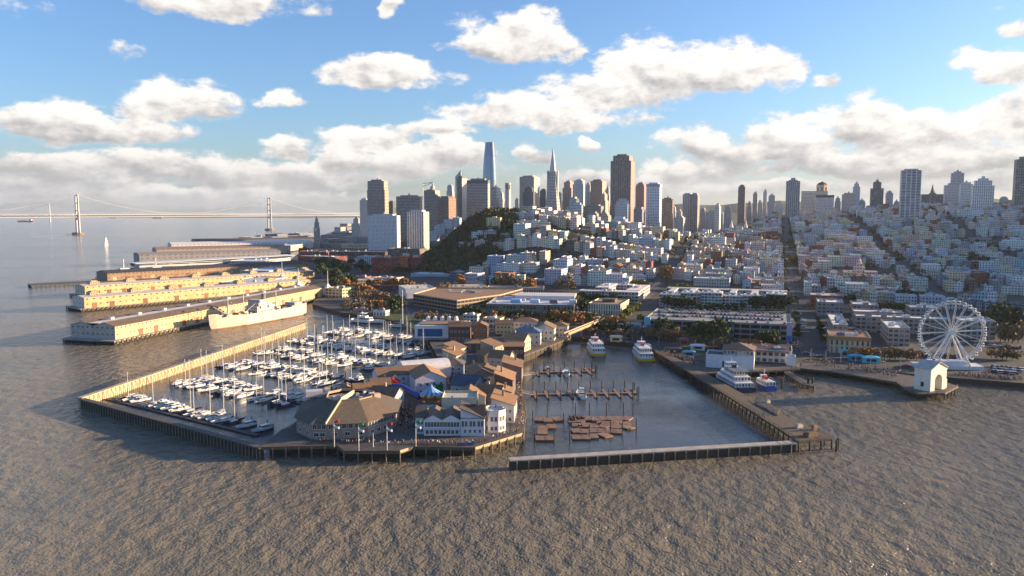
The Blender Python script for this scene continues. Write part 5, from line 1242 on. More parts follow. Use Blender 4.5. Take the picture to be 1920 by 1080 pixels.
def shop(X, Y, w, d, h, roof, rh, c, label, yaw=0.0, ax='y', nf=4, ns=4, rc=None, z=PZ, name='shop_building', two=True, extra=None):
    e = empty(name, (X, Y, z), yaw, label, 'shop')
    q = MB(); q.col = c
    P = [(-w/2, -d/2), (w/2, -d/2), (w/2, d/2), (-w/2, d/2)]
    q.prism(P, 0, h, cap=(roof == 'flat'))
    if roof == 'gable':
        if ax == 'y': q.gend(w, -d/2, h, rh); q.gend(w, d/2, h, rh, flip=True)
        else:
            for s in (-1, 1):
                f = [(s * w/2, -d/2, h), (s * w/2, d/2, h), (s * w/2, 0, h + rh)]; q.face(f if s > 0 else f[::-1])
    q.build('wall', M['siding'], e)
    rc = rc or rnd.choice(ROOFC); q = MB(); q.col = rc
    if roof == 'gable': q.gable(w, d, h, rh, .5, axis=ax)
    elif roof == 'hip': q.hip(w, d, h, rh, .6)
    elif roof == 'shed':
        q.bar((w/2 + .5, 0, h - .1), (-w/2 - .5, 0, h + rh), d + 1.0, .3)
        m2 = MB(); m2.col = c
        m2.face([(-w/2, -d/2, h), (w/2, -d/2, h), (-w/2, -d/2, h + rh)]); m2.face([(-w/2, d/2, h), (-w/2, d/2, h + rh), (w/2, d/2, h)]); m2.face([(-w/2, d/2, h), (-w/2, -d/2, h), (-w/2, -d/2, h + rh), (-w/2, d/2, h + rh)]); m2.build('gable_wall', M['siding'], e)
    else:
        for x0, x1, y0, y1 in ((-w/2, w/2, -d/2, -d/2 + .3), (-w/2, w/2, d/2 - .3, d/2), (-w/2, -w/2 + .3, -d/2 + .3, d/2 - .3), (w/2 - .3, w/2, -d/2 + .3, d/2 - .3)): q.prism([(x0, y0), (x1, y0), (x1, y1), (x0, y1)], h, h + .8)
    q.build('roof', M['shingle'], e)
    lv = [(.9, 1.5)] + ([(h * .58, 1.4)] if two and h > 5 else [])
    for zz, hh in lv:
        if nf: wins(e, P[0], P[1], zz, 1.1, hh, nf)
        if ns: wins(e, P[1], P[2], zz, 1.1, hh, ns); 
    if rnd.random() < .6:
        q = MB(); q.box(rnd.uniform(-w/4, w/4), rnd.uniform(-d/4, d/4), h + rh * .5, .9, .9, rh * .7 + .8, c=lin(150, 140, 130)); q.build('vent', M['paint'], e)
    return e
M['siding'] = plain('painted_siding', None, 0.7, 0.1, 0.5)
M['shingle'] = plain('shingle_roof', None, 0.9, 0.28, 0.9)
def pier_shops():
    Wt = lin(206, 204, 206); Gr = lin(140, 128, 120); Lt = lin(190, 184, 180); Bl = lin(150, 164, 180); Br = lin(110, 84, 66)
    # polygonal restaurant at the front left corner
    P = [G(556, 810, PZ), G(585, 824, PZ), G(613, 824, PZ), G(690, 820, PZ), G(741, 803, PZ)]
    P += [Vector((-49, 338, PZ)), Vector((-60, 350, PZ)), Vector((-80, 350, PZ)), Vector((-90, 336, PZ))]
    c0 = Vector((sum(p.x for p in P) / len(P), sum(p.y for p in P) / len(P), PZ)); L = [(p.x - c0.x, p.y - c0.y) for p in P]
    e = empty('restaurant', c0, 0, 'large angular grey brown restaurant with dark faceted roof at the pier\'s front left', 'restaurant')
    q = MB(); q.col = lin(150, 130, 118); q.prism(L, 0, 6.4, cap=False); q.build('wall', M['siding'], e)
    q = MB(); q.col = lin(104, 92, 78); out = [(x * 1.05, y * 1.05) for x, y in L]; inn = [(x * .47, y * .40 + 5) for x, y in L]; n = len(L)
    for i in range(n):
        j = (i + 1) % n; q.face([(*out[i], 6.2), (*out[j], 6.2), (*inn[j], 11.0), (*inn[i], 11.0)], c=[lin(96, 86, 76), lin(104, 94, 82), lin(112, 98, 80), lin(120, 100, 80)][i % 4])
    q.face([(*p, 6.2) for p in reversed(out)]); q.build('roof', M['shingle'], e)
    q = MB(); q.face([(*p, 9.6) for p in inn], c=lin(150, 140, 134))
    for i in range(n): q.bar((*inn[i], 10.9), (*inn[(i+1) % n], 10.9), .3, 1.0, c=lin(176, 150, 120))
    q.build('roof_well', M['roof'], e)
    for i in range(16):
        q = MB(); x, y = rnd.uniform(-13, 13), rnd.uniform(1, 11); q.box(x, y, 9.6, rnd.uniform(1, 3.4), rnd.uniform(1, 2.4), rnd.uniform(.8, 2.2), rnd.uniform(0, 1), c=rnd.choice([lin(196, 190, 186), lin(150, 146, 144), lin(206, 176, 150)])); q.build('rooftop_unit', M['paint'], e)
    a, b_ = Vector((*out[2], 6.4)), Vector((inn[2][0], inn[2][1], 11.3)); q = MB(); q.bar(a, b_, .4, 1.0, c=lin(200, 186, 150)); q.bar(b_, b_ + Vector((3.2, 11, .8)), .4, 1.8, c=lin(200, 186, 150)); q.build('ridge_parapet', M['paint'], e)
    q = MB(); q.box(-16, 10, 9.6, 7, 5, 2.4, .3, c=lin(196, 188, 186)); q.build('dormer', M['paint'], e)
    for i, nn in ((0, 3), (1, 3), (2, 6), (3, 9)): wins(e, L[i], L[i+1], 4.1, 1.5, 1.7, nn, .3); wins(e, L[i], L[i+1], 1.2, 1.8, 1.4, max(2, nn // 2), .5)
    wins(e, L[8], L[0], 4.1, 1.5, 1.7, 6); wins(e, L[8], L[0], 1.2, 1.8, 1.4, 3)
    q = MB(); q.box(6, -14.2, 2.8, 5.2, 1.6, .4, c=lin(176, 40, 44)); q.build('awning', M['paint'], e)
    # shops in the restaurant's hollow
    shop(-68.5, 357, 9, 8, 7.5, 'gable', 2.4, Lt, 'small tan roofed shop directly behind the angular restaurant', .3, 'x', 0, 2)
    shop(-57, 352, 13, 9, 6.2, 'gable', 3, Lt, 'shop with one long sunlit roof plane right of the angular restaurant', -.35, 'x', 3, 3)
    shop(-77, 362, 8, 7, 6, 'gable', 2.2, Lt, 'low shop behind the angular restaurant beside the moored boats', .2, 'y', 2, 2)
    shop(-62, 366, 9, 8, 8, 'gable', 2.2, lin(176, 140, 116), 'tan walled shop next to the red barn front', .2, 'x', 2, 2)
    e = shop(-57.5, 374, 6.5, 6, 6.5, 'gable', 2.2, lin(170, 36, 40), 'bright red barn fronted shop with a gabled roof', .1, 'y', 1, 1, rc=lin(120, 40, 40))
    # white twin-gabled restaurant in the middle of the front
    A = G(795, 817, PZ); B = G(863, 817.5, PZ); w = (B - A).length; X = (A.x + B.x) / 2
    e = empty('restaurant', (X, A.y, PZ), 0, 'white restaurant with twin front gables and long window bands', 'restaurant')
    q = MB(); q.col = lin(214, 216, 222); q.prism([(-w/2, 0), (w/2, 0), (w/2, 15), (-w/2, 15)], 0, 6.4, cap=False)
    for s in (-1, 1): q.gend(w/2, -.0, 6.4, 2.0, cx=s * w/4); q.gend(w/2, 15, 6.4, 2.0, cx=s * w/4, flip=True)
    q.build('wall', M['siding'], e)
    for s in (-1, 1):
        q = MB(); q.gable(w/2, 15, 6.4, 2.0, .22, cx=s * w/4, cy=7.5, c=lin(112, 98, 84)); q.build('roof', M['shingle'], e)
    wins(e, (-w/2, 0), (w/2, 0), 3.6, .95, 1.9, 12, .4); wins(e, (-w/2, 0), (w/2, 0), .8, 1.0, 1.5, 8, .5); wins(e, (w/2, 0), (w/2, 15), 3.6, 1.0, 1.9, 4)
    q = MB(); q.prism([(-w/2, -2.0), (w/2, -2.0), (w/2, -.02), (-w/2, -.02)], 2.8, 3.0, bottom=True, c=lin(206, 206, 210)); q.bar((-w/2, -1.95, 3.8), (w/2, -1.95, 3.8), .08, .1, c=lin(220, 220, 220)); q.build('balcony', M['paint'], e)
    e = shop(-15.6, G(885, 818, PZ).y + 6, 9.4, 12, 7.2, 'shed', 4.2, lin(206, 206, 214), 'tall white block with small paned windows right of the twin gables', R(90) * 0, 'y', 0, 3, rc=lin(74, 66, 62))
    for k in range(3): wins(e, (-4.7 + 3.13 * k, -6), (-4.7 + 3.13 * (k + 1), -6), 3.9, .95, 2.2, 2, .25)
    wins(e, (-4.7, -6), (4.7, -6), 1.4, .8, 1.3, 4, .8)
    q = MB(); q.col = lin(70, 62, 58); q.face([(-4.9, -6.3, 7.25), (4.9, -6.3, 7.25), (4.9, 1, 11.2), (-4.9, 1, 11.2)]); q.face([(4.9, 1, 11.2), (4.9, 6.3, 7.2), (-4.9, 6.3, 7.2), (-4.9, 1, 11.2)]); q.build('mansard', M['shingle'], e)
    shop(G(788, 814, PZ).x, G(788, 814, PZ).y + 7, 3.6, 14, 7.0, 'gable', 2.4, lin(180, 196, 210), 'narrow pale blue block left of the twin gables', 0, 'x', 2, 0, rc=lin(90, 80, 72))
    shop(-22.5, 337, 15, 13, 8.6, 'flat', 0, lin(190, 184, 166), 'flat roofed cream hall behind the twin gabled restaurant', 0, 'y', 0, 4, rc=lin(186, 180, 160))
    shop(-37, 338, 9, 9, 3.6, 'flat', 0, lin(150, 150, 156), 'low flat roofed kiosk building behind the narrow pale blue block', 0, 'y', 0, 2)
    # white octagonal house with roof terrace
    p = G(926, 812, PZ); e = empty('restaurant', (p.x, p.y + 5, PZ), 0, 'white polygonal restaurant with an open roof terrace', 'restaurant'); r = 5.0
    oc = [(r * math.cos(a) * 1.0, r * math.sin(a)) for a in (R(22.5 + 45 * i) for i in range(8))]
    q = MB(); q.col = lin(222, 216, 210); q.prism(oc, 0, 8.0); q.build('wall', M['siding'], e)
    q = MB(); 
    for i in range(8): q.bar((*oc[i], 8.5), (*oc[(i+1) % 8], 8.5), .2, 1.0, c=lin(226, 222, 214))
    q.build('terrace_parapet', M['paint'], e)
    for i in range(4, 8): wins(e, oc[i], oc[(i+1) % 8], 4.6, .9, 1.9, 2, .3); wins(e, oc[i], oc[(i+1) % 8], 1.0, .9, 1.5, 2, .3)
    # rows behind
    S = shop
    S(-3.2, 333, 9.5, 17, 7.6, 'shed', 3.0, lin(196, 190, 186), 'white house with wide tan roof sloping to the right at the front corner', -.08, 'y', 4, 4)
    S(-10, 356, 12, 8, 6.6, 'gable', 2.8, Gr, 'shop with tan roof behind the front corner house', -.3, 'x', 2, 2)
    S(-3.2, 376, 8.5, 18, 9.0, 'shed', 3.4, Br, 'tall brown shop with steep sunlit tan roof on the right promenade', -.08, 'y', 3, 4)
    S(-3.5, 359, 7, 9, 6.2, 'shed', 2.4, Br, 'low brown shop with sunlit roof before the tall brown shop', -.08, 'y', 2, 3)
    S(.5, 410, 10, 20, 8.4, 'shed', 3.0, lin(150, 120, 104), 'brown shop with broad tan roof farther along the right promenade', -.05, 'y', 3, 4)
    S(-6, 436, 12, 10, 7.8, 'gable', 3.2, lin(196, 176, 156), 'cream shop with tall gable midway along the pier', -.3, 'x', 3, 2)
    S(1.2, 465, 12, 14, 9.4, 'gable', 1.2, lin(84, 60, 50), 'dark brown two-storey shop with white windows by the side wharf', 0, 'x', 5, 3)
    S(-19, 350, 14, 10, 6.2, 'gable', 3.4, Bl, 'blue grey shop with dark roof and pale gable behind the cream hall', 0, 'y', 2, 2)
    S(-21, 371, 12, 14, 7.0, 'gable', 3.8, Bl, 'dark blue roofed shop with lit dormer in the middle of the pier', -.35, 'x', 2, 3, rc=lin(70, 82, 98))
    S(-16, 393, 12, 10, 7.0, 'gable', 3.2, Gr, 'grey shop behind the dark blue roofed shop', .25, 'y', 3, 2)
    S(-9.5, 396, 7, 9, 8, 'shed', 2.6, lin(160, 150, 150), 'narrow grey shop squeezed against the tall promenade row', -.1, 'y', 2, 2)
    S(-17, 414, 14, 10, 5.8, 'hip', 2.6, Lt, 'low hip roofed shop in the pier\'s middle row', 0, 'y', 4, 2)
    S(-13, 452, 11, 12, 6.4, 'gable', 3.2, lin(120, 104, 92), 'shingled shop with steep double gable in the middle row', .4, 'y', 2, 2)
    S(-12, 478, 10, 12, 7, 'shed', 3, lin(170, 150, 130), 'shop with one lit roof plane near the side wharf', -.5, 'y', 2, 2)
    S(-17, 500, 26, 16, 5.6, 'hip', 1.8, lin(104, 88, 80), 'wide low brown roofed food hall in the middle of the pier', 0, 'x', 5, 3)
    e = S(-57, 397, 26, 13, 6.8, 'gable', 3.0, lin(200, 194, 206), 'long lilac white hall with tan roof beside the moored boats', .38, 'x', 5, 2)
    e = S(-42, 385, 15, 20, 8.0, 'gable', 3.4, lin(206, 198, 206), 'big lilac white hall with wide tan roof behind the carousel', .28, 'y', 4, 5)
    q = MB(); q.prism([(2.2, -10.15), (6, -10.15), (6, -10.02), (2.2, -10.02)], 2.2, 5.0, c=lin(40, 130, 60)); q.build('green_screen', M['paint'], e)
    e = empty('event_tent', (-47, 416, PZ), .38, 'white barrel vaulted hall roof behind the lilac halls', 'hall'); q = MB(); q.col = lin(214, 208, 204)
    for i in range(10):
        a0, a1 = math.pi * i / 10, math.pi * (i + 1) / 10; q.face([(-13, -6.5 * math.cos(a0), 6 + 3.6 * math.sin(a0)), (13, -6.5 * math.cos(a0), 6 + 3.6 * math.sin(a0)), (13, -6.5 * math.cos(a1), 6 + 3.6 * math.sin(a1)), (-13, -6.5 * math.cos(a1), 6 + 3.6 * math.sin(a1))])
        for x in (-13, 13): 
            f = [(x, -6.5 * math.cos(a0), 6 + 3.6 * math.sin(a0)), (x, -6.5 * math.cos(a1), 6 + 3.6 * math.sin(a1)), (x, 0, 6)]; q.face(f if x > 0 else f[::-1])
    q.build('vault', M['paint'], e); q = MB(); q.col = lin(206, 200, 200); q.box(0, 0, 0, 26, 13, 6); q.build('wall', M['siding'], e)
    S(-35, 424, 18, 13, 6.2, 'hip', 3.4, lin(150, 160, 170), 'dark hip roofed shop with white windows left of the walkway', 0, 'x', 5, 2, rc=lin(92, 86, 84))
    S(-33, 448, 9, 12, 7.0, 'shed', 3.0, lin(206, 186, 160), 'first of two cream shops with kinked sunlit roofs by the walkway', -.45, 'y', 2, 2)
    S(-34, 468, 9, 12, 7.0, 'shed', 3.0, lin(200, 180, 156), 'second of two cream shops with kinked sunlit roofs, farther back', -.45, 'y', 2, 2)
    S(-36, 540, 15, 12, 10.0, 'gable', 2.6, lin(100, 66, 56), 'dark red brown three-storey house with white window frames', 0, 'x', 5, 3)
    S(-22, 552, 10, 12, 8.4, 'gable', 2.4, lin(150, 110, 70), 'ochre shop house at the land end of the walkway', 0, 'y', 3, 3)
    S(-6, 570, 12, 10, 7.4, 'gable', 2.2, lin(206, 186, 130), 'sunlit yellow shop house with tan roof at the pier entrance', 0, 'x', 4, 2)
    S(10, 584, 18, 12, 7.2, 'hip', 2.6, lin(200, 196, 196), 'white hip roofed shop at the pier entrance', 0, 'x', 5, 2)
    S(10.5, 526, 18, 14, 8.0, 'hip', 4.0, lin(206, 200, 190), 'white restaurant with blue hip roof on the side wharf', -.1, 'x', 5, 4, rc=lin(84, 104, 128))
    S(23, 543, 14, 15, 8.6, 'gable', 3.2, lin(214, 204, 186), 'cream restaurant with tan roof second along the side wharf', -.15, 'y', 4, 4)
    S(34, 556, 12, 12, 8.0, 'hip', 2.6, lin(206, 196, 180), 'cream tan roofed restaurant at the end of the side wharf', -.15, 'x', 4, 3)
    S(3.5, 500, 14, 11, 7.4, 'gable', 3.4, lin(190, 176, 150), 'yellowish timber restaurant at the corner of the side wharf', -.4, 'x', 3, 3)
    # white hall on stilts over the marina
    e = empty('aquarium_hall', (G(824, 628, 8).x, G(824, 628, 8).y + 10, 0), 0, 'white hall with large blue front panel standing on tall posts', 'hall')
    q = MB(); q.col = lin(216, 214, 214); q.prism([(-17, -10), (14, -10), (20, 14), (-14, 18)], 6, 14.5); q.build('wall', M['siding'], e)
    q = MB(); q.prism([(-14, -7), (12, -7), (17, 11), (-11, 14)], 14.52, 15.2, c=lin(150, 116, 90)); q.build('roof', M['roof'], e)
    q = MB(); q.prism([(-15, -10.3), (2, -10.3), (2, -10.02), (-15, -10.02)], 7, 12.2, c=lin(28, 84, 134)); q.build('front_panel', M['paint'], e)
    q = MB(); q.prism([(-20, -13), (20, -13), (24, 16), (-18, 20)], 5.2, 6, bottom=True, c=lin(120, 116, 112)); q.build('platform', M['concrete'], e)
    q = MB(); q.tube((0, 0, -3), (0, 0, 5.2), .5, n=8); me = q.mesh('post', M['concrete']); parts_at('post', me, e, [(x, y, 0) for x in (-17, -11, -5, 1, 7, 13) for y in (-11, 4)])
    for i in range(5):
        q = MB(); q.lathe([(1.6, 15.2), (1.3, 17.5), (0.1, 18.4)], 8, -10 + i * 5, 12); q.build('rooftop_unit', M['white'], e)
    # carousel
    p = G(809, 759, PZ); e = empty('carousel', (p.x, p.y, PZ), 0, 'round two-deck carousel with blue striped conical canopy', 'carousel')
    q = MB(); q.lathe([(5.4, 5.3), (2.2, 7.3), (.5, 8.6), (.5, 9.0), (0, 9.6)], 24, cols=[lin(60, 120, 176), lin(150, 190, 214)]); q.build('canopy', M['paint'], e)
    q = MB(); q.lathe([(5.5, 4.4), (5.6, 5.3), (5.4, 5.32)], 24, cols=[lin(206, 160, 60), lin(176, 60, 50), lin(220, 200, 150)]); q.build('rounding_board', M['paint'], e)
    q = MB(); q.lathe([(5.4, 0), (5.4, .5), (0, .5)], 24, c=lin(150, 60, 60)); q.lathe([(5.2, 2.7), (5.2, 2.9), (0, 2.9)], 24, c=lin(190, 150, 70)); q.lathe([(1.6, .5), (1.6, 5.3)], 16, c=lin(196, 176, 120)); q.build('platform', M['paint'], e)
    q = MB(); q.tube((0, 0, .5), (0, 0, 5), .07, n=5); me = q.mesh('pole', M['metal']); parts_at('pole', me, e, [(4.6 * math.cos(R(30 * i)), 4.6 * math.sin(R(30 * i)), 0) for i in range(12)])
    q = MB(); q.tube((0, -.6, 1.4), (0, .6, 1.45), .24, .2, 6); q.tube((0, .55, 1.5), (0, .95, 2.0), .14, .1, 5)
    for x in (-.12, .12):
        for y in (-.5, .5): q.tube((x, y, 1.3), (x, y * 1.3, .8), .06, n=4)
    me = q.mesh('horse', M['white']); parts_at('horse', me, e, [(4.1 * math.cos(R(36 * i)), 4.1 * math.sin(R(36 * i)), 0, R(36 * i)) for i in range(10)])
    # blue covered slide and striped pole tower
    e = empty('covered_walkway', (0, 0, 0), 0, 'bright blue barrel covered stairway beside the carousel', 'walkway')
    a, b_ = AT(754, 726, 362), AT(788, 745, 354); q = MB(); q.col = lin(44, 74, 140); q.tube(a, b_, 1.5, 1.5, 12); q.tube(a + Vector((-6, 2, 0)), a, 1.5, 1.5, 12); q.build('canopy', M['paint'], e)
    q = MB(); 
    for t in (0, .33, .66, 1): p = a.lerp(b_, t); q.tube((p.x, p.y, PZ), (p.x, p.y, p.z), .15, n=5)
    q.bar((a.x, a.y, a.z - 1.8), (b_.x, b_.y, b_.z - 1.8), 2, .3); q.build('stair_frame', M['metal'], e)
    p = G(855, 742, PZ); e = empty('climbing_tower', (p.x, p.y, PZ), 0, 'white ride tower column with blue base on the pier', 'tower'); q = MB(); q.tube((0, 0, 0), (0, 0, 9.6), .7, .7, 10, c=lin(196, 206, 216)); q.build('column', M['paint'], e); q = MB(); q.tube((0, 0, 9.6), (0, 0, 10.2), 1.0, .9, 10, c=lin(226, 226, 226)); q.build('cap', M['paint'], e); q = MB(); q.box(2.6, 1, 0, 4.6, 4, 4.2, c=lin(30, 90, 160)); q.build('base', M['paint'], e)
    # flagpoles along the front
    for i, (xt, yt, xb, yb, fl) in enumerate(((626, 787, 627, 838, 1), (672, 793, 673, 845, 2), (700, 811, 700, 838, 0), (725, 792, 726, 844, 1), (779, 787, 780, 837, 2))):
        p = G(xb, yb, PZ); H = (yb - yt) * p.y / F / math.cos(TH)
        e = empty('flagpole', p, 0, f'white flagpole on the front promenade, {nth(i+1)} from left' + (', bare' if not fl else ', with flags'), 'flagpole'); e['group'] = 'flagpoles along the pier front'
        q = MB(); q.tube((0, 0, 0), (0, 0, H), .13, .07, 8); q.build('pole', M['white'], e)
        if fl:
            for k, (z, cc) in enumerate(((H - 1.1, lin(190, 50, 44) if fl == 1 else lin(60, 140, 90)), (H - 2.6, lin(206, 214, 222)))):
                q = MB(); q.col = cc
                for s in range(4):
                    x0, x1 = .1 + s * .5, .1 + (s + 1) * .5; y0, y1 = .2 * math.sin(s * 1.9), .2 * math.sin((s + 1) * 1.9); z0, z1 = .16 * s * (1 - 2 * (k == 1)), .16 * (s + 1) * (1 - 2 * (k == 1)); q.face([(x0, y0, z + z0), (x1, y1, z + z1), (x1, y1, z + z1 + .95), (x0, y0, z + z0 + .95)])
                q.build('flag', M['paint'], e)
pier_shops()
# ------------------------------------------------------------------ breakwaters round the marina and the basin
def breakwater(a, b_, w, zt, label, top, face, ribs=3.2, brace=False, side=1, cap=True):
    d = b_ - a; L = d.length; yaw = math.atan2(d.y, d.x)
    e = empty('breakwater', (a.x, a.y, 0), yaw, label, 'breakwater')
    q = MB(); q.prism([(0, -w/2), (L, -w/2), (L, w/2), (0, w/2)], -2, zt - .45, cap=False); q.build('wall', face, e)
    q = MB(); q.prism([(-.3, -w/2 - .35), (L + .3, -w/2 - .35), (L + .3, w/2 + .35), (-.3, w/2 + .35)], zt - .45, zt, bottom=True); q.build('walkway', top, e)
    n = min(96, int(L / ribs)); q = MB()
    if brace:
        q.tube((0, side * (w/2 + 1.9), -2), (0, side * (w/2 + .2), zt - .3), .24, .2, 6); 
    else: q.tube((0, -w/2 - .25, -2), (0, -w/2 - .25, zt - .46), .26, .26, 6); 
    me = q.mesh('pile', face if brace else M['palepile']); parts_at('pile', me, e, [(L * (i + .5) / n, 0, 0) for i in range(n)])
    return e
M['palepile'] = plain('grey_pile', (0.20, 0.17, 0.14), .85, .35, 1.0)
M['boards'] = plain('pale_breakwater_boards', (0.50, 0.39, 0.24), .8, .3, .5, wear=(.34, .25, .15))
C0, C1, C2 = G(150, 746, 4.4), G(570, 606, 4.4), G(490, 838, 4.4)
for v in (C0, C1, C2): v.z = 0
breakwater(C0, C1, 2.2, 4.6, 'long pale timber breakwater along the marina\'s left side', M['boards'], M['boards'], 3.2, True, -1)
breakwater(C0 + (C2 - C0).normalized() * 2.4, C2, 2.2, 4.4, 'dark breakwater across the marina\'s front with slanted top', M['deckw'], M['pile'], 2.2)
D0, D1 = G(956, 861, 3.6), G(1488, 829, 3.6)
for v in (D0, D1): v.z = 0
breakwater(D0, D1, 3.4, 3.7, 'long pale topped breakwater closing the right basin', M['pale'], M['pile'], 4.2)

# ------------------------------------------------------------------ marina
DX, NX = Vector((.829, -.559, 0)), Vector((.559, .829, 0)); DYAW = math.atan2(-.559, .829)
def make_sail(L, cc, cover):
    root = empty('sailboat', (0, 0, 0)); B = L * .29
    q = hull_mesh(L, B, 1.15, .45, 9, cc, lin(60, 60, 80)); q.v = [(x, y - L/2, z) for x, y, z in q.v]; q.build('hull', M['gel'], root)
    q = MB(); q.col = lin(220, 216, 210); q.prism([(-B*.26, -L*.22), (B*.26, -L*.22), (B*.32, L*.15), (-B*.32, L*.15)], .7, 1.65); q.col = (.03, .035, .04); 
    for s in (-1, 1): q.bar((s * B * .305, -L*.14, 1.35), (s * B * .325, L*.1, 1.35), .04, .25)
    q.build('cabin', M['gel'], root)
    H = L * 1.5; q = MB(); q.tube((0, -L*.08, 1.1), (0, -L*.08, H), .19, .14, 6); q.bar((-B*.33, -L*.08, H*.62), (B*.33, -L*.08, H*.62), .08, .06); q.build('mast', M['alu'], root)
    q = MB(); q.col = cover; q.tube((0, -L*.07, 2.5), (0, L*.30, 2.35), .22, .17, 6); q.build('boom', M['paint'], root)
    q = MB()
    for p in ((0, -L*.49, 1.5), (0, L*.46, 1.3), (-B*.46, -L*.05, 1.2), (B*.46, -L*.05, 1.2)): q.tube(p, (0, -L*.08, H*.97), .022, n=3, cap=False)
    q.build('rigging', M['metal'], root)
    return root
def make_motor(L, cc, fly, canvas):
    root = empty('motorboat', (0, 0, 0)); B = L * .33
    q = hull_mesh(L, B, 1.5, .6, 9, cc, lin(50, 60, 90)); q.v = [(x, y - L/2, z) for x, y, z in q.v]; q.build('hull', M['gel'], root)
    q = MB(); q.col = lin(224, 222, 218); 
    P = [(-B*.36, -L*.20), (B*.36, -L*.20), (B*.40, L*.28), (-B*.40, L*.28)]; q.prism(P, 1.0, 2.0); q.prism([(x * .94, y * .92) for x, y in P], 2.55, 2.8, bottom=True); q.build('cabin', M['gel'], root)
    q = MB(); q.prism([(x * .93, y * .9 - .1) for x, y in P], 2.0, 2.55, cap=False); q.build('windshield', M['glass'], root)
    if fly:
        q = MB(); q.col = lin(220, 218, 214); q.prism([(-B*.3, -L*.04), (B*.3, -L*.04), (B*.3, L*.2), (-B*.3, L*.2)], 2.8, 3.5, cap=False); q.box(0, L*.08, 4.6, B*.6, L*.2, .12, c=canvas)
        for s in (-1, 1): q.tube((s * B*.28, L*.16, 3.4), (s * B*.28, L*.13, 4.6), .06, n=4)
        q.build('flybridge', M['gel'], root)
    else:
        q = MB(); q.box(0, L*.33, 1.4, B*.78, L*.22, 1.0, c=canvas); q.build('canvas_cover', M['paint'], root)
    q = MB(); q.tube((0, L*.1, 2.8), (0, L*.12, 5.6 if fly else 4.2), .05, n=4); q.bar((-B*.2, L*.11, 4.9 if fly else 3.8), (B*.2, L*.11, 4.9 if fly else 3.8), .1, .1); q.build('radar_arch', M['alu'], root)
    return root
M['gel'] = plain('gelcoat', None, 0.3, 0.06, 0.8, spec=.5)
M['alu'] = plain('pale_aluminium', (0.72, 0.70, 0.66), 0.4, 0.05, 1.0)
def marina():
    WH = lin(226, 224, 220); BLUE = lin(36, 62, 140); NAVY = lin(36, 46, 80); TANC = lin(196, 172, 140)
    proto = [('white', make_sail(10.5, WH, BLUE)), ('white', make_sail(12.5, WH, TANC)), ('navy', make_sail(11, NAVY, WH)), ('white', make_sail(9, WH, lin(206, 206, 210))),
             ('white', make_motor(11, WH, True, BLUE)), ('white', make_motor(13.5, WH, True, WH)), ('white', make_motor(9.5, WH, False, BLUE)), ('navy', make_motor(12, NAVY, True, TANC)), ('white', make_motor(10, WH, False, TANC))]
    used = set(); nsail = nmot = 0
    def bw_left(n): t = (n - 200) / (434 - 200); return -388 + t * (-495 + 388)
    def right(n): return -261 - (n - 222) * .73 - 3 if n < 271 else -300 + (n - 262) * -.02 if n < 330 else -304 - (n - 330) * .42
    rowname = ['front row along the dark breakwater', 'second row', 'third row', 'fourth row', 'fifth row', 'rearmost row']
    ND = [206.5, 254, 297, 340, 382, 424]
    pm = MB(); pm.tube((0, 0, -3), (0, 0, 3.4), .22, .2, 6); pm.tube((0, 0, 3.4), (0, 0, 3.7), .26, .05, 6); pmesh = pm.mesh('piling', M['pile'])
    for r, n in enumerate(ND):
        lo = bw_left(n) + (9 if r == 0 else 26 if r < 5 else 30); hi = right(n) - (2 if r else 14)
        e = empty('floating_dock', NX * n + DX * lo, DYAW, f'floating grey dock with finger berths, {nth(r+1)} from the front of the marina', 'dock'); L = hi - lo
        q = MB(); q.prism([(0, -1.1), (L, -1.1), (L, 1.1), (0, 1.1)], .1, .55, bottom=True); q.build('walkway', M['deckw'], e)
        for side in ((1,) if r == 0 else (-1, 1)):
            s = 3.0; k = 0; fm = MB(); fm.prism([(-.45, 1.12), (.45, 1.12), (.45, 10.5), (-.45, 10.5)], .1, .5, bottom=True); fmesh = fm.mesh('finger', M['deckw'])
            fo = 0; fing = []; pil = []
            while s < L - 3:
                if fo % 2 == 0: fing.append((s - 2.3, 0, 0, 0 if side > 0 else math.pi)); pil.append((s - 2.3, side * 10.7, 0))
                fo += 1
                if rnd.random() < (.80 if r else .82):
                    psail = .55 if r else .4
                    i = rnd.choice([0, 0, 1, 1, 2, 3]) if rnd.random() < psail else rnd.choice([4, 4, 5, 6, 6, 7, 8, 8])
                    nm, src = proto[i]
                    o = src if i not in used else copy_tree(src)
                    used.add(i); k += 1
                    Lb = [10.5, 12.5, 11, 9, 11, 13.5, 9.5, 12, 10][i]
                    p = NX * (n + side * (1.9 + Lb / 2)) + DX * (lo + s + rnd.uniform(-.25, .25))
                    o.scale = (rnd.uniform(.8, .98),) * 3
                    o.location = (p.x, p.y, rnd.uniform(-.08, .08)); flip = rnd.random() < .3
                    # bow (local -y) towards the dock
                    o.rotation_euler = (0, 0, DYAW + (0 if side > 0 else math.pi) + (math.pi if flip else 0) + rnd.uniform(-.03, .03))
                    sail = i < 4; kind = 'sailboat with bare mast' if sail else 'motorboat with ' + ('flybridge' if i in (4, 5, 7) else 'canvas cover')
                    where = f'{nth(k)} berth from left, {"far" if side > 0 else "near"} side of {rowname[r]}' if r else f'{nth(k)} from left in the {rowname[r]}'
                    tag(o, f'{nm} {kind}, {where}', 'sailboat' if sail else 'motorboat', 'sailboats in the marina' if sail else 'motorboats in the marina')
                    if sail: nsail += 1
                    else: nmot += 1
                s += rnd.choice([4.6, 5.0, 5.4]) + (.8 if fo % 2 == 0 else 0)
            parts_at('finger', fmesh, e, fing); parts_at('piling', pmesh, e, pil)
    print('BOATS', nsail, nmot)
    for i, (nm, p) in enumerate(proto):
        if i not in used: p.location = (-190 + i * 5, 480, 0); tag(p, f'spare boat {i}', 'boat')
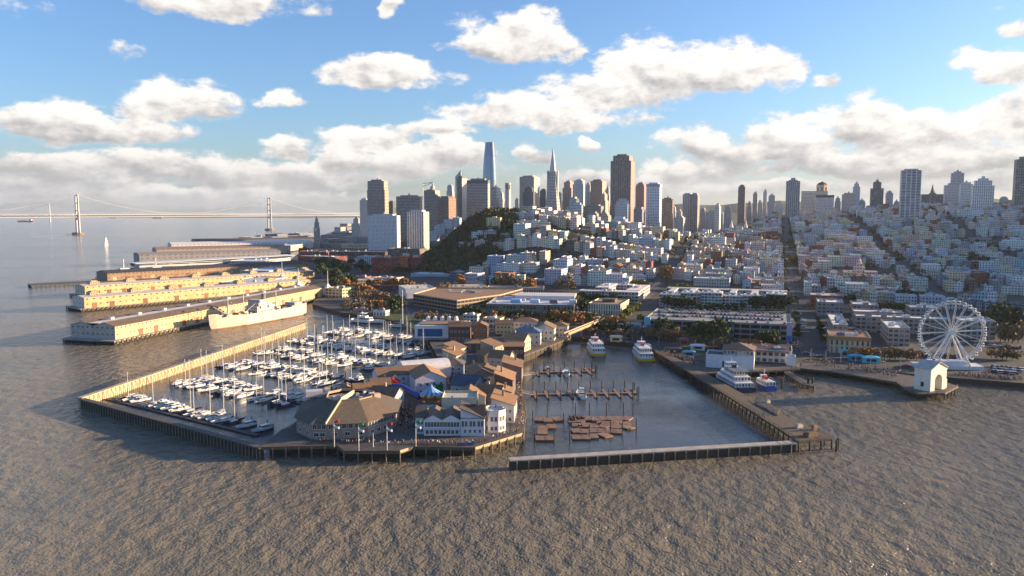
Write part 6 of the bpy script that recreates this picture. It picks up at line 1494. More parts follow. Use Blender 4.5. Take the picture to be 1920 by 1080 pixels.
    # big white yacht and a tall-masted schooner near the shore
    p = G(686, 606, 0); o = copy_tree(proto[5][1]); o.location = p; o.scale = (2.0, 2.0, 1.8); o.rotation_euler = (0, 0, R(70)); tag(o, 'largest white motor yacht, near the lawn at the back of the marina', 'yacht'); o.name = 'motor_yacht'; 
    p = G(752, 614, 0); o = copy_tree(proto[1][1]); o.location = p; o.scale = (1.5, 1.5, 1.6); o.rotation_euler = (0, 0, R(75)); tag(o, 'large sailboat with thick tall mast moored below the lawn', 'sailboat')
marina()

def calm_water():
    for P, lab in (([C0, C2, G(527, 806, 0), G(650, 740, 0), G(822, 676, 0), G(800, 640, 0), G(640, 600, 0), C1], 'sheltered calm water of the marina'), ([D0, D1, G(1460, 812, 0), G(1337, 732, 0), G(1226, 664, 0), G(1070, 642, 0), G(977, 676, 0), G(980, 824, 0)], 'sheltered water of the right basin')):
        q = MB(); bm = bmesh.new(); f = bm.faces.new([bm.verts.new((p.x, p.y, .006)) for p in P]); bm.normal_update()
        if f.normal.z < 0: f.normal_flip()
        bmesh.ops.triangulate(bm, faces=[f])
        for t in bm.faces: q.face([tuple(v.co) for v in t.verts])
        bm.free(); tag(q.build('water', M['calm']), lab, None, None, 'structure')
calm_water()
# ------------------------------------------------------------------ right basin: docks, rafts, ferries, old timber pier
def poly_deck(name, pts, z, label, cat, thick=.9, mat=None, pile_step=5.0, edges=None, rail=True, cat2=None, z0=-3):
    e = empty(name, (0, 0, 0), 0, label, cat)
    P = [G(x, y, z) for x, y in pts]
    bm = bmesh.new(); f = bm.faces.new([bm.verts.new(p) for p in P]); bm.normal_update()
    if f.normal.z < 0: f.normal_flip()
    bmesh.ops.triangulate(bm, faces=[f]); q = MB()
    for t in bm.faces: q.face([tuple(v.co) for v in t.verts])
    bm.free(); area = sum(a.x * b_.y - b_.x * a.y for a, b_ in zip(P, P[1:] + P[:1])); R_ = P if area > 0 else P[::-1]
    for a, b_ in zip(R_, R_[1:] + R_[:1]): q.wall(a, b_, z - thick, z - .003)
    q.build('deck', mat or M['deckw'], e)
    seq = [P[i] for i in (edges or range(len(P)))]
    q = MB(); q.tube((0, 0, z0), (0, 0, z - thick * .5), .34, .3, 6, cap=True); me = q.mesh('pile', M['pile'])
    pil = along(seq, pile_step)[:100]; parts_at('pile', me, e, [(x, y, 0) for x, y, zz, w in pil])
    if rail:
        q = MB(); q.bar((0, 0, 1.05), (4.6, 0, 1.05), .12, .12); q.bar((0, 0, .5), (4.6, 0, .5), .08, .08); q.tube((0, 0, 0), (0, 0, 1.1), .08, n=4); me = q.mesh('railing', M['wood'])
        parts_at('railing', me, e, [(x, y, z, w) for x, y, zz, w in along(seq, 4.6)][:100])
    return e
def right_basin():
    poly_deck('timber_pier', [(1226, 657), (1283, 692), (1337, 725), (1400, 765), (1460, 803), (1498, 828), (1560, 822), (1510, 797), (1426, 757), (1364, 722), (1306, 690), (1242, 657)], 4.2, 'long old brown timber pier angling out to the end of the white breakwater', 'pier', edges=range(8), pile_step=4.2, mat=M['wood'])
    poly_deck('timber_platform', [(1418, 757), (1458, 778), (1462, 768), (1430, 748)], 4.6, 'small raised timber platform beside the angled pier', 'platform', pile_step=3.5)
    # gear on the pier head
    for px, py, w, h, c, lab in ((1520, 818, 5, 1.4, (120, 92, 66), 'stack of brown timbers on the pier head'), (1498, 802, 3, 1.2, (190, 180, 170), 'small pale hut on the pier head'), (1527, 806, 2, 1.6, (150, 110, 80), 'brown crate near the pier head railing'), (1440, 756, 2, 1.2, (206, 196, 176), 'pale box on the small platform')):
        p = G(px, py, 4.2); q = MB(); q.box(p.x, p.y, 4.2, w, w * .6, h, .4, c=lin(*c)); q.box(p.x, p.y, 4.2 + h, w * .8, w * .4, .4, .5, c=lin(*[k * .8 for k in c])); tag(q.build('deck_crate', M['paint']), lab, 'crate')
    for i, (px, py) in enumerate(((1568, 846), (1571, 842), (1217, 738 - 90), (1223, 650))[:2]):
        p = G(px, py, 0); q = MB(); q.tube((p.x, p.y, -2), (p.x, p.y, 4.4), .55, .5, 8); tag(q.build('mooring_pile', M['pile']), f'{["left","right"][i]} of two thick mooring piles off the pier head', 'mooring pile')
    # promenade wharf with piles and sunlit planks
    poly_deck('wharf', [(1500, 690), (1560, 696), (1620, 706), (1680, 716), (1700, 730), (1722, 738), (1772, 737), (1797, 724), (1760, 712), (1640, 694), (1580, 684), (1505, 680)], 3.4, 'plank wharf reaching along the promenade to the white arch', 'wharf', pile_step=4.6, edges=range(8))
    poly_deck('wharf', [(1284, 688), (1325, 700), (1424, 696), (1500, 692), (1500, 680), (1400, 684), (1330, 684), (1280, 668)], 3.4, 'dark timber wharf in front of the long white restaurant building', 'wharf', pile_step=4.6, edges=range(5))
    poly_deck('jetty', [(1470, 698), (1504, 720), (1526, 724), (1524, 714), (1508, 712), (1478, 694)], 2.6, 'short jetty with gangway right of the blue boat', 'jetty', pile_step=3.4)
    for i, px in enumerate((1515, 1523, 1466)):
        p = G(px, 728, 0); q = MB(); q.tube((p.x, p.y, -2), (p.x, p.y, 5.4), .6, .6, 8); q.tube((p.x, p.y, 5.4), (p.x, p.y, 6.0), .66, .2, 8, c=lin(220, 220, 220)); tag(q.build('mooring_pile', M['pile']), ['left of the pair of mooring piles at the short jetty\'s end', 'right of the pair of mooring piles at the short jetty\'s end', 'single mooring pile behind the blue boat'][i], 'mooring pile')
    # finger docks
    for k, (pa, pb, n, lab) in enumerate((((1000, 700), (1116, 697), 6, 'short floating dock with fingers in the right basin, farther from camera'), ((996, 741), (1194, 738), 9, 'long floating dock with fingers in the right basin, nearer camera'))):
        a, b_ = G(*pa, 0), G(*pb, 0); d = b_ - a; L = d.length; yaw = math.atan2(d.y, d.x)
        e = empty('floating_dock', a, yaw, lab, 'dock')
        q = MB(); q.prism([(0, -1.0), (L, -1.0), (L, 1.0), (0, 1.0)], .05, .6, bottom=True); q.build('walkway', M['planks'], e)
        fm = MB(); fm.prism([(-.7, 1.02), (.7, 1.02), (.7, 9.5), (-.7, 9.5)], .05, .55, bottom=True); fme = fm.mesh('finger', M['planks'])
        parts_at('finger', fme, e, [(L * (i + .3) / n, 0, 0, s) for i in range(n) for s in (0, math.pi)] + [(L - .8, 0, 0, 0)])
        pm = MB(); pm.tube((0, 0, -2), (0, 0, 4.6), .28, .25, 7); pm.tube((0, 0, 4.6), (0, 0, 5.0), .3, .05, 7); pme = pm.mesh('piling', M['pile'])
        parts_at('piling', pme, e, [(L * (i + .3) / n, s * 9.9, 0) for i in range(n) for s in (-1, 1)] + [(L - 1 + .9 * i, s * 5, 0) for i in range(2) for s in (-1, 1)])
    # gangways from the shop pier
    for pa, pb, lab in (((978, 704), (1002, 701), 'upper'), ((975, 735), (998, 740), 'lower')):
        a, b_ = G(*pa, 3.5), G(*pb, .9); q = MB(); q.bar(a, b_, 1.6, .2); 
        for s in (-.8, .8): q.bar(a + Vector((0, s, 1)), b_ + Vector((0, s, 1)), .08, .08)
        tag(q.build('gangway', M['metal']), f'{lab} sloping gangway from the shop pier down to a floating dock', 'gangway')
    # sea lion rafts
    rm = MB(); rm.prism([(-2.1, -3.1), (2.1, -3.1), (2.1, 3.1), (-2.1, 3.1)], .12, .62, bottom=False); 
    for i in range(7): rm.prism([(-2.15, -3.15 + i * .9), (2.15, -3.15 + i * .9), (2.15, -2.4 + i * .9), (-2.15, -2.4 + i * .9)], .62, .72)
    fl = MB(); fl.prism([(-1.9, -2.9), (1.9, -2.9), (1.9, 2.9), (-1.9, 2.9)], -.3, .13); 
    rme = rm.mesh('raft', M['planks']); fme = fl.mesh('float', M['pile'])
    C1 = [(1012, 786, 8), (1027, 788, -6), (1045, 786, -20), (1018, 803, 2), (1034, 800, 4), (1017, 811, 0), (1014, 822, 0), (1029, 822, 3)]
    C2 = [(1074, 789, 0), (1089, 789, 5), (1102, 785, -18), (1117, 786, -5), (1128, 785, -12), (1145, 785, 14), (1160, 785, 6), (1175, 785, 28), (1082, 798, 0), (1096, 797, 20), (1112, 799, -6), (1128, 794, 10), (1154, 792, 26), (1135, 799, 32), (1155, 800, 4), (1173, 795, -14),
          (1081, 808, -10), (1096, 809, 6), (1113, 808, 3), (1127, 808, 12), (1140, 808, -20), (1157, 809, 6), (1082, 820, 0), (1098, 820, 4), (1112, 818, 0), (1134, 816, -30), (1176, 801, -34), (1144, 795, 20)]
    for cl, nm in ((C1, 'left cluster of eight'), (C2, 'large right cluster')):
        order = sorted(range(len(cl)), key=lambda i: (round(cl[i][1] / 10), cl[i][0])); rowk = {}; rows = sorted({round(c[1] / 10) for c in cl})
        for i in order:
            px, py, a = cl[i]; p = G(px, py, .4); o = bpy.data.objects.new('wooden_raft', rme); link(o); o.location = (p.x, p.y, 0); o.rotation_euler = (0, 0, R(-a)); f = bpy.data.objects.new('float', fme); link(f, o)
            rr = round(py / 10); rowk[rr] = rowk.get(rr, 0) + 1
            tag(o, f'brown planked raft, {nth(rowk[rr])} from left in {nth(rows.index(rr) + 1)} row of the {nm}', 'raft', 'sea lion rafts')
    pm = MB(); pm.tube((0, 0, -2), (0, 0, 5.0), .26, .22, 7); pme = pm.mesh('mooring_pile', M['pile'])
    for i, (px, py) in enumerate(((999, 790), (1026, 776), (1057, 795), (1002, 830), (1039, 828), (1079, 776), (1105, 776), (1137, 775), (1169, 776), (1187, 776), (1193, 806), (1068, 828), (1105, 818), (1145, 812), (1167, 812))):
        p = G(px, py, 0); o = bpy.data.objects.new('mooring_pile', pme); link(o); o.location = (p.x, p.y, 0); tag(o, f'slender dark mooring pile among the rafts, {nth(i+1)} counted from the left cluster', 'mooring pile', 'mooring piles among the rafts')
    # sea lions: one continuous body with raised neck and flippers
    def lion():
        bm = bmesh.new(); L = bm.verts.layers.skin.verify()
        pts = [((0, -.95, .16), .12), ((0, -.5, .26), .24), ((0, .0, .34), .33), ((0, .42, .46), .29), ((0, .66, .78), .19), ((0, .82, .98), .15), ((0, 1.06, 1.0), .08), ((.42, .34, .06), .07), ((-.42, .34, .06), .07), ((.22, -1.15, .06), .06), ((-.22, -1.15, .06), .06)]
        vs = [bm.verts.new(p) for p, r in pts]; bm.verts.ensure_lookup_table()
        for a, b_ in ((2, 1), (1, 0), (2, 3), (3, 4), (4, 5), (5, 6), (3, 7), (3, 8), (0, 9), (0, 10)): bm.edges.new((vs[a], vs[b_]))
        return skin_to_mesh(bm, [r for p, r in pts], 'sea_lion', lambda v: lin(92, 66, 48), 2)
    me = lion()
    k = 0
    for i, (px, py) in enumerate([(1070 + (i % 9) * 2.9, 783.5 + (i // 9) * 2.2) for i in range(22)] + [(1087, 798), (1090, 799), (1110, 787), (1125, 795)]):
        p = G(px, py, .7); o = bpy.data.objects.new('sea_lion', me); link(o); o.location = (p.x, p.y, .7); o.rotation_euler = (0, 0, rnd.uniform(0, 6.28)); o.scale = (1.1,) * 3
        tag(o, 'dark brown sea lion resting among others on a raft of the right cluster', 'sea lion', 'sea lions on the rafts')
    # boats at the docks
    W = lin(222, 222, 222)
    for px, py, L, fly, cv, yaw, lab in ((1062, 706, 10, False, lin(60, 120, 80), 4, 'small white boat with green canopy at the farther dock'), (1091, 748, 12, True, W, 6, 'white motor yacht berthed mid way on the nearer dock'), (1027, 698, 6, False, lin(96, 60, 56), 10, 'tiny dark boat at the farther dock\'s left part')):
        p = G(px, py, 0); o = make_motor(L, W, fly, cv); o.location = (p.x, p.y + L * .4, 0); o.rotation_euler = (0, 0, R(180 + yaw)); tag(o, lab, 'motorboat')
def skin_to_mesh(bm, rad, name, colf, sub=1):
    me = bpy.data.meshes.new(name + '_tmp'); lay = bm.verts.layers.skin.verify(); bm.verts.ensure_lookup_table()
    for i, v in enumerate(bm.verts): v[lay].radius = (rad[i], rad[i]) if not isinstance(rad[i], tuple) else rad[i]; v[lay].use_root = (i == 0)
    bm.to_mesh(me); bm.free()
    o = bpy.data.objects.new(name + '_tmp', me); col.objects.link(o)
    o.modifiers.new('s', 'SKIN'); m = o.modifiers.new('u', 'SUBSURF'); m.levels = sub; m.render_levels = sub
    dg = bpy.context.evaluated_depsgraph_get(); ev = o.evaluated_get(dg); r = bpy.data.meshes.new_from_object(ev); bpy.data.objects.remove(o)
    r.name = name
    ca = r.color_attributes.new('Col', 'FLOAT_COLOR', 'CORNER')
    for p in r.polygons:
        p.use_smooth = True; c = colf(p.center)
        for li in p.loop_indices: ca.data[li].color = (*c, 1)
    r.materials.clear(); r.materials.append(M['paint']); return r
M['planks'] = plain('red_brown_planks', (0.27, 0.165, 0.115), .8, .35, .9, wear=(.36, .25, .18))
right_basin()

# ------------------------------------------------------------------ ferries
def ferry(px, py, L, B, yaw, label, band, hullc, decks=2, name='ferry', dark=False):
    p = G(px, py, 0); e = empty(name, (p.x, p.y, 0), yaw, label, 'ferry')
    q = hull_mesh(L, B, 2.4, .9, 12, hullc, hullc)   # bow at -y, moored bow to the quay
    q.v = [(x, L - y, z) for x, y, z in q.v]; q.f = [f[::-1] for f in q.f]; q.uv = [u[::-1] for u in q.uv]
    q.build('hull', M['gel'], e)
    q = MB(); q.prism([(-B*.5 - .05, -.35), (B*.5 + .05, -.35), (B*.52, L*.3), (-B*.52, L*.3)], .3, 1.7, cap=False, c=band); q.build('stern_band', M['paint'], e)
    z = 2.3
    for k in range(decks):
        f = 1 - k * .12; q = MB(1.6, 2.6); q.col = lin(224, 222, 220)
        q.prism([(-B*.44*f, L*(.04 + .08*k)), (B*.44*f, L*(.04 + .08*k)), (B*.44*f, L*(.78 - .1*k)), (B*.26*f, L*(.86 - .1*k)), (-B*.26*f, L*(.86 - .1*k)), (-B*.44*f, L*(.78 - .1*k))], z, z + 2.6); q.build('deck_house', M['f_grid'], e); z += 2.6
    q = MB(); q.prism([(-B*.40, L*.12), (B*.40, L*.12), (B*.40, L*.5), (-B*.40, L*.5)], z + .02, z + .12, c=lin(110, 110, 116) if dark else lin(206, 206, 206)); 
    for s in (-1, 1): q.bar((s*B*.4, L*.12, z + 1), (s*B*.4, L*.5, z + 1), .08, .1, c=lin(220, 220, 220))
    q.build('top_deck', M['paint'], e)
    q = MB(1.2, 2); q.col = lin(226, 226, 226); q.box(0, L*.60, z, B*.5, L*.12, 2.2); q.build('wheelhouse', M['f_grid'], e)
    q = MB(); q.tube((0, L*.56, z + 2), (0, L*.55, z + 5.5), .14, .08, 6); q.bar((-1, L*.555, z + 4), (1, L*.555, z + 4), .12, .12); q.build('mast', M['white'], e)
    q = MB(); q.box(0, L*.45, z, 1.8, 2.4, 1.6, c=lin(190, 60, 50) if not dark else lin(60, 60, 66)); q.build('funnel', M['paint'], e)
ferry(1123, 668, 30, 9.5, R(3), 'white two-deck ferry with yellow stern band, left one at the quay', lin(222, 176, 30), lin(220, 220, 220))
ferry(1213, 678, 32, 9.8, R(2), 'white two-deck ferry with yellow stern band, right one beside the gangway', lin(222, 176, 30), lin(222, 222, 222))
ferry(1398, 737, 36, 11, R(6), 'large white three-deck excursion ship with dark blue hull at the wharf', lin(40, 50, 84), lin(52, 60, 90), 3, dark=True)
ferry(1446, 734, 15, 6, R(8), 'small blue hulled excursion boat with a slanted white mast', lin(40, 80, 170), lin(44, 80, 160), 1)

# ------------------------------------------------------------------ observation wheel
def wheel():
    base = G(1781, 690, LZ); Y = base.y; cz = AT(1781, 622, Y).z; r = 17.7; yaw = R(-8)
    e = empty('observation_wheel', (base.x, Y, LZ), yaw, 'tall white observation wheel with many spokes and small cabins', 'ferris wheel')
    h = cz - LZ
    for y in (-1.2, 1.2):
        q = MB(); n = 48
        for i in range(n):
            a0, a1 = 2*math.pi*i/n, 2*math.pi*(i+1)/n
            for rr in (r, r - 1.1): q.bar((rr*math.cos(a0), y, h + rr*math.sin(a0)), (rr*math.cos(a1), y, h + rr*math.sin(a1)), .22, .22)
            q.bar(((r-1.1)*math.cos(a0), y, h + (r-1.1)*math.sin(a0)), (r*math.cos(a1), y, h + r*math.sin(a1)), .1, .1)
        q.build('rim', M['white'], e)
    sp = MB(); sp.bar((1.2, 0, 0), (r - .6, 0, 0), .26, .26); me = sp.mesh('spoke', M['white'])
    for i in range(18):
        for y in (-.95, .95):
            o = bpy.data.objects.new('spoke', me); link(o, e); o.location = (0, y, h); o.rotation_euler = (0, -2*math.pi*(i + .5*(y > 0)*0)/18 - .08, 0)
    q = MB(); q.tube((0, -2.2, h), (0, 2.2, h), 1.3, 1.3, 16); q.build('hub', M['white'], e)
    g = MB(); g.lathe([(0, -1.9), (.85, -1.6), (.95, -.7), (.9, -.65)], 10, c=lin(222, 222, 222)); g.lathe([(.88, -.65), (.88, .0)], 10, mi=1); g.lathe([(.95, 0), (.7, .35), (0, .45)], 10, c=lin(226, 226, 226)); gm = g.mesh('cabin', [M['paint'], M['glass']])
    parts_at('cabin', gm, e, [(( r + .2) * math.cos(2*math.pi*i/36), 0, h + (r + .2) * math.sin(2*math.pi*i/36) - .3) for i in range(36)])
    for s in (-1, 1):
        for y in (-3.6, 3.6):
            q = MB(); q.tube((s * 9.5, y * 1.4, 1), (0, y * .5, h), .5, .4, 8); q.build('support_leg', M['white'], e)
    q = MB(2, 2.5); q.col = lin(214, 214, 218); q.prism([(-20, -5), (16, -5), (16, 5), (-20, 5)], 0, 2.2); q.prism([(-12, -3), (9, -3), (9, 4), (-12, 4)], 2.2, 4.4); q.build('boarding_platform', M['paint'], e)
    q = MB(); 
    for i in range(20): q.bar((-18 + i*1.7, -4.9, 2.2), (-18 + i*1.7, -4.9, 3.3), .1, .1)
    q.bar((-19, -4.9, 3.3), (16, -4.9, 3.3), .1, .1); q.build('railing', M['white'], e)
wheel()
# ------------------------------------------------------------------ white arch house on the wharf
def arch():
    p = G(1744, 735, 3.4); s = 1.0; w, d, h = 14.0, 8.5, 11.2
    e = empty('ferry_arch', (p.x, p.y, 3.4), R(32), 'white gabled ferry arch with a tall round-headed opening on the wharf', 'arch building')
    # local: x along the lit face (from the near corner to the right), y to the left back
    q = MB(); q.col = lin(222, 214, 200); aw, ah = 3.2, 5.0; c = w * .5
    def face(y, fl):
        L = []
        L.append([(0, y, 0), (c - aw, y, 0), (c - aw, y, ah), (0, y, ah)]); L.append([(c + aw, y, 0), (w, y, 0), (w, y, ah), (c + aw, y, ah)])
        n = 10; arc = [(c - aw * math.cos(math.pi*i/n), y, ah + aw * math.sin(math.pi*i/n)) for i in range(n + 1)]
        for i in range(n): L.append([arc[i], arc[i+1], (w * (i+1)/n, y, h), (w * i/n, y, h)])
        L.append([(0, y, ah), arc[0], (0, y, h)]); L.append([arc[-1], (w, y, ah), (w, y, h)])
        L.append([(0, y, h), (w, y, h), (w/2, y, h + 3.0)])
        for f in L: q.face(f if not fl else f[::-1])
        return arc
    arc = face(0, False); face(d, True)
    for i in range(10): q.face([(arc[i][0], 0, arc[i][2]), (arc[i][0], d, arc[i][2]), (arc[i+1][0], d, arc[i+1][2]), (arc[i+1][0], 0, arc[i+1][2])][::-1])
    for x, f in ((c - aw, 1), (c + aw, 0)):
        g = [(x, 0, 0), (x, d, 0), (x, d, ah), (x, 0, ah)]; q.face(g if f else g[::-1])
    q.face([(0, 0, 0), (0, 0, h), (0, d, h), (0, d, 0)]); q.face([(w, 0, 0), (w, d, 0), (w, d, h), (w, 0, h)])
    q.build('wall', M['siding'], e)
    q = MB(); q.col = lin(190, 182, 170); q.gable(w, d, h, 3.0, .5, cx=w/2, cy=d/2, th=.35); q.build('roof', M['roof'], e)
    q = MB(); q.prism([(-.25, -.25), (w + .25, -.25), (w + .25, d + .25), (-.25, d + .25)], h - 1.1, h - .8, cap=True, bottom=True, c=lin(226, 220, 208)); q.build('cornice', M['paint'], e)
    q = MB(); q.box(-.05, d * .5, 2.0, .12, 1.6, 2.4, c=lin(60, 60, 64)); q.build('window', M['glass'], e)
    q = MB(); q.prism([(w, 1), (w + 2.6, 1), (w + 2.6, 5), (w, 5)], 0, 4.6, c=lin(214, 206, 190)); q.build('side_porch', M['siding'], e)
arch()
# ------------------------------------------------------------------ long white restaurant building on the right wharf
def wharf_house():
    o, L = bld((1323, 689), (1420, 683), 16, 7.0, M['paint'], lin(206, 208, 214), 'long white low restaurant building on the right wharf', 'restaurant', 'restaurant', roof=lin(96, 92, 92), z=3.2, units=3)
    q = MB(); q.box(L * .47, -.05, 1.0, 6.5, .1, 3.4, c=lin(120, 150, 156)); q.build('window', M['glass'], o)
    q = MB(2, 3); q.col = lin(200, 196, 190); q.prism([(L*.35, 6), (L*.98, 6), (L*.98, 24), (L*.35, 24)], 7, 10, cap=False); q.build('upper_storey', M['f_grid'], o)
    q = MB(); q.hip(L*.63, 18, 10, 3.2, 1.0, cx=L*.665, cy=15, c=lin(110, 92, 80)); q.build('upper_roof', M['shingle'], o)
    o, L = bld((1405, 676), (1492, 676), 20, 6.2, M['f_grid'], lin(200, 200, 204), 'long brown roofed restaurant wing right of the white building', 'restaurant', 'restaurant', roof=lin(120, 96, 84), z=3.2, units=6)
    q = MB(); q.gable(20, L, 6.2, 2.4, .6, axis='x', cx=L/2, cy=10, c=lin(116, 92, 80)); q.build('pitched_roof', M['shingle'], o)
    o, L = bld((1474, 686), (1499, 684), 8, 4.6, M['paint'], lin(214, 214, 214), 'small white end pavilion of the restaurant wharf', 'kiosk', 'kiosk', roof=lin(190, 190, 190), z=3.2, units=0)
    KI = [((1212, 656), 5, 3.4, (206, 200, 200), 'white ticket kiosk near the angled pier'), ((1180, 634), 6, 3.2, (160, 150, 140), 'grey ticket kiosk behind the right ferry'), ((1155, 640), 8, 3.6, (206, 186, 140), 'cream boarding hut between two ferries'), ((1282, 646), 6, 4.2, (150, 100, 90), 'red roofed round hut on the quay lawn'), ((1308, 656), 9, 3.2, (206, 206, 206), 'white rounded tent on the quay'), ((1262, 660), 10, 2.6, (60, 62, 80), 'dark pavilion roof beside the angled pier'), ((1292, 668), 7, 3, (90, 140, 170), 'small blue market stall on the quay'),
          ((1583, 668), 4, 3.6, (70, 160, 176), 'turquoise kiosk on the promenade'), ((1604, 676), 8, 3.2, (60, 140, 170), 'turquoise food trailer, left of two'), ((1632, 680), 9, 3.4, (90, 180, 196), 'pale turquoise trailer, right of two'), ((1356, 652), 8, 3, (70, 110, 160), 'blue tent roof behind the white restaurant')]
    for (px, py), w, h, c, lab in KI:
        p = G(px, py, LZ); e = empty('kiosk', p, -.2, lab, 'kiosk'); q = MB(); q.box(0, 0, 0, w, w * .55, h, c=lin(*c)); q.build('wall', M['paint'], e); q = MB(); q.hip(w, w * .55, h, .9, .4, c=lin(*[min(230, k * 1.1) for k in c])); q.build('roof', M['paint'], e)
        q = MB(); q.box(0, -w * .275 - .03, 1.0, w * .6, .06, h * .45, c=(.03, .03, .03)); q.build('hatch', M['glass'], e)
wharf_house()

# ------------------------------------------------------------------ low infill along the quay and the footbridge
def infill():
    P = [G(1062, 628, 9), G(1128, 601, 9), G(1206, 604, 9)]
    e = empty('footbridge', (0, 0, 0), 0, 'pedestrian bridge with tan railings from the pier to the garage', 'footbridge')
    q = MB(); 
    for a, b_ in zip(P[:-1], P[1:]): q.bar(a, b_, 3.2, .6, c=lin(150, 126, 104))
    q.build('deck', M['paint'], e); q = MB()
    for a, b_ in zip(P[:-1], P[1:]):
        d = (b_ - a).normalized(); n = Vector((-d.y, d.x, 0)) * 1.6
        for s in (-1, 1): q.bar(a + n * s + Vector((0, 0, 1)), b_ + n * s + Vector((0, 0, 1)), .12, 1.1, c=lin(196, 160, 124))
    q.build('railing', M['paint'], e); q = MB(); q.tube((0, 0, 0), (0, 0, 6), .4, .4, 8); me = q.mesh('column', M['concrete'])
    parts_at('column', me, e, [(*(P[0].lerp(P[1], t))[:2], LZ) for t in (.1, .4, .7, 1)] + [(*(P[1].lerp(P[2], t))[:2], LZ) for t in (.35, .7)])
    L = [((905, 612), 14, 6, (206, 190, 160), 'cream ticket hall by the pier entrance'), ((940, 617), 11, 5, (190, 150, 110), 'tan stall building by the pier entrance'), ((1070, 600), 16, 5, (196, 192, 190), 'pale low pavilion beside the long grey office'), ((1110, 609), 9, 4, (180, 150, 120), 'tan kiosk under the footbridge'), ((1146, 622), 12, 4, (206, 204, 200), 'white plaza pavilion behind the left ferry'), ((1185, 622), 10, 4, (120, 140, 160), 'blue grey plaza pavilion behind the right ferry'),
         ((868, 602), 12, 5, (206, 200, 190), 'white low hall beside the brown garage'), ((700, 592), 10, 4, (206, 206, 206), 'white marina office on the plaza'), ((662, 588), 9, 4, (176, 140, 110), 'tan hut on the plaza near the ship\'s stern'), ((1240, 616), 22, 6, (196, 190, 184), 'pale low entrance building behind the garage\'s left end'),
         ((1600, 562), 26, 8, (206, 190, 186), 'pinkish apartment block right of the red brick corner'), ((1640, 566), 24, 9, (196, 186, 180), 'beige apartment block second right of the red brick corner'), ((1680, 570), 24, 8, (206, 204, 204), 'white apartment block third right of the red brick corner'), ((1728, 574), 26, 9, (186, 190, 196), 'bluish apartment block fourth right of the red brick corner'), ((1772, 580), 24, 8, (206, 200, 190), 'cream apartment block fifth right of the red brick corner'), ((1400, 547), 40, 9, (190, 176, 160), 'beige block behind the sprawling hotel, right half'), ((1300, 545), 44, 9, (196, 190, 182), 'pale block behind the sprawling hotel, left half'),
         ((1120, 536), 30, 8, (200, 190, 180), 'cream low block above the courtyard hotel, left'), ((1170, 540), 26, 8, (170, 176, 184), 'grey low block above the courtyard hotel, right'), ((1050, 528), 28, 8, (196, 186, 176), 'beige low block behind the autumn trees, right'), ((905, 520), 24, 6, (190, 190, 192), 'pale shed at the foot of the wooded hill'), ((700, 530), 30, 6, (206, 190, 170), 'sunlit cream shed among autumn trees'), ((650, 528), 24, 6, (150, 90, 76), 'brick shed among the dark boulevard trees'), ((750, 545), 22, 5, (196, 180, 164), 'tan shed beside the white windowless box')]
    for (px, py), w, h, c, lab in L:
        p = G(px, py, LZ); t = terr(p.x, p.y)
        o, L_ = bld(Vector((p.x, p.y, max(LZ, t - .5))), (px + w / p.y * F * .95, 0), max(8, w * .7), h, M['f_grid' if h < 7 else 'f_house'], lin(*c), lab, 'low_building', 'building', roof=lin(*[min(226, k + 20) for k in c]), z=max(LZ, t - .5), bay=2.8, units=3)
infill()
# ------------------------------------------------------------------ trees
def leaf_mat(name, sat=1.0):
    m, T, b = new_mat(name); c = T.n('ShaderNodeVertexColor', layer_name='Col').outputs[0]
    T.put(b.inputs['Base Color'], c); b.inputs['Roughness'].default_value = .8; b.inputs['Specular IOR Level'].default_value = .2
    return m
M['leaf'] = leaf_mat('foliage')
M['bark'] = plain('bark', (0.07, 0.05, 0.035), .9, .3, 2.0)
def crown(mb, r_, rx, rz, z0, n, ls, c, var=.5, cx=0, cy=0, lumps=6, cone=False):
    L = [(r_.uniform(-.5, .5) * rx, r_.uniform(-.5, .5) * rx, r_.uniform(.35, .8) * rz, r_.uniform(.45, .7)) for _ in range(lumps)]
    for i in range(n):
        if cone:
            t = r_.random() ** .8; a = r_.uniform(0, 6.283); rr = rx * (1 - t) * r_.uniform(.55, 1.05); p = Vector((rr * math.cos(a), rr * math.sin(a), t * rz)); k = r_.uniform(.6, 1.2)
        else:
            lx, ly, lz, lr = L[i % lumps]; d = Vector((r_.gauss(0, 1), r_.gauss(0, 1), r_.gauss(0, 1))).normalized() * r_.uniform(.6, 1.05) ** .5
            p = Vector((lx + d.x * rx * lr, ly + d.y * rx * lr, lz + d.z * rz * lr * .55)); k = (.65 + .5 * ((i % lumps) / lumps)) * r_.uniform(.7, 1.25)
        p += Vector((cx, cy, z0)); u = Vector((r_.gauss(0, 1), r_.gauss(0, 1), r_.gauss(0, .7))).normalized(); v = u.orthogonal().normalized(); w = u.cross(v); s = ls * r_.uniform(.6, 1.3)
        mb.face([p - v * s - w * s * .5, p + v * s * .3 - w * s, p + v * s + w * s * .5, p - v * s * .3 + w * s], c=tuple(x * (1 - var + var * k * 1.3) for x in c))
def make_tree(name, seed, rx, h, c, cone=False, n=240, ls=.8):
    r_ = random.Random(seed); e = empty(name, (0, 0, 0))
    q = MB(); tz = h * .3; q.tube((0, 0, -.6), (0, 0, tz), .28, .18, 6)
    for i in range(4):
        a = r_.uniform(0, 6.28); q.tube((0, 0, tz * .9), (math.cos(a) * rx * .45, math.sin(a) * rx * .45, h * .6), .13, .05, 5)
    q.build('trunk', M['bark'], e)
    q = MB(); crown(q, r_, rx, h * (.95 if cone else .88), h * (.06 if cone else .10), n, ls, c, cone=cone); q.build('crown', M['leaf'], e)
    return e
EVG = (0.044, 0.066, 0.026); OLV = (0.09, 0.10, 0.026); ORG = (0.30, 0.14, 0.04); RUS = (0.15, 0.10, 0.05); LIM = (0.17, 0.16, 0.028)  # LIM: sunlit yellow green put into the leaf colour
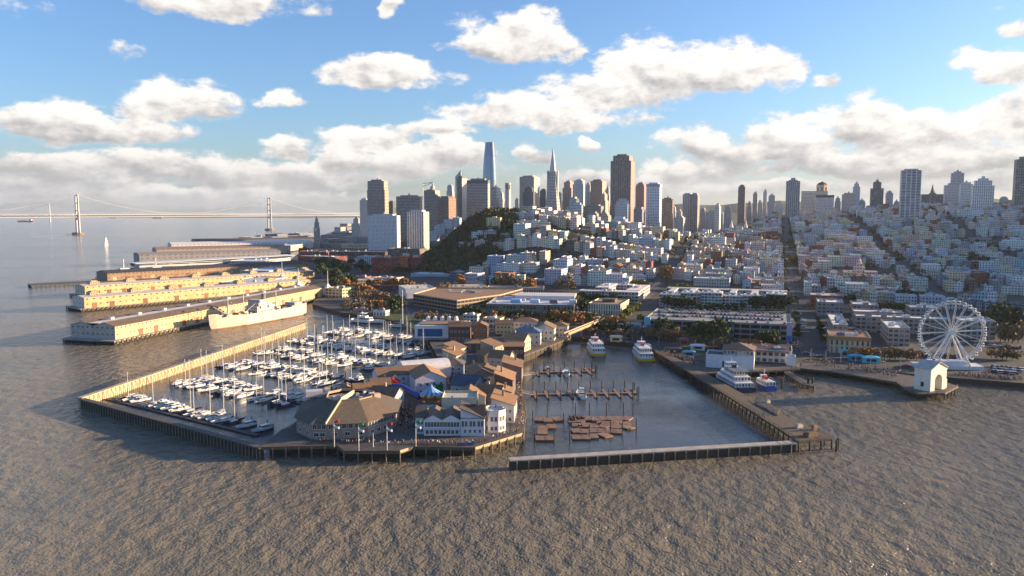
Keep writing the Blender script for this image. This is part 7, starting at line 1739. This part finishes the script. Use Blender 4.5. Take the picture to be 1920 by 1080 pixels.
TP = {'evg': [make_tree('evergreen_tree', 1, 4.6, 10, EVG, n=300), make_tree('evergreen_tree', 2, 5.4, 12, EVG, n=340)], 'olv': [make_tree('leafy_tree', 3, 4.2, 8, OLV, n=260), make_tree('leafy_tree', 4, 3.8, 7.5, (0.06, 0.08, 0.022), n=260)],
      'org': [make_tree('autumn_tree', 5, 3.8, 8, ORG, n=240), make_tree('autumn_tree', 6, 4.2, 9, (0.32, 0.17, 0.06), n=260)], 'rus': [make_tree('bare_autumn_tree', 7, 4.0, 8, RUS, n=150, ls=.6), make_tree('bare_autumn_tree', 8, 4.4, 9, (0.19, 0.13, 0.08), n=160, ls=.6)],
      'lim': [make_tree('sunlit_tree', 9, 4.0, 7, LIM, n=280), make_tree('sunlit_tree', 10, 4.6, 7.5, (0.14, 0.14, 0.03), n=280)], 'con': [make_tree('conifer_tree', 11, 2.6, 13, (0.04, 0.06, 0.02), cone=True, n=280, ls=.6)]}
TW = {'evg': 'dark evergreen tree', 'olv': 'olive green leafy tree', 'org': 'orange autumn tree', 'rus': 'brown half bare tree', 'lim': 'clipped tree tinted sunlit yellow green', 'con': 'tall narrow conifer'}
tuse = {}
def tree(kind, x, y, z, s, label, group=None):
    i = rnd.randrange(len(TP[kind])); src = TP[kind][i]; k = (kind, i)
    o = copy_tree(src) if k in tuse else src; tuse[k] = 1
    o.location = (x, y, z - .1); o.rotation_euler = (0, 0, rnd.uniform(0, 6.28)); o.scale = (s * rnd.uniform(.9, 1.15), s * rnd.uniform(.9, 1.15), s * rnd.uniform(.85, 1.15))
    tag(o, label, 'tree', group)
def ground_at(px, py):
    p = G(px, py, LZ)
    if terr(p.x, p.y) > 4:
        for Y in range(600, 1900, 5):
            p = AT(px, py, Y)
            if terr(p.x, p.y) >= p.z: break
        p.z = terr(p.x, p.y)
    return p
def tree_rows():
    ROWS = [('org', (1098, 613), (1170, 618), 7, .65, 'along the quay street before the tan roofed office'), ('evg', (1120, 624), (1190, 630), 6, .6, 'on the plaza behind the ferries'), ('rus', (1090, 628), (1200, 637), 8, .55, 'at the plaza edge behind the ferries'), ('lim', (1200, 600), (1208, 612), 2, .7, 'at the garage\'s left corner'), ('rus', (1370, 664), (1420, 668), 4, .5, 'behind the long white restaurant'), ('evg', (1560, 560), (1600, 552), 4, .7, 'behind the red brick corner block'), ('rus', (780, 600), (850, 606), 7, .6, 'between lawn and brown garage'), ('evg', (860, 592), (910, 596), 5, .6, 'at the brown garage\'s right foot'), ('org', (690, 578), (740, 582), 5, .6, 'on the plaza above the marina'), ('rus', (640, 578), (690, 582), 5, .6, 'on the plaza by the ship\'s stern'), ('evg', (1246, 578), (1300, 580), 6, .8, 'before the sprawling hotel, left half'), ('evg', (1408, 580), (1478, 582), 9, .95, 'before the sprawling hotel, right half'), ('evg', (1302, 583), (1400, 584), 7, .6, 'before the sprawling hotel, middle'),
            ('lim', (1255, 545), (1300, 546), 5, .8, 'behind the sprawling hotel, left'), ('lim', (1395, 549), (1478, 551), 8, .7, 'behind the sprawling hotel, right'), ('lim', (1115, 536), (1216, 537), 9, .75, 'behind the courtyard hotel'), ('lim', (1165, 603), (1199, 580), 6, .75, 'along the tan roofed office\'s right side'), ('lim', (1098, 600), (1128, 603), 4, .75, 'at the tan roofed office\'s left corner'),
            ('evg', (1088, 566), (1184, 569), 10, .62, 'before the courtyard hotel'), ('evg', (925, 598), (1070, 601), 17, .55, 'before the long grey office'), ('evg', (1075, 576), (1098, 590), 3, .8, 'between grey office and tan office'), ('lim', (1076, 566), (1094, 585), 3, .85, 'right of the grey office'),
            ('evg', (1298, 644), (1352, 650), 6, 1.05, 'against the garage front, middle'), ('evg', (1238, 634), (1254, 637), 3, 1.0, 'against the garage front, left'), ('evg', (1425, 652), (1455, 656), 3, 1.0, 'against the garage front, right'),
            ('rus', (1200, 634), (1290, 645), 9, .7, 'on the quay lawn below the garage, left'), ('org', (1382, 656), (1445, 662), 7, .6, 'below the garage\'s right half'), ('rus', (1300, 650), (1370, 655), 6, .6, 'on the quay lawn below the garage, middle'),
            ('org', (640, 548), (692, 556), 6, .95, 'along the boulevard, near row'), ('rus', (665, 562), (742, 572), 9, .8, 'round the parking lot, near row'), ('org', (690, 540), (770, 546), 9, .9, 'before the rust brick shed'), ('rus', (775, 548), (846, 552), 8, .8, 'above the brown garage'), ('evg', (622, 548), (668, 536), 5, 1.05, 'at the bend of the boulevard'),
            ('org', (855, 537), (872, 538), 2, 1.1, 'left of the beige shed\'s tree group'), ('rus', (940, 541), (990, 543), 7, 1.05, 'behind the beige shed'), ('org', (988, 545), (998, 545), 2, 1.1, 'right of the beige shed\'s tree group'), ('rus', (1040, 545), (1078, 546), 4, 1.0, 'behind the grey office, right'), ('olv', (928, 538), (936, 538), 2, 1.3, 'at the blue grey building\'s right end'),
            ('evg', (596, 500), (650, 520), 7, 1.25, 'by the maroon blocks, near row'), ('evg', (600, 520), (640, 532), 5, 1.1, 'beside the harbour road'), ('olv', (560, 470), (600, 480), 5, 1.0, 'on the far harbour road'), ('olv', (620, 455), (655, 440), 6, 1.2, 'below the far low towers'), ('evg', (655, 500), (695, 514), 5, 1.0, 'left of the red brick building'), ('evg', (735, 514), (770, 516), 4, .8, 'at the red brick building\'s foot'),
            ('org', (898, 605), (950, 606), 3, .62, 'at the shopping pier entrance, left'), ('org', (1018, 606), (1096, 608), 6, .7, 'along the quay street, right of entrance'), ('rus', (960, 606), (1010, 607), 4, .6, 'along the quay street, middle'), ('con', (1030, 615), (1030, 615), 1, 1.0, 'at the quay behind the side wharf'),
            ('evg', (742, 590), (748, 586), 2, 1.35, 'beside the lawn above the marina'), ('lim', (1610, 580), (1702, 580), 10, .75, 'behind the grey shop blocks'), ('evg', (1650, 585), (1700, 586), 5, .6, 'under the row behind the shop blocks'), ('org', (1640, 562), (1668, 562), 3, .9, 'up the slope behind the shop blocks'), ('olv', (1588, 566), (1600, 568), 2, .8, 'right of the red corner block'), ('evg', (1680, 566), (1732, 566), 4, .8, 'below the terrace street'),
            ('evg', (1870, 620), (1915, 622), 4, 1.2, 'at the far right of the quay'), ('rus', (1872, 640), (1912, 644), 5, 1.0, 'by the right hand car park'), ('org', (1590, 672), (1640, 672), 5, .5, 'along the promenade, left part'), ('rus', (1642, 674), (1725, 676), 8, .6, 'along the promenade, by the wheel'), ('olv', (1840, 600), (1895, 612), 4, .9, 'below the slate terrace'),
            ('evg', (1491, 592), (1496, 640), 5, .45, 'on the left kerb of the main street'), ('evg', (1532, 600), (1548, 650), 6, .42, 'on the right kerb of the main street'), ('rus', (1855, 672), (1912, 676), 6, .55, 'behind the right hand car park'), ('org', (1240, 527), (1252, 528), 3, 1.15, 'on the second street'), ('org', (1484, 494), (1490, 496), 2, 1.1, 'on the main street uphill'), ('evg', (1486, 565), (1488, 575), 2, .6, 'on the main street at the hotel corner'), ('evg', (1800, 498), (1856, 502), 6, 1.0, 'at the foot of the brown slab'), ('rus', (1424, 456), (1458, 458), 5, 1.2, 'left of the main street uphill')]
    for kind, a, b_, n, s, where in ROWS:
        for i in range(n):
            t = (i + .5) / n if n > 1 else .5
            p = ground_at(a[0] + (b_[0] - a[0]) * t + rnd.uniform(-1.5, 1.5), a[1] + (b_[1] - a[1]) * t + rnd.uniform(-.8, .8))
            lab = f'{TW[kind]} {where}' if n == 1 else f'{TW[kind]}, {nth(i+1)} from left, {where}'
            tree(kind, p.x, p.y, p.z, s * (1.22 if kind == 'evg' else 1.5 if kind in ('org', 'rus') else 1.2) * rnd.uniform(.85, 1.2), lab, 'trees ' + where)
    # back garden and street trees among the houses: too many and small to count
    q = MB(); r_ = random.Random(5)
    for i in range(760):
        a, b_ = r_.uniform(-420, 640), r_.uniform(1000, 2050); X, Y = AB(a, b_)
        if r_.random() < .7:                             # middle of a block
            b_ = B0 + BP * (round((b_ - B0) / BP - .5) + .5) + r_.uniform(-5, 5); X, Y = AB(a, b_)
        else:
            a = A0 + AP * round((a - A0) / AP) + r_.choice([-7.5, 7.5]); X, Y = AB(a, b_)
        if X - SL * Y < -330: continue
        crown(q, r_, r_.uniform(2.2, 4), r_.uniform(5, 9), terr(X, Y) + 1.5, 26, 1.3, r_.choice([EVG, EVG, OLV, (0.05, .055, .025), RUS]), cx=X, cy=Y, lumps=3)
    tag(q.build('garden_greenery', M['leaf']), 'scattered dark garden greenery between hillside houses', None, None, 'stuff')
    # wood on the steep hill
    q = MB(); r_ = random.Random(9); n = 0
    for i in range(6500):
        X, Y = HX + r_.uniform(-128, 150), HY + r_.uniform(-310, 240)
        z = terr(X, Y); dx, dy = X - HX, Y - HY
        if z < 7 or z > 90: pass
        if z < (7 if dx < -20 else 4): continue
        if dx > 34 - max(0, (1150 - Y)) * .6 and (dx / 74) ** 2 + (dy / 72) ** 2 > 1: continue
        if (dx - 3) ** 2 + (dy - 2) ** 2 < 120: continue
        tall = r_.uniform(5, 11) * (1.25 if z > 60 else 1)
        hx = X < 0 and Y < 1200 and r_.random() < .25
        crown(q, r_, r_.uniform(3, 5.5), tall, z, 18, 1.5, r_.choice([EVG, (0.05, .07, .03), (0.085, .09, .035), (0.10, .09, .036), (0.11, .085, .04)]), cx=X, cy=Y, lumps=3); n += 1  # paler olive picks paint lit crowns into the wood
        if n > 2300: break
    tag(q.build('woodland', M['leaf']), 'dark wood covering the steep lookout hill', None, None, 'stuff')
    for L_, lab in (([(735, 582), (800, 607), (795, 616), (716, 596)], 'green lawn above the marina'), ([(1235, 646), (1370, 658), (1360, 668), (1250, 662)], 'dim green lawn below the garage')):
        m = plain('lawn_' + lab.split()[0], (0.045, 0.075, 0.018), .95, .3, .3); P = [G(x, y, LZ + .2) for x, y in L_]; g = MB(); g.face(P if (P[1] - P[0]).cross(P[2] - P[1]).z > 0 else P[::-1]); tag(g.build('lawn', m), lab, None, None, 'structure')
tree_rows()

# ------------------------------------------------------------------ cars
def car_mesh(c):
    q = MB(); q.col = c; L, W = 4.5, 1.8
    q.prism([(-W/2, -L/2), (W/2, -L/2), (W/2, L/2), (-W/2, L/2)], .35, .85, bottom=True)
    b0 = [(-W/2 * .95, -L*.30), (W/2 * .95, -L*.30), (W/2 * .95, L*.42), (-W/2 * .95, L*.42)]; t0 = [(-W*.38, -L*.12), (W*.38, -L*.12), (W*.38, L*.30), (-W*.38, L*.30)]
    for i in range(4): j = (i + 1) % 4; q.face([(*b0[i], .851), (*b0[j], .851), (*t0[j], 1.4), (*t0[i], 1.4)], c=(.02, .024, .03))
    q.face([(*p, 1.4) for p in t0])
    for x in (-.82, .82):
        for y in (-1.4, 1.4): q.tube((x - .1, y, .32), (x + .1, y, .32), .32, n=8, c=(.012, .012, .012))
    return q.mesh('parked_car', M['carp'])
M['carp'] = plain('car_paint', None, .25, .05, 1, spec=.6)
CARC = [('white', (206, 206, 206)), ('white', (216, 216, 216)), ('silver', (160, 164, 168)), ('grey', (96, 98, 102)), ('black', (28, 28, 32)), ('dark blue', (40, 56, 96)), ('red', (150, 36, 32)), ('black', (36, 36, 40)), ('silver', (180, 182, 184))]
CARM = [car_mesh(lin(*c)) for n, c in CARC]
def car(x, y, z, yaw, where, group):
    i = rnd.randrange(len(CARM)); o = bpy.data.objects.new('parked_car', CARM[i]); link(o); o.location = (x, y, z); o.rotation_euler = (0, 0, yaw)
    tag(o, f'{CARC[i][0]} car, {where}', 'car', group)
def cars():
    A, yaw, L, d, z = GARAGE; ca, sa = math.cos(yaw), math.sin(yaw)
    rows = (4, 20, 25, 41, 46, 60)
    for r, yy in enumerate(rows):
        k = 0; x = 4 if r else L * .52
        while x < L - 4:
            pr = .8 if r >= 2 else .38
            if rnd.random() < pr and k < 40:
                k += 1; car(A.x + ca * x - sa * yy, A.y + sa * x + ca * yy, z, yaw + rnd.choice((0, math.pi)), f'{nth(k)} from left in {nth(r+1)} row on the garage roof', 'cars on the garage roof')
            x += 2.75
    def lot(pa, pb, n, step, where, pr=.85, rows=1, dy=6.0):
        a, b_ = G(*pa, LZ), G(*pb, LZ); d_ = (b_ - a); yaw = math.atan2(d_.y, d_.x); nn = Vector((-d_.y, d_.x, 0)).normalized()
        for r in range(rows):
            k = 0
            for i in range(n):
                if rnd.random() > pr: continue
                k += 1; p = a + d_ * (i + .5) / n + nn * dy * r; car(p.x, p.y, LZ + .05, yaw + rnd.choice((0, math.pi)), f'{nth(k)} from left in {nth(r+1)} row {where}', 'cars ' + where)
    lot((722, 566), (768, 572), 12, 3, 'of the white box lot', rows=2, dy=9)
    lot((650, 566), (716, 572), 14, 3, 'of the bend lot', rows=2, dy=10)
    lot((1856, 697), (1918, 703), 14, 3, 'of the right hand car park', rows=3, dy=8)
    lot((1350, 588), (1480, 592), 18, 3, 'of the lot behind the garage', rows=1, dy=7, pr=.75)
    lot((960, 612), (1015, 613), 10, 3, 'by the pier entrance', rows=1, pr=.8)
    lot((1800, 645), (1916, 655), 18, 3, 'of the lot right of the wheel', rows=2, dy=8, pr=.75)
    # street traffic
    for i in range(26):
        t = i / 26; b_ = 640 + t * 560; side = -1 if i % 2 else 1
        X, Y = AB(A0 + side * 3.2, b_ + rnd.uniform(-6, 6)); car(X, Y, max(terr(X, Y), LZ) + .37, -GA + (0 if side < 0 else math.pi), f'{nth(i // 2 + 1)} uphill in the main street\'s {"left" if side < 0 else "right"} lane', 'cars on the main street')
    for k, (px, py) in enumerate(((1512, 664), (1526, 668), (1540, 670), (1556, 676), (1650, 680), (1478, 668), (1700, 688), (1130, 626), (1080, 620), (1160, 630), (820, 603), (778, 590), (700, 560), (640, 530))):
        p = G(px, py, LZ); car(p.x, p.y, LZ + .06, R(-12 + 90), f'{nth(k+1)} in a string of traffic along the boulevard', 'cars on the boulevard')
cars()

# ------------------------------------------------------------------ people
def person_mesh(shirt, trou, skin, hair, pose):
    bm = bmesh.new(); s = pose
    pts = [((0, 0, .95), .15), ((0, 0, 1.18), .15), ((0, 0, 1.40), .17), ((0, 0, 1.52), .07), ((0, -.02, 1.66), .105), ((0, -.01, 1.76), .07),
           ((.10, .02, .88), .10), ((.11, -.02 - .10 * s, .48), .07), ((.11, .02 - .06 * s, .06), .05), ((.11, -.12 - .06 * s, .03), .04), ((-.10, .02, .88), .10), ((-.11, -.02 + .10 * s, .48), .07), ((-.11, .02 + .16 * s, .06), .05), ((-.11, -.12 + .16 * s, .03), .04),
           ((.20, 0, 1.38), .07), ((.26, .03 * s, 1.12), .05), ((.25, -.12, .90), .035), ((.25, -.16, .82), .03), ((-.20, 0, 1.38), .07), ((-.26, -.03 * s, 1.12), .05), ((-.25, -.12 + .2 * s, .90), .035), ((-.25, -.16 + .2 * s, .82), .03)]
    vs = [bm.verts.new(p) for p, r in pts]
    for a, b_ in ((0, 1), (1, 2), (2, 3), (3, 4), (4, 5), (0, 6), (6, 7), (7, 8), (8, 9), (0, 10), (10, 11), (11, 12), (12, 13), (2, 14), (14, 15), (15, 16), (16, 17), (2, 18), (18, 19), (19, 20), (20, 21)): bm.edges.new((vs[a], vs[b_]))
    def cf(c):
        if c.z > 1.70 or (c.z > 1.58 and c.y > .02): return hair
        if c.z > 1.50: return skin
        if abs(c.x) > .2 and c.z < .9: return skin
        if c.z > .92: return shirt
        return trou if c.z > .1 else (.02, .02, .02)
    return skin_to_mesh(bm, [r for p, r in pts], 'person', cf, 1)
PW = [('dark coat', (40, 42, 50), (40, 44, 60)), ('white shirt', (206, 204, 200), (50, 54, 70)), ('red jacket', (150, 44, 40), (40, 42, 52)), ('blue jacket', (60, 86, 140), (60, 60, 66)), ('tan coat', (176, 150, 116), (60, 50, 46)), ('grey sweater', (120, 120, 124), (36, 40, 56))]
PM = [person_mesh(lin(*s), lin(*t), lin(196, 150, 124), lin(50, 38, 30), .2 + .8 * (i % 2)) for i, (n, s, t) in enumerate(PW)]
def people():
    def put(x, y, z, lab, group, yaw=None):
        i = rnd.randrange(6); o = bpy.data.objects.new('person', PM[i]); link(o); o.location = (x, y, z); o.rotation_euler = (0, 0, rnd.uniform(0, 6.28) if yaw is None else yaw); tag(o, f'person in {PW[i][0]}, {lab}', 'person', group)
    def line(pa, pb, n, w, where):
        a, b_ = G(*pa, PZ), G(*pb, PZ)
        for i in range(n):
            p = a.lerp(b_, (i + rnd.random() * .6) / n); put(p.x + rnd.uniform(-.5, .5), p.y + rnd.uniform(0, w), PZ, f'{nth(i+1)} from left {where}', 'people ' + where)
    line((770, 834), (890, 836), 42, 3, 'on the front promenade below the white restaurant')
    line((590, 832), (760, 836), 30, 3, 'on the front promenade below the angular restaurant')
    line((895, 834), (976, 809), 24, 2, 'along the sunlit board railing')
    line((760, 806), (782, 804), 14, 9, 'in the gap between the two restaurants')
    line((980, 800), (977, 735), 40, 0.1, 'on the right promenade')
    a, b_ = G(980, 800, PZ), G(973, 690, PZ)
    for i in range(46):
        p = a.lerp(b_, (i + rnd.random()) / 46); put(p.x - rnd.uniform(.6, 3.2), p.y, PZ, f'{nth(i+1)} from front in the crowd under the right promenade roofs', 'people in the right promenade crowd')
    p = G(926, 812, PZ)
    for i in range(9): a = i * .7; put(p.x + 3.6 * math.cos(a), p.y + 5 + 3.6 * math.sin(a), PZ + 8, f'{nth(i+1)} counter-clockwise on the roof terrace', 'people on the roof terrace')
    # walkway crowds, promenade crowds: a mass
    st = MB(); r_ = random.Random(3)
    cb = MB(); 
    def crowd(poly, n, z):
        P = [G(x, y, z) for x, y in poly]
        for i in range(n):
            u, v = r_.random(), r_.random(); p = P[0].lerp(P[1], u).lerp(P[3].lerp(P[2], u), v); c = lin(*r_.choice([(40, 42, 50), (206, 200, 196), (60, 70, 100), (150, 60, 50), (90, 80, 74), (50, 50, 56), (176, 150, 120)]))
            st.tube((p.x - .1, p.y, z), (p.x - .06, p.y, z + .85), .08, .11, 5, c=(.03, .032, .04)); st.tube((p.x + .1, p.y, z), (p.x + .06, p.y, z + .85), .08, .11, 5, c=(.03, .032, .04)); st.tube((p.x, p.y, z + .82), (p.x, p.y, z + 1.42), .19, .21, 6, c=c)
            for s in (-1, 1): st.tube((p.x + s * .24, p.y, z + 1.38), (p.x + s * .28, p.y - .1, z + .85), .06, .05, 4, c=c)
            st.tube((p.x, p.y, z + 1.45), (p.x, p.y, z + 1.72), .11, .1, 6, c=lin(*r_.choice([(60, 44, 36), (190, 150, 126)])))
    crowd([(828, 752), (850, 752), (885, 640), (872, 640)], 170, PZ); crowd([(845, 735), (858, 735), (846, 700), (835, 700)], 60, PZ); crowd([(745, 800), (778, 800), (770, 765), (752, 765)], 60, PZ)
    crowd([(1085, 636), (1220, 652), (1215, 640), (1090, 626)], 150, LZ); crowd([(1240, 664), (1300, 684), (1310, 676), (1250, 656)], 90, 3.45); crowd([(1500, 682), (1700, 712), (1710, 700), (1510, 672)], 130, 3.45); crowd([(1790, 705), (1915, 715), (1915, 708), (1790, 700)], 120, LZ); crowd([(900, 622), (1000, 622), (1000, 612), (900, 612)], 120, LZ); crowd([(1470, 660), (1500, 664), (1500, 640), (1480, 636)], 50, LZ); crowd([(640, 585), (740, 588), (730, 572), (650, 572)], 90, LZ)
    tag(st.build('crowd', M['paint']), 'dense strolling crowd on the walkways and quays', None, None, 'stuff')
    # lamp posts along the quay
    q = MB(); q.tube((0, 0, 0), (0, 0, 7), .12, .08, 6); pl = q.mesh('post', M['metal']); q = MB(); q.bar((0, 0, 7), (0, -1.4, 7.2), .1, .1); q.box(0, -1.5, 7.05, .5, .9, .2, c=lin(206, 206, 206)); hd = q.mesh('lamp_head', M['metal'])
    for k, (px, py) in enumerate([(900 + 30 * i, 612 + i * .6) for i in range(8)] + [(1235 + 34 * i, 652 + i * 2.6) for i in range(8)] + [(1520 + 28 * i, 676 + i * 2.2) for i in range(9)] + [(655 + 14 * i, 580 + i) for i in range(5)]):
        p = G(px, py, LZ); e = empty('street_lamp', p, rnd.uniform(-.2, .2), f'slim grey street lamp on the quay, {nth(k+1)} counted along the shore', 'street lamp', 'street lamps along the quay'); 
        for nm, me in (('post', pl), ('lamp_head', hd)): o = bpy.data.objects.new(nm, me); link(o, e)
people()
